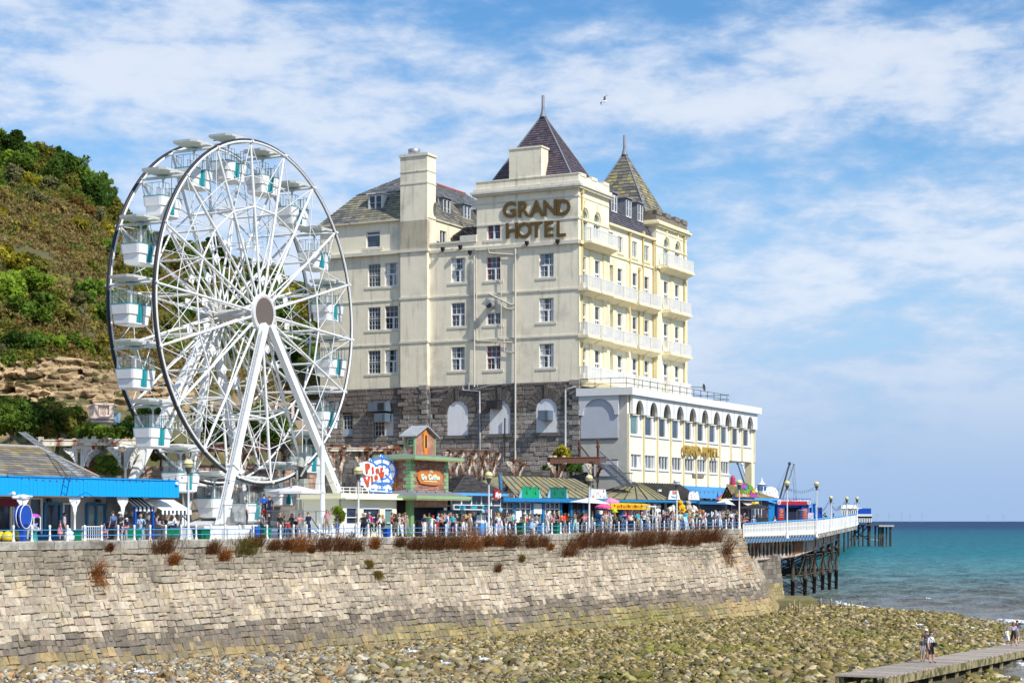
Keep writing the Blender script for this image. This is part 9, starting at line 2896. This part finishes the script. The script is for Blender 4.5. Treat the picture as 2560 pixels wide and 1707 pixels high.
def riders():
 for k,(ox,top,hair,lb)in{4:(.75,'red','brown','riding right of wheel top'),13:(-.7,'navy','dark','in a low gondola'),7:(.7,'light blue','blonde','in an upper left gondola')}.items():
  a=rad(-4)+k*2*math.pi/18
  p=WC+U*(12.3*math.cos(a)+ox)+Vector((0,0,12.3*math.sin(a)-2.13))
  person(p+Vector((0,0,.0)),UA+(math.pi/2 if ox<0 else-math.pi/2),'sitback',top,'navy',('short',hair),1.7,place=lb)
riders()
crowd()
# gulls
def gulls():
 def gull_mesh(fly):
  m=MB()
  m.lathe([(.005,-.24),(.05,-.18),(.085,-.03),(.075,.10),(.045,.18),(.05,.22),(.03,.27),(.004,.29)],n=8)
  m.v=[(x,z,y)for x,y,z in m.v]
  b=MB();b.v,b.f,b.m,b.c,b.sm=m.v,m.f,m.m,m.c,m.sm
  if fly:
   for s in(-1,1):
    b.hexa([(s*.05,.10,.02),(s*.05,-.10,.02),(s*.40,.14,.16),(s*.42,0,.16),(s*.05,.10,.05),(s*.05,-.10,.05),(s*.40,.14,.18),(s*.42,0,.18)],1)
    b.add([(s*.40,.14,.17),(s*.42,0,.17),(s*.80,-.10,.10)],[(0,1,2)],1)
  else:
   b.ball((0,.24,.10),.06,8);b.tube((0,.28,.10),(0,.37,.085),.018,.006,5,2)
   for s in(-1,1):
    b.tube((s*.03,0,-.06),(s*.03,0,-.22),.012,n=4,mi=2)
    b.hexa([(s*.08,.10,-.02),(s*.02,.08,.07),(s*.05,-.26,.0),(s*.01,-.26,.04),(s*.095,.10,.0),(s*.04,.08,.085),(s*.06,-.26,.01),(s*.02,-.26,.05)],1)
  return b
 gm=[SIGNW,M('gull_grey',(.42,.44,.47),.7),M('gull_yellow',(.65,.35,.05),.6)]
 st,fl=gull_mesh(False).mesh('gull',gm),gull_mesh(True).mesh('gull',gm)
 for i,(x,y,d,rz,lb)in enumerate([(378,1686,93,1.0,'white gull standing on the shingle near the lower left'),(352,1684,94,1.9,'gull with folded grey wings beside the white gull at the lower left'),(1034,1612,113,1.7,'gull on the shingle just below the sea wall'),(1116,1655,103,1.2,'gull on the stones in the middle, the lower one'),(1212,1638,107,1.8,'gull on green weed right of the lower middle gull'),(2168,1545,152,0.2,'gull standing on the stones left of the pier end'),(2300,1556,149,1.4,'gull standing at the edge of the water'),(2322,1504,209,1.0,'gull floating on the water off the beach')]):
  o=link('gull',st);p=ground(x,d,0);zb=max(base_z(p),SEA)
  o.location=(p.x,p.y,zb+.36 if i<7 else SEA+.05);o.rotation_euler=(0,0,rz);s=1.25;o.scale=(s,s,s)
  tag(o,lb,'gull','gulls')
 o=link('gull',fl);o.location=wpt(1511,254,150);o.rotation_euler=(rad(-15),rad(20),1.9);o.scale=(1.1,)*3
 tag(o,'gull gliding in the sky right of the pyramid roof','gull','gulls')
 o=link('gull',st);p=onp(57,1.6);o.location=(p.x,p.y,p.z+2.5);o.rotation_euler=(0,0,1.9);o.scale=(2.1,)*3
 tag(o,'big white gull figure perched on top of the blue disc sign','gull','gulls')
gulls()
# hillside, cliff and plants
HX=[-420,-150,0,130,200,300,400,480,560,650,750,800,900,1150]
HCY=[370,390,412,442,482,572,640,662,680,706,752,812,870,1010]
HCD=[215,212,210,212,216,226,240,250,258,270,285,290,300,320]
HBD=[126,131,136,141,145,151,157,162,168,176,190,198,210,240]
def hill_profile(x):
 d0=float(np.interp(x,HX,HBD));dc=float(np.interp(x,HX,HCD));yc=float(np.interp(x,HX,HCY))
 zb=EYE+2.2
 ct=float(np.interp(x,[-400,0,180,280,420,560,700,900],[905,900,905,915,950,975,1000,1020]));cb=float(np.interp(x,[-400,0,280,420,560,900],[1025,1020,1000,1010,1030,1040]))
 d1,d2=d0+10,d0+13.5
 zc=zat(yc,dc)
 z2=zat(ct,d2)
 P=[(d0,zb),(d1,zat(cb,d1)),(d2,z2)]
 for f in(.15,.3,.45,.6,.75,.9,1.0):
  bulge=math.sin(f*math.pi)*2.0
  P.append((d2+(dc-d2)*f**1.05,z2+(zc-z2)*f**.95+bulge))
 P.append((dc+40,zc-4));P.append((dc+120,zc-30))
 return P
def hill_pt(x,f):
 P=hill_profile(x);n=len(P)-3
 t=f*n;i=min(int(t),n-1);u=t-i
 d=P[i][0]+(P[i+1][0]-P[i][0])*u;z=P[i][1]+(P[i+1][1]-P[i][1])*u
 return ground(x,d,z)
def build_hill():
 xs=np.linspace(-420,1150,170)
 rows=[]
 for x in xs:
  P=hill_profile(x);r=[]
  for i in range(len(P)-1):
   for k in range(7):
    u=k/7
    d=P[i][0]+(P[i+1][0]-P[i][0])*u;z=P[i][1]+(P[i+1][1]-P[i][1])*u
    p=ground(x,d,z)
    if i>=1:
     p.z+=1.3*mnoise.noise(Vector((p.x*.09,p.y*.09,p.z*.09)))+.5*mnoise.noise(Vector((p.x*.3,p.y*.3,p.z*.3)))
    r.append(p)
  rows.append(r)
 G=np.array([[p[:]for p in r]for r in rows])
 nx,ny=G.shape[:2]
 idx=np.arange(nx*ny).reshape(nx,ny)
 Fq=np.stack([idx[:-1,:-1].ravel(),idx[1:,:-1].ravel(),idx[1:,1:].ravel(),idx[:-1,1:].ravel()],1)
 m=M('hill_turf',(.105,.10,.04),.95,.3,.35,bump=.8,bs=2,col2=(.27,.19,.10),c2=(.54,.66),c2s=.16)
 bulk('hillside',G.reshape(-1,3),Fq,m,None,None,'structure',True)
 xs=np.linspace(-420,520,420);nz=70
 V_=[];C=[]
 for x in xs:
  P=hill_profile(x)
  for j in range(nz):
   f=j/(nz-1)
   d=P[1][0]+(P[2][0]-P[1][0])*f-.6;z=P[1][1]-.8+(P[2][1]-P[1][1]+1.0)*f
   p=ground(x,d,z)
   st=z*1.05-p.x*.30
   ledge=(st*.9)%1.0
   blk=mnoise.noise(Vector((p.x*.8,0,st*1.7)))
   cell=mnoise.cell(Vector((p.x*.9+.6*blk,0,st*2.4)));fine=mnoise.noise(Vector((p.x*2.6,3,z*2.6)))
   o=1.0*mnoise.noise(Vector((p.x*.22,1.0,z*.25)))+.5*blk+.6*cell+.3*(ledge**2)+.5*fine
   V_.append((p.x,p.y-o*1.9,p.z));C.append((blk,ledge,mnoise.noise(Vector((p.x*.12,7,z*.2))),cell,fine))
 V_=np.array(V_);C=np.array(C)
 idx=np.arange(len(xs)*nz).reshape(len(xs),nz)
 Fq=np.stack([idx[:-1,:-1].ravel(),idx[1:,:-1].ravel(),idx[1:,1:].ravel(),idx[:-1,1:].ravel()],1)
 c=C[Fq[:,0]]
 rs=np.random.RandomState(2)
 col=np.array([.37,.27,.155])*(1-np.clip(c[:,2:3]*1.2,0,1))+np.array([.31,.26,.19])*np.clip(c[:,2:3]*1.2,0,1)
 col=col*(1+.35*c[:,3:4])*rs.uniform(.8,1.2,(len(Fq),1))
 g=(c[:,0]>.34)&(c[:,4]>-.1)
 col[g]=np.array([.10,.10,.035])
 bulk('rock_cliff',V_,Fq,STONEV,col,None,'structure',False)
build_hill()
def leaf_cloud(centers,radii,cols,per,size,seed,flat=.75):
 """leaf triangles scattered through the outer volume of many small clumps"""
 rs=np.random.RandomState(seed)
 n=len(centers)
 N=n*per
 ci=np.repeat(np.arange(n),per)
 d=rs.normal(0,1,(N,3));d/=np.linalg.norm(d,axis=1)[:,None]
 r=radii[ci][:,None]*(rs.uniform(.45,1.0,(N,1))**.5)
 off=d*r;off[:,2]*=flat
 p=centers[ci]+off
 a=rs.normal(0,1,(N,3));a/=np.linalg.norm(a,axis=1)[:,None]
 b=np.cross(a,d+rs.normal(0,.5,(N,3)));b/=(np.linalg.norm(b,axis=1)[:,None]+1e-6)
 s=size*rs.uniform(.55,1.35,(N,1))
 V_=np.stack([p-a*s*.5,p+a*s*.5,p+b*s*.9],1).reshape(-1,3)
 c=cols[ci]*rs.uniform(.82,1.22,(N,1))
 return V_,c
GREENS={'dark':(0.059,0.112,0.024),'mid':(0.112,0.177,0.031),'bright':(0.183,0.254,0.035),'olive':(0.177,0.171,0.042),'yellow':(0.295,0.260,0.035),'dry':(0.260,0.195,0.083),'rust':(0.224,0.130,0.047),'grey':(0.159,0.153,0.077)}
def tree(p,h,w,kind,label,cat,group,seed,nl=9,per=190,leaf=.34,trunk=True,flat=.8):
 rs=np.random.RandomState(seed)
 t=thing('tree' if cat=='tree' else 'bush',label,cat,p,0,group)
 base=np.array(GREENS[kind])
 cs,rr,cc=[],[],[]
 for i in range(nl):
  a=rs.uniform(0,6.283);q=rs.uniform(0,1)**.6
  zc=h*rs.uniform(.32,.88)
  k=1-abs(zc/h-.55)*.9
  cs.append((math.cos(a)*q*w*.42*k,math.sin(a)*q*w*.42*k,zc));rr.append(w*rs.uniform(.17,.30))
  j=rs.uniform(.6,1.55);cc.append(base*j+np.array([.02,.02,0])*rs.uniform(0,1))
 for i in range(nl*3):
  j=rs.randint(nl);d=rs.normal(0,1,3);d/=np.linalg.norm(d);d[2]=abs(d[2])*.9
  cs.append(tuple(np.array(cs[j])+d*rr[j]*rs.uniform(.8,1.15)));rr.append(rr[j]*rs.uniform(.28,.45));cc.append(cc[j]*rs.uniform(.85,1.3))
 cs,rr,cc=np.array(cs),np.array(rr),np.array(cc)
 V1,c1=leaf_cloud(cs[:nl],rr[:nl],cc[:nl],per,leaf,seed,flat)
 V2,c2=leaf_cloud(cs[nl:],rr[nl:],cc[nl:],per//5,leaf*.9,seed+1,flat)
 VV=np.concatenate([V1,V2]);CC=np.concatenate([c1,c2])
 bulk('crown',VV,np.arange(len(VV)).reshape(-1,3),LEAFV,CC,t)
 m=MB()
 tr=M('bark',(.10,.08,.055),.95,.3,5,bump=.6)
 m.path([(0,0,-.6),(.05*w,.0,h*.25),(.0,.04*w,h*.55)],[w*.05,w*.04,w*.02],6)
 for i in range(min(nl,5)):
  m.path([(.03*w,0,h*.2),tuple(cs[i]*np.array([.5,.5,.75])),tuple(cs[i])],[w*.025,w*.016,w*.008],5)
 m.build('trunk',tr,t)
 return t
def plants():
 rs=random.Random(14)
 crest=[(-8,96,'mid'),(28,104,'dark'),(62,84,'bright'),(92,74,'mid'),(118,92,'olive'),(146,88,'dark'),(172,78,'mid'),(196,88,'dark'),(216,92,'dark'),(240,84,'mid'),(262,72,'olive'),(284,58,'olive'),(303,52,'mid'),(326,44,'dark'),(352,44,'mid'),(380,48,'olive'),(408,58,'dark'),(436,50,'olive'),(464,56,'mid'),(496,62,'olive'),(526,92,'dark'),(556,58,'mid'),(590,58,'olive'),(622,56,'dark'),(652,70,'olive'),(684,64,'mid'),(716,50,'yellow'),(748,66,'olive'),(776,70,'dark'),(800,62,'mid')]
 for i,(x,hp,kd)in enumerate(crest):
  p=hill_pt(x,.985);d=p.y
  h=hp/F*d;w=h*rs.uniform(.85,1.15)if hp<90 else h*.8
  where='on the hill crest at the far left' if x<90 else 'on the hill crest left of the wheel' if x<290 else 'on the crest seen through the wheel'
  tree(p-Vector((0,0,h*.30)),h*1.25,w,kd,f'{kd} green broad tree {where}','tree','trees on the crest of the hill',100+i,9,170,.42)
 slope=[(20,.90,64,'bright'),(52,.88,60,'mid'),(96,.90,66,'olive'),(140,.90,70,'dark'),(178,.88,60,'olive'),(212,.90,74,'dark'),(250,.90,60,'dark'),(276,.85,54,'olive'),(70,.80,50,'yellow'),(30,.78,54,'grey'),(120,.78,46,'grey'),(160,.76,44,'olive'),(200,.74,46,'rust'),(240,.76,48,'grey'),(270,.70,44,'yellow'),(300,.78,48,'olive'),(90,.68,40,'grey'),(140,.66,40,'dry'),(190,.62,40,'yellow'),(230,.60,42,'olive'),(270,.58,44,'mid'),(10,.66,36,'dry'),(3,.60,26,'yellow'),(12,.34,70,'bright'),(40,.30,74,'mid'),(70,.36,84,'bright'),(98,.30,78,'mid'),(130,.34,60,'olive'),(158,.30,64,'olive'),(186,.33,60,'grey'),(214,.36,76,'mid'),(240,.32,66,'mid'),(262,.38,66,'bright'),(20,.24,54,'dark'),(60,.23,56,'dark'),(100,.24,52,'mid'),(140,.24,44,'bright'),(176,.25,46,'mid'),(208,.24,44,'bright'),(240,.24,42,'olive'),(268,.26,44,'yellow'),(40,.42,50,'yellow'),(90,.43,46,'olive'),(10,.45,44,'yellow'),(226,.46,44,'olive'),(190,.44,40,'dry'),(300,.50,56,'olive'),(320,.36,66,'mid'),(345,.55,54,'mid'),(360,.40,60,'yellow'),(390,.62,56,'dark'),(395,.36,60,'olive'),(425,.50,60,'mid'),(430,.30,54,'bright'),(450,.70,54,'olive'),(470,.42,62,'dark'),(500,.60,60,'mid'),(505,.34,54,'yellow'),(530,.48,60,'olive'),(545,.72,60,'mid'),(560,.32,58,'dark'),(585,.58,64,'olive'),(600,.40,60,'mid'),(620,.74,60,'dark'),(635,.52,66,'mid'),(645,.32,60,'olive'),(670,.64,66,'dark'),(680,.42,64,'bright'),(705,.78,60,'olive'),(710,.54,70,'mid'),(720,.34,60,'dark'),(740,.66,70,'yellow'),(752,.46,66,'mid'),(770,.74,66,'dark'),(775,.56,66,'olive'),(786,.36,60,'mid')]
 for i,(x,f,hp,kd)in enumerate(slope):
  p=hill_pt(x,f);h=hp/F*p.y
  where=('high on the slope left of the wheel' if f>.55 and x<300 else 'above the rock face left of the wheel' if x<300 else 'behind the upper spokes of the wheel' if f>.55 else 'behind the hub of the wheel')
  wd={'dry':'dry tan','rust':'rusty brown','grey':'grey green','yellow':'yellow green'}.get(kd,kd+' green')
  tree(p-Vector((0,0,h*.15)),h,h*rs.uniform(1.1,1.5),kd,f'{wd} rounded bush {where}','bush','bushes on the hillside',300+i,7,150,.34)
 for i,(x,y0,d,hp,kd,lb)in enumerate([(-20,1110,131,125,'dark','dark green bush above the slate roof at the left edge'),(25,1112,131,118,'mid','deep green bush above the slate roof, second from the left edge'),(68,1110,132,105,'dark','dark bush behind the top of the roof ladder'),(108,1112,133,108,'olive','brownish bush right of the roof ladder'),(142,1112,134,108,'dark','dark bush left of the pink balustrade'),(168,1112,134,92,'olive','olive bush touching the pink balustrade'),(216,1112,132,50,'mid','green bush below the pink balustrade'),(255,1112,131,42,'bright','bright leafed shrub over the rusted white beam'),(285,1112,131,34,'mid','small green shrub behind the blue sign post'),(320,1114,133,70,'dark','dark shrub behind a gondola at the lower left of the wheel'),(372,1110,140,100,'dark','dark bush behind the lower left of the wheel'),(265,1200,128,62,'mid','ivy hanging over the rubble wall between the white iron columns'),(400,1160,142,60,'olive','ivy on the rubble wall left of the front wheel leg'),(540,1125,150,90,'dark','dark bush behind the front leg of the wheel'),(600,1128,154,105,'mid','round bush seen through the lower spokes of the wheel'),(650,1128,158,110,'dark','large dark bush between the wheel legs'),(690,1128,160,90,'mid','green bush left of the right wheel leg'),(1425,1212,178,66,'dark','dark green bush under the rusted beam by the iron stairs'),(1398,1214,178,50,'mid','green bush behind the spread brackets above the right green sign'),(1402,1158,177,34,'yellow','yellow green shrub on top of the rusted beam'),(770,1275,138,20,'bright','low green hedge under the gondola beside the parasol'),(846,1322,128,62,'bright','small bright green plant beside the right wheel leg')]):
  p=wpt(x,y0,d);h=hp/F*d
  tree(p,h,h*.38 if hp==62 and kd=='bright' else h*1.05 if hp>50 else h*1.6,kd,lb,'bush','bushes behind the shops',600+i,9,200,.26)
 n=5600;r2=np.random.RandomState(8)
 C,R_,K=[],[],[]
 for i in range(n):
  x=r2.uniform(-200,900);f=r2.uniform(.20,.97)
  p=hill_pt(x,f)
  q=mnoise.noise(Vector((p.x*.07,p.z*.10,1.7)));q2=mnoise.noise(Vector((p.x*.16,p.z*.16,9.2)))
  patch=x<125 and 640<(HY-(p.z-EYE)/p.y*F)<720+20*q2
  if patch and r2.rand()<.85:
   continue
  k='dry' if q>.22 else 'olive' if q>.02 else 'grey' if q2>.1 else 'mid' if q>-.25 else 'dark'
  if r2.rand()<.25:
   k=r2.choice(['olive','yellow','dry','rust','mid'])
  C.append((p.x,p.y,p.z+.3));R_.append(r2.uniform(.5,1.25));K.append(np.array(GREENS[k])*r2.uniform(.7,1.3))
 V_,c=leaf_cloud(np.array(C),np.array(R_),np.array(K),46,.29,5,.6)
 bulk('hillside_scrub',V_,np.arange(len(V_)).reshape(-1,3),LEAFV,c,None,'stuff')
plants()
def terraces():
 pinkw=M('pinkish_white_render',(.72,.58,.50),.7,.08)
 t=thing('balustrade_terrace','pinkish white terrace with a balustrade below the rock face left of the wheel','terrace',ground(237,138,0),rad(18))
 d=138;k=d/F;Z=lambda y:zat(y,d)
 X=lambda x:(x-237)*k
 mb=MB();mb.box(X(232),X(340),0,6,Z(1110),Z(1056));mb.build('wall',M('cream_terrace_wall',(.70,.62,.48),.8,.1),t)
 mb=MB();mb.box(X(228),X(342),-.25,6,Z(1056),Z(1050));mb.box(X(226),X(300),-.35,6,Z(1047),Z(1041));mb.box(X(230),X(286),-.1,5,Z(1050),Z(1047));mb.build('cornice',pinkw,t)
 mb=MB();mb.box(X(234),X(244),-.1,.25,Z(1041),Z(1009));mb.box(X(272),X(285),-.1,.25,Z(1041),Z(1009));mb.box(X(232),X(286),-.15,.3,Z(1012),Z(1007));mb.box(X(232),X(286),-.12,.25,Z(1041),Z(1036))
 mb.box(X(236)-.05,X(240),.0,4.5,Z(1012),Z(1007));mb.box(X(236)-.05,X(240),0,4.5,Z(1041),Z(1036));mb.build('parapet',pinkw,t)
 bl=MB();h=Z(1012)-Z(1036);bl.lathe([(.06,0),(.05,h*.1),(.09,h*.35),(.045,h*.7),(.06,h)],n=7);me=bl.mesh('baluster',pinkw)
 for i in range(6):
  link('baluster',me,t,loc=(X(248)+(X(270)-X(248))*i/5,.1,Z(1036)))
 for i in range(9):
  link('baluster',me,t,loc=(X(237),.4+.42*i,Z(1036)))
 mb=MB();mb.box(X(258),X(268),-.02,.02,Z(1085),Z(1062));mb.box(X(286),X(298),-.02,.02,Z(1085),Z(1062));mb.build('window',GLASS,t)
 t=thing('sign_post','blue and white sign on a thin pole in front of the pinkish terrace','sign',ground(293,133,EYE+2.2))
 mb=MB();z1=zat(1032,133)-t.location.z;mb.tube((0,0,0),(0,0,z1),.05,n=6);mb.build('pole',GALV,t)
 mb=MB();mb.box(-.25,.25,-.04,.04,z1-.75,z1);mb.build('plate',M('pale_blue_plate',(.28,.45,.58),.5),t)
 t=thing('railing_terrace','terrace wall with pinkish pillars and dark ornamental railings behind the wheel legs','terrace',ground(560,172,0),rad(14))
 d=172;k=d/F;X=lambda x:(x-560)*k
 mb=MB();mb.box(X(470),X(792),.3,.8,Z(1070)if False else zat(1072,d),zat(1044,d));mb.box(X(470),X(735),4,4.5,zat(1044,d),zat(996,d));mb.build('wall',M('tan_terrace_wall',(.40,.30,.21),.9,.15),t)
 for x,w in((530,6),(577,6),(646,7),(691,7),(732,7),(781,14)):
  mb=MB();mb.box(X(x-w/2),X(x+w/2),-.1,.6,zat(1046,d),zat(1008,d));mb.box(X(x-w/2)-.08,X(x+w/2)+.08,-.2,.7,zat(1008,d),zat(1004,d));mb.build('pillar',pinkw,t)
 mb=MB()
 for x in np.arange(480,790,3.2):
  mb.box(X(x)-.025,X(x)+.025,.2,.25,zat(1044,d),zat(1012,d))
 for y in(1013,1028,1043):
  mb.box(X(475),X(790),.19,.26,zat(y+1,d),zat(y,d))
 mb.build('railing',BLACK,t)
terraces()
# labels: alike things are told apart by their order
def finish_labels():
 from collections import defaultdict
 g=defaultdict(list)
 for o in sc.objects:
  if o.parent is None and 'label' in o.keys()and not o.get('share'):
   g[o['label']].append(o)
 ordn=['first','second','third','fourth','fifth','sixth','seventh','eighth','ninth','tenth','eleventh','twelfth']
 for lb,os_ in g.items():
  if len(os_)>1:
   os_.sort(key=lambda o:o.location.x/max(1,o.location.y))
   for i,o in enumerate(os_):
    o['label']=lb+(', leftmost' if i==0 else ', rightmost' if i==len(os_)-1 else f', {ordn[min(i, 11)]} from left')
 for o in sc.objects:
  if 'share' in o.keys():
   del o['share']
finish_labels()
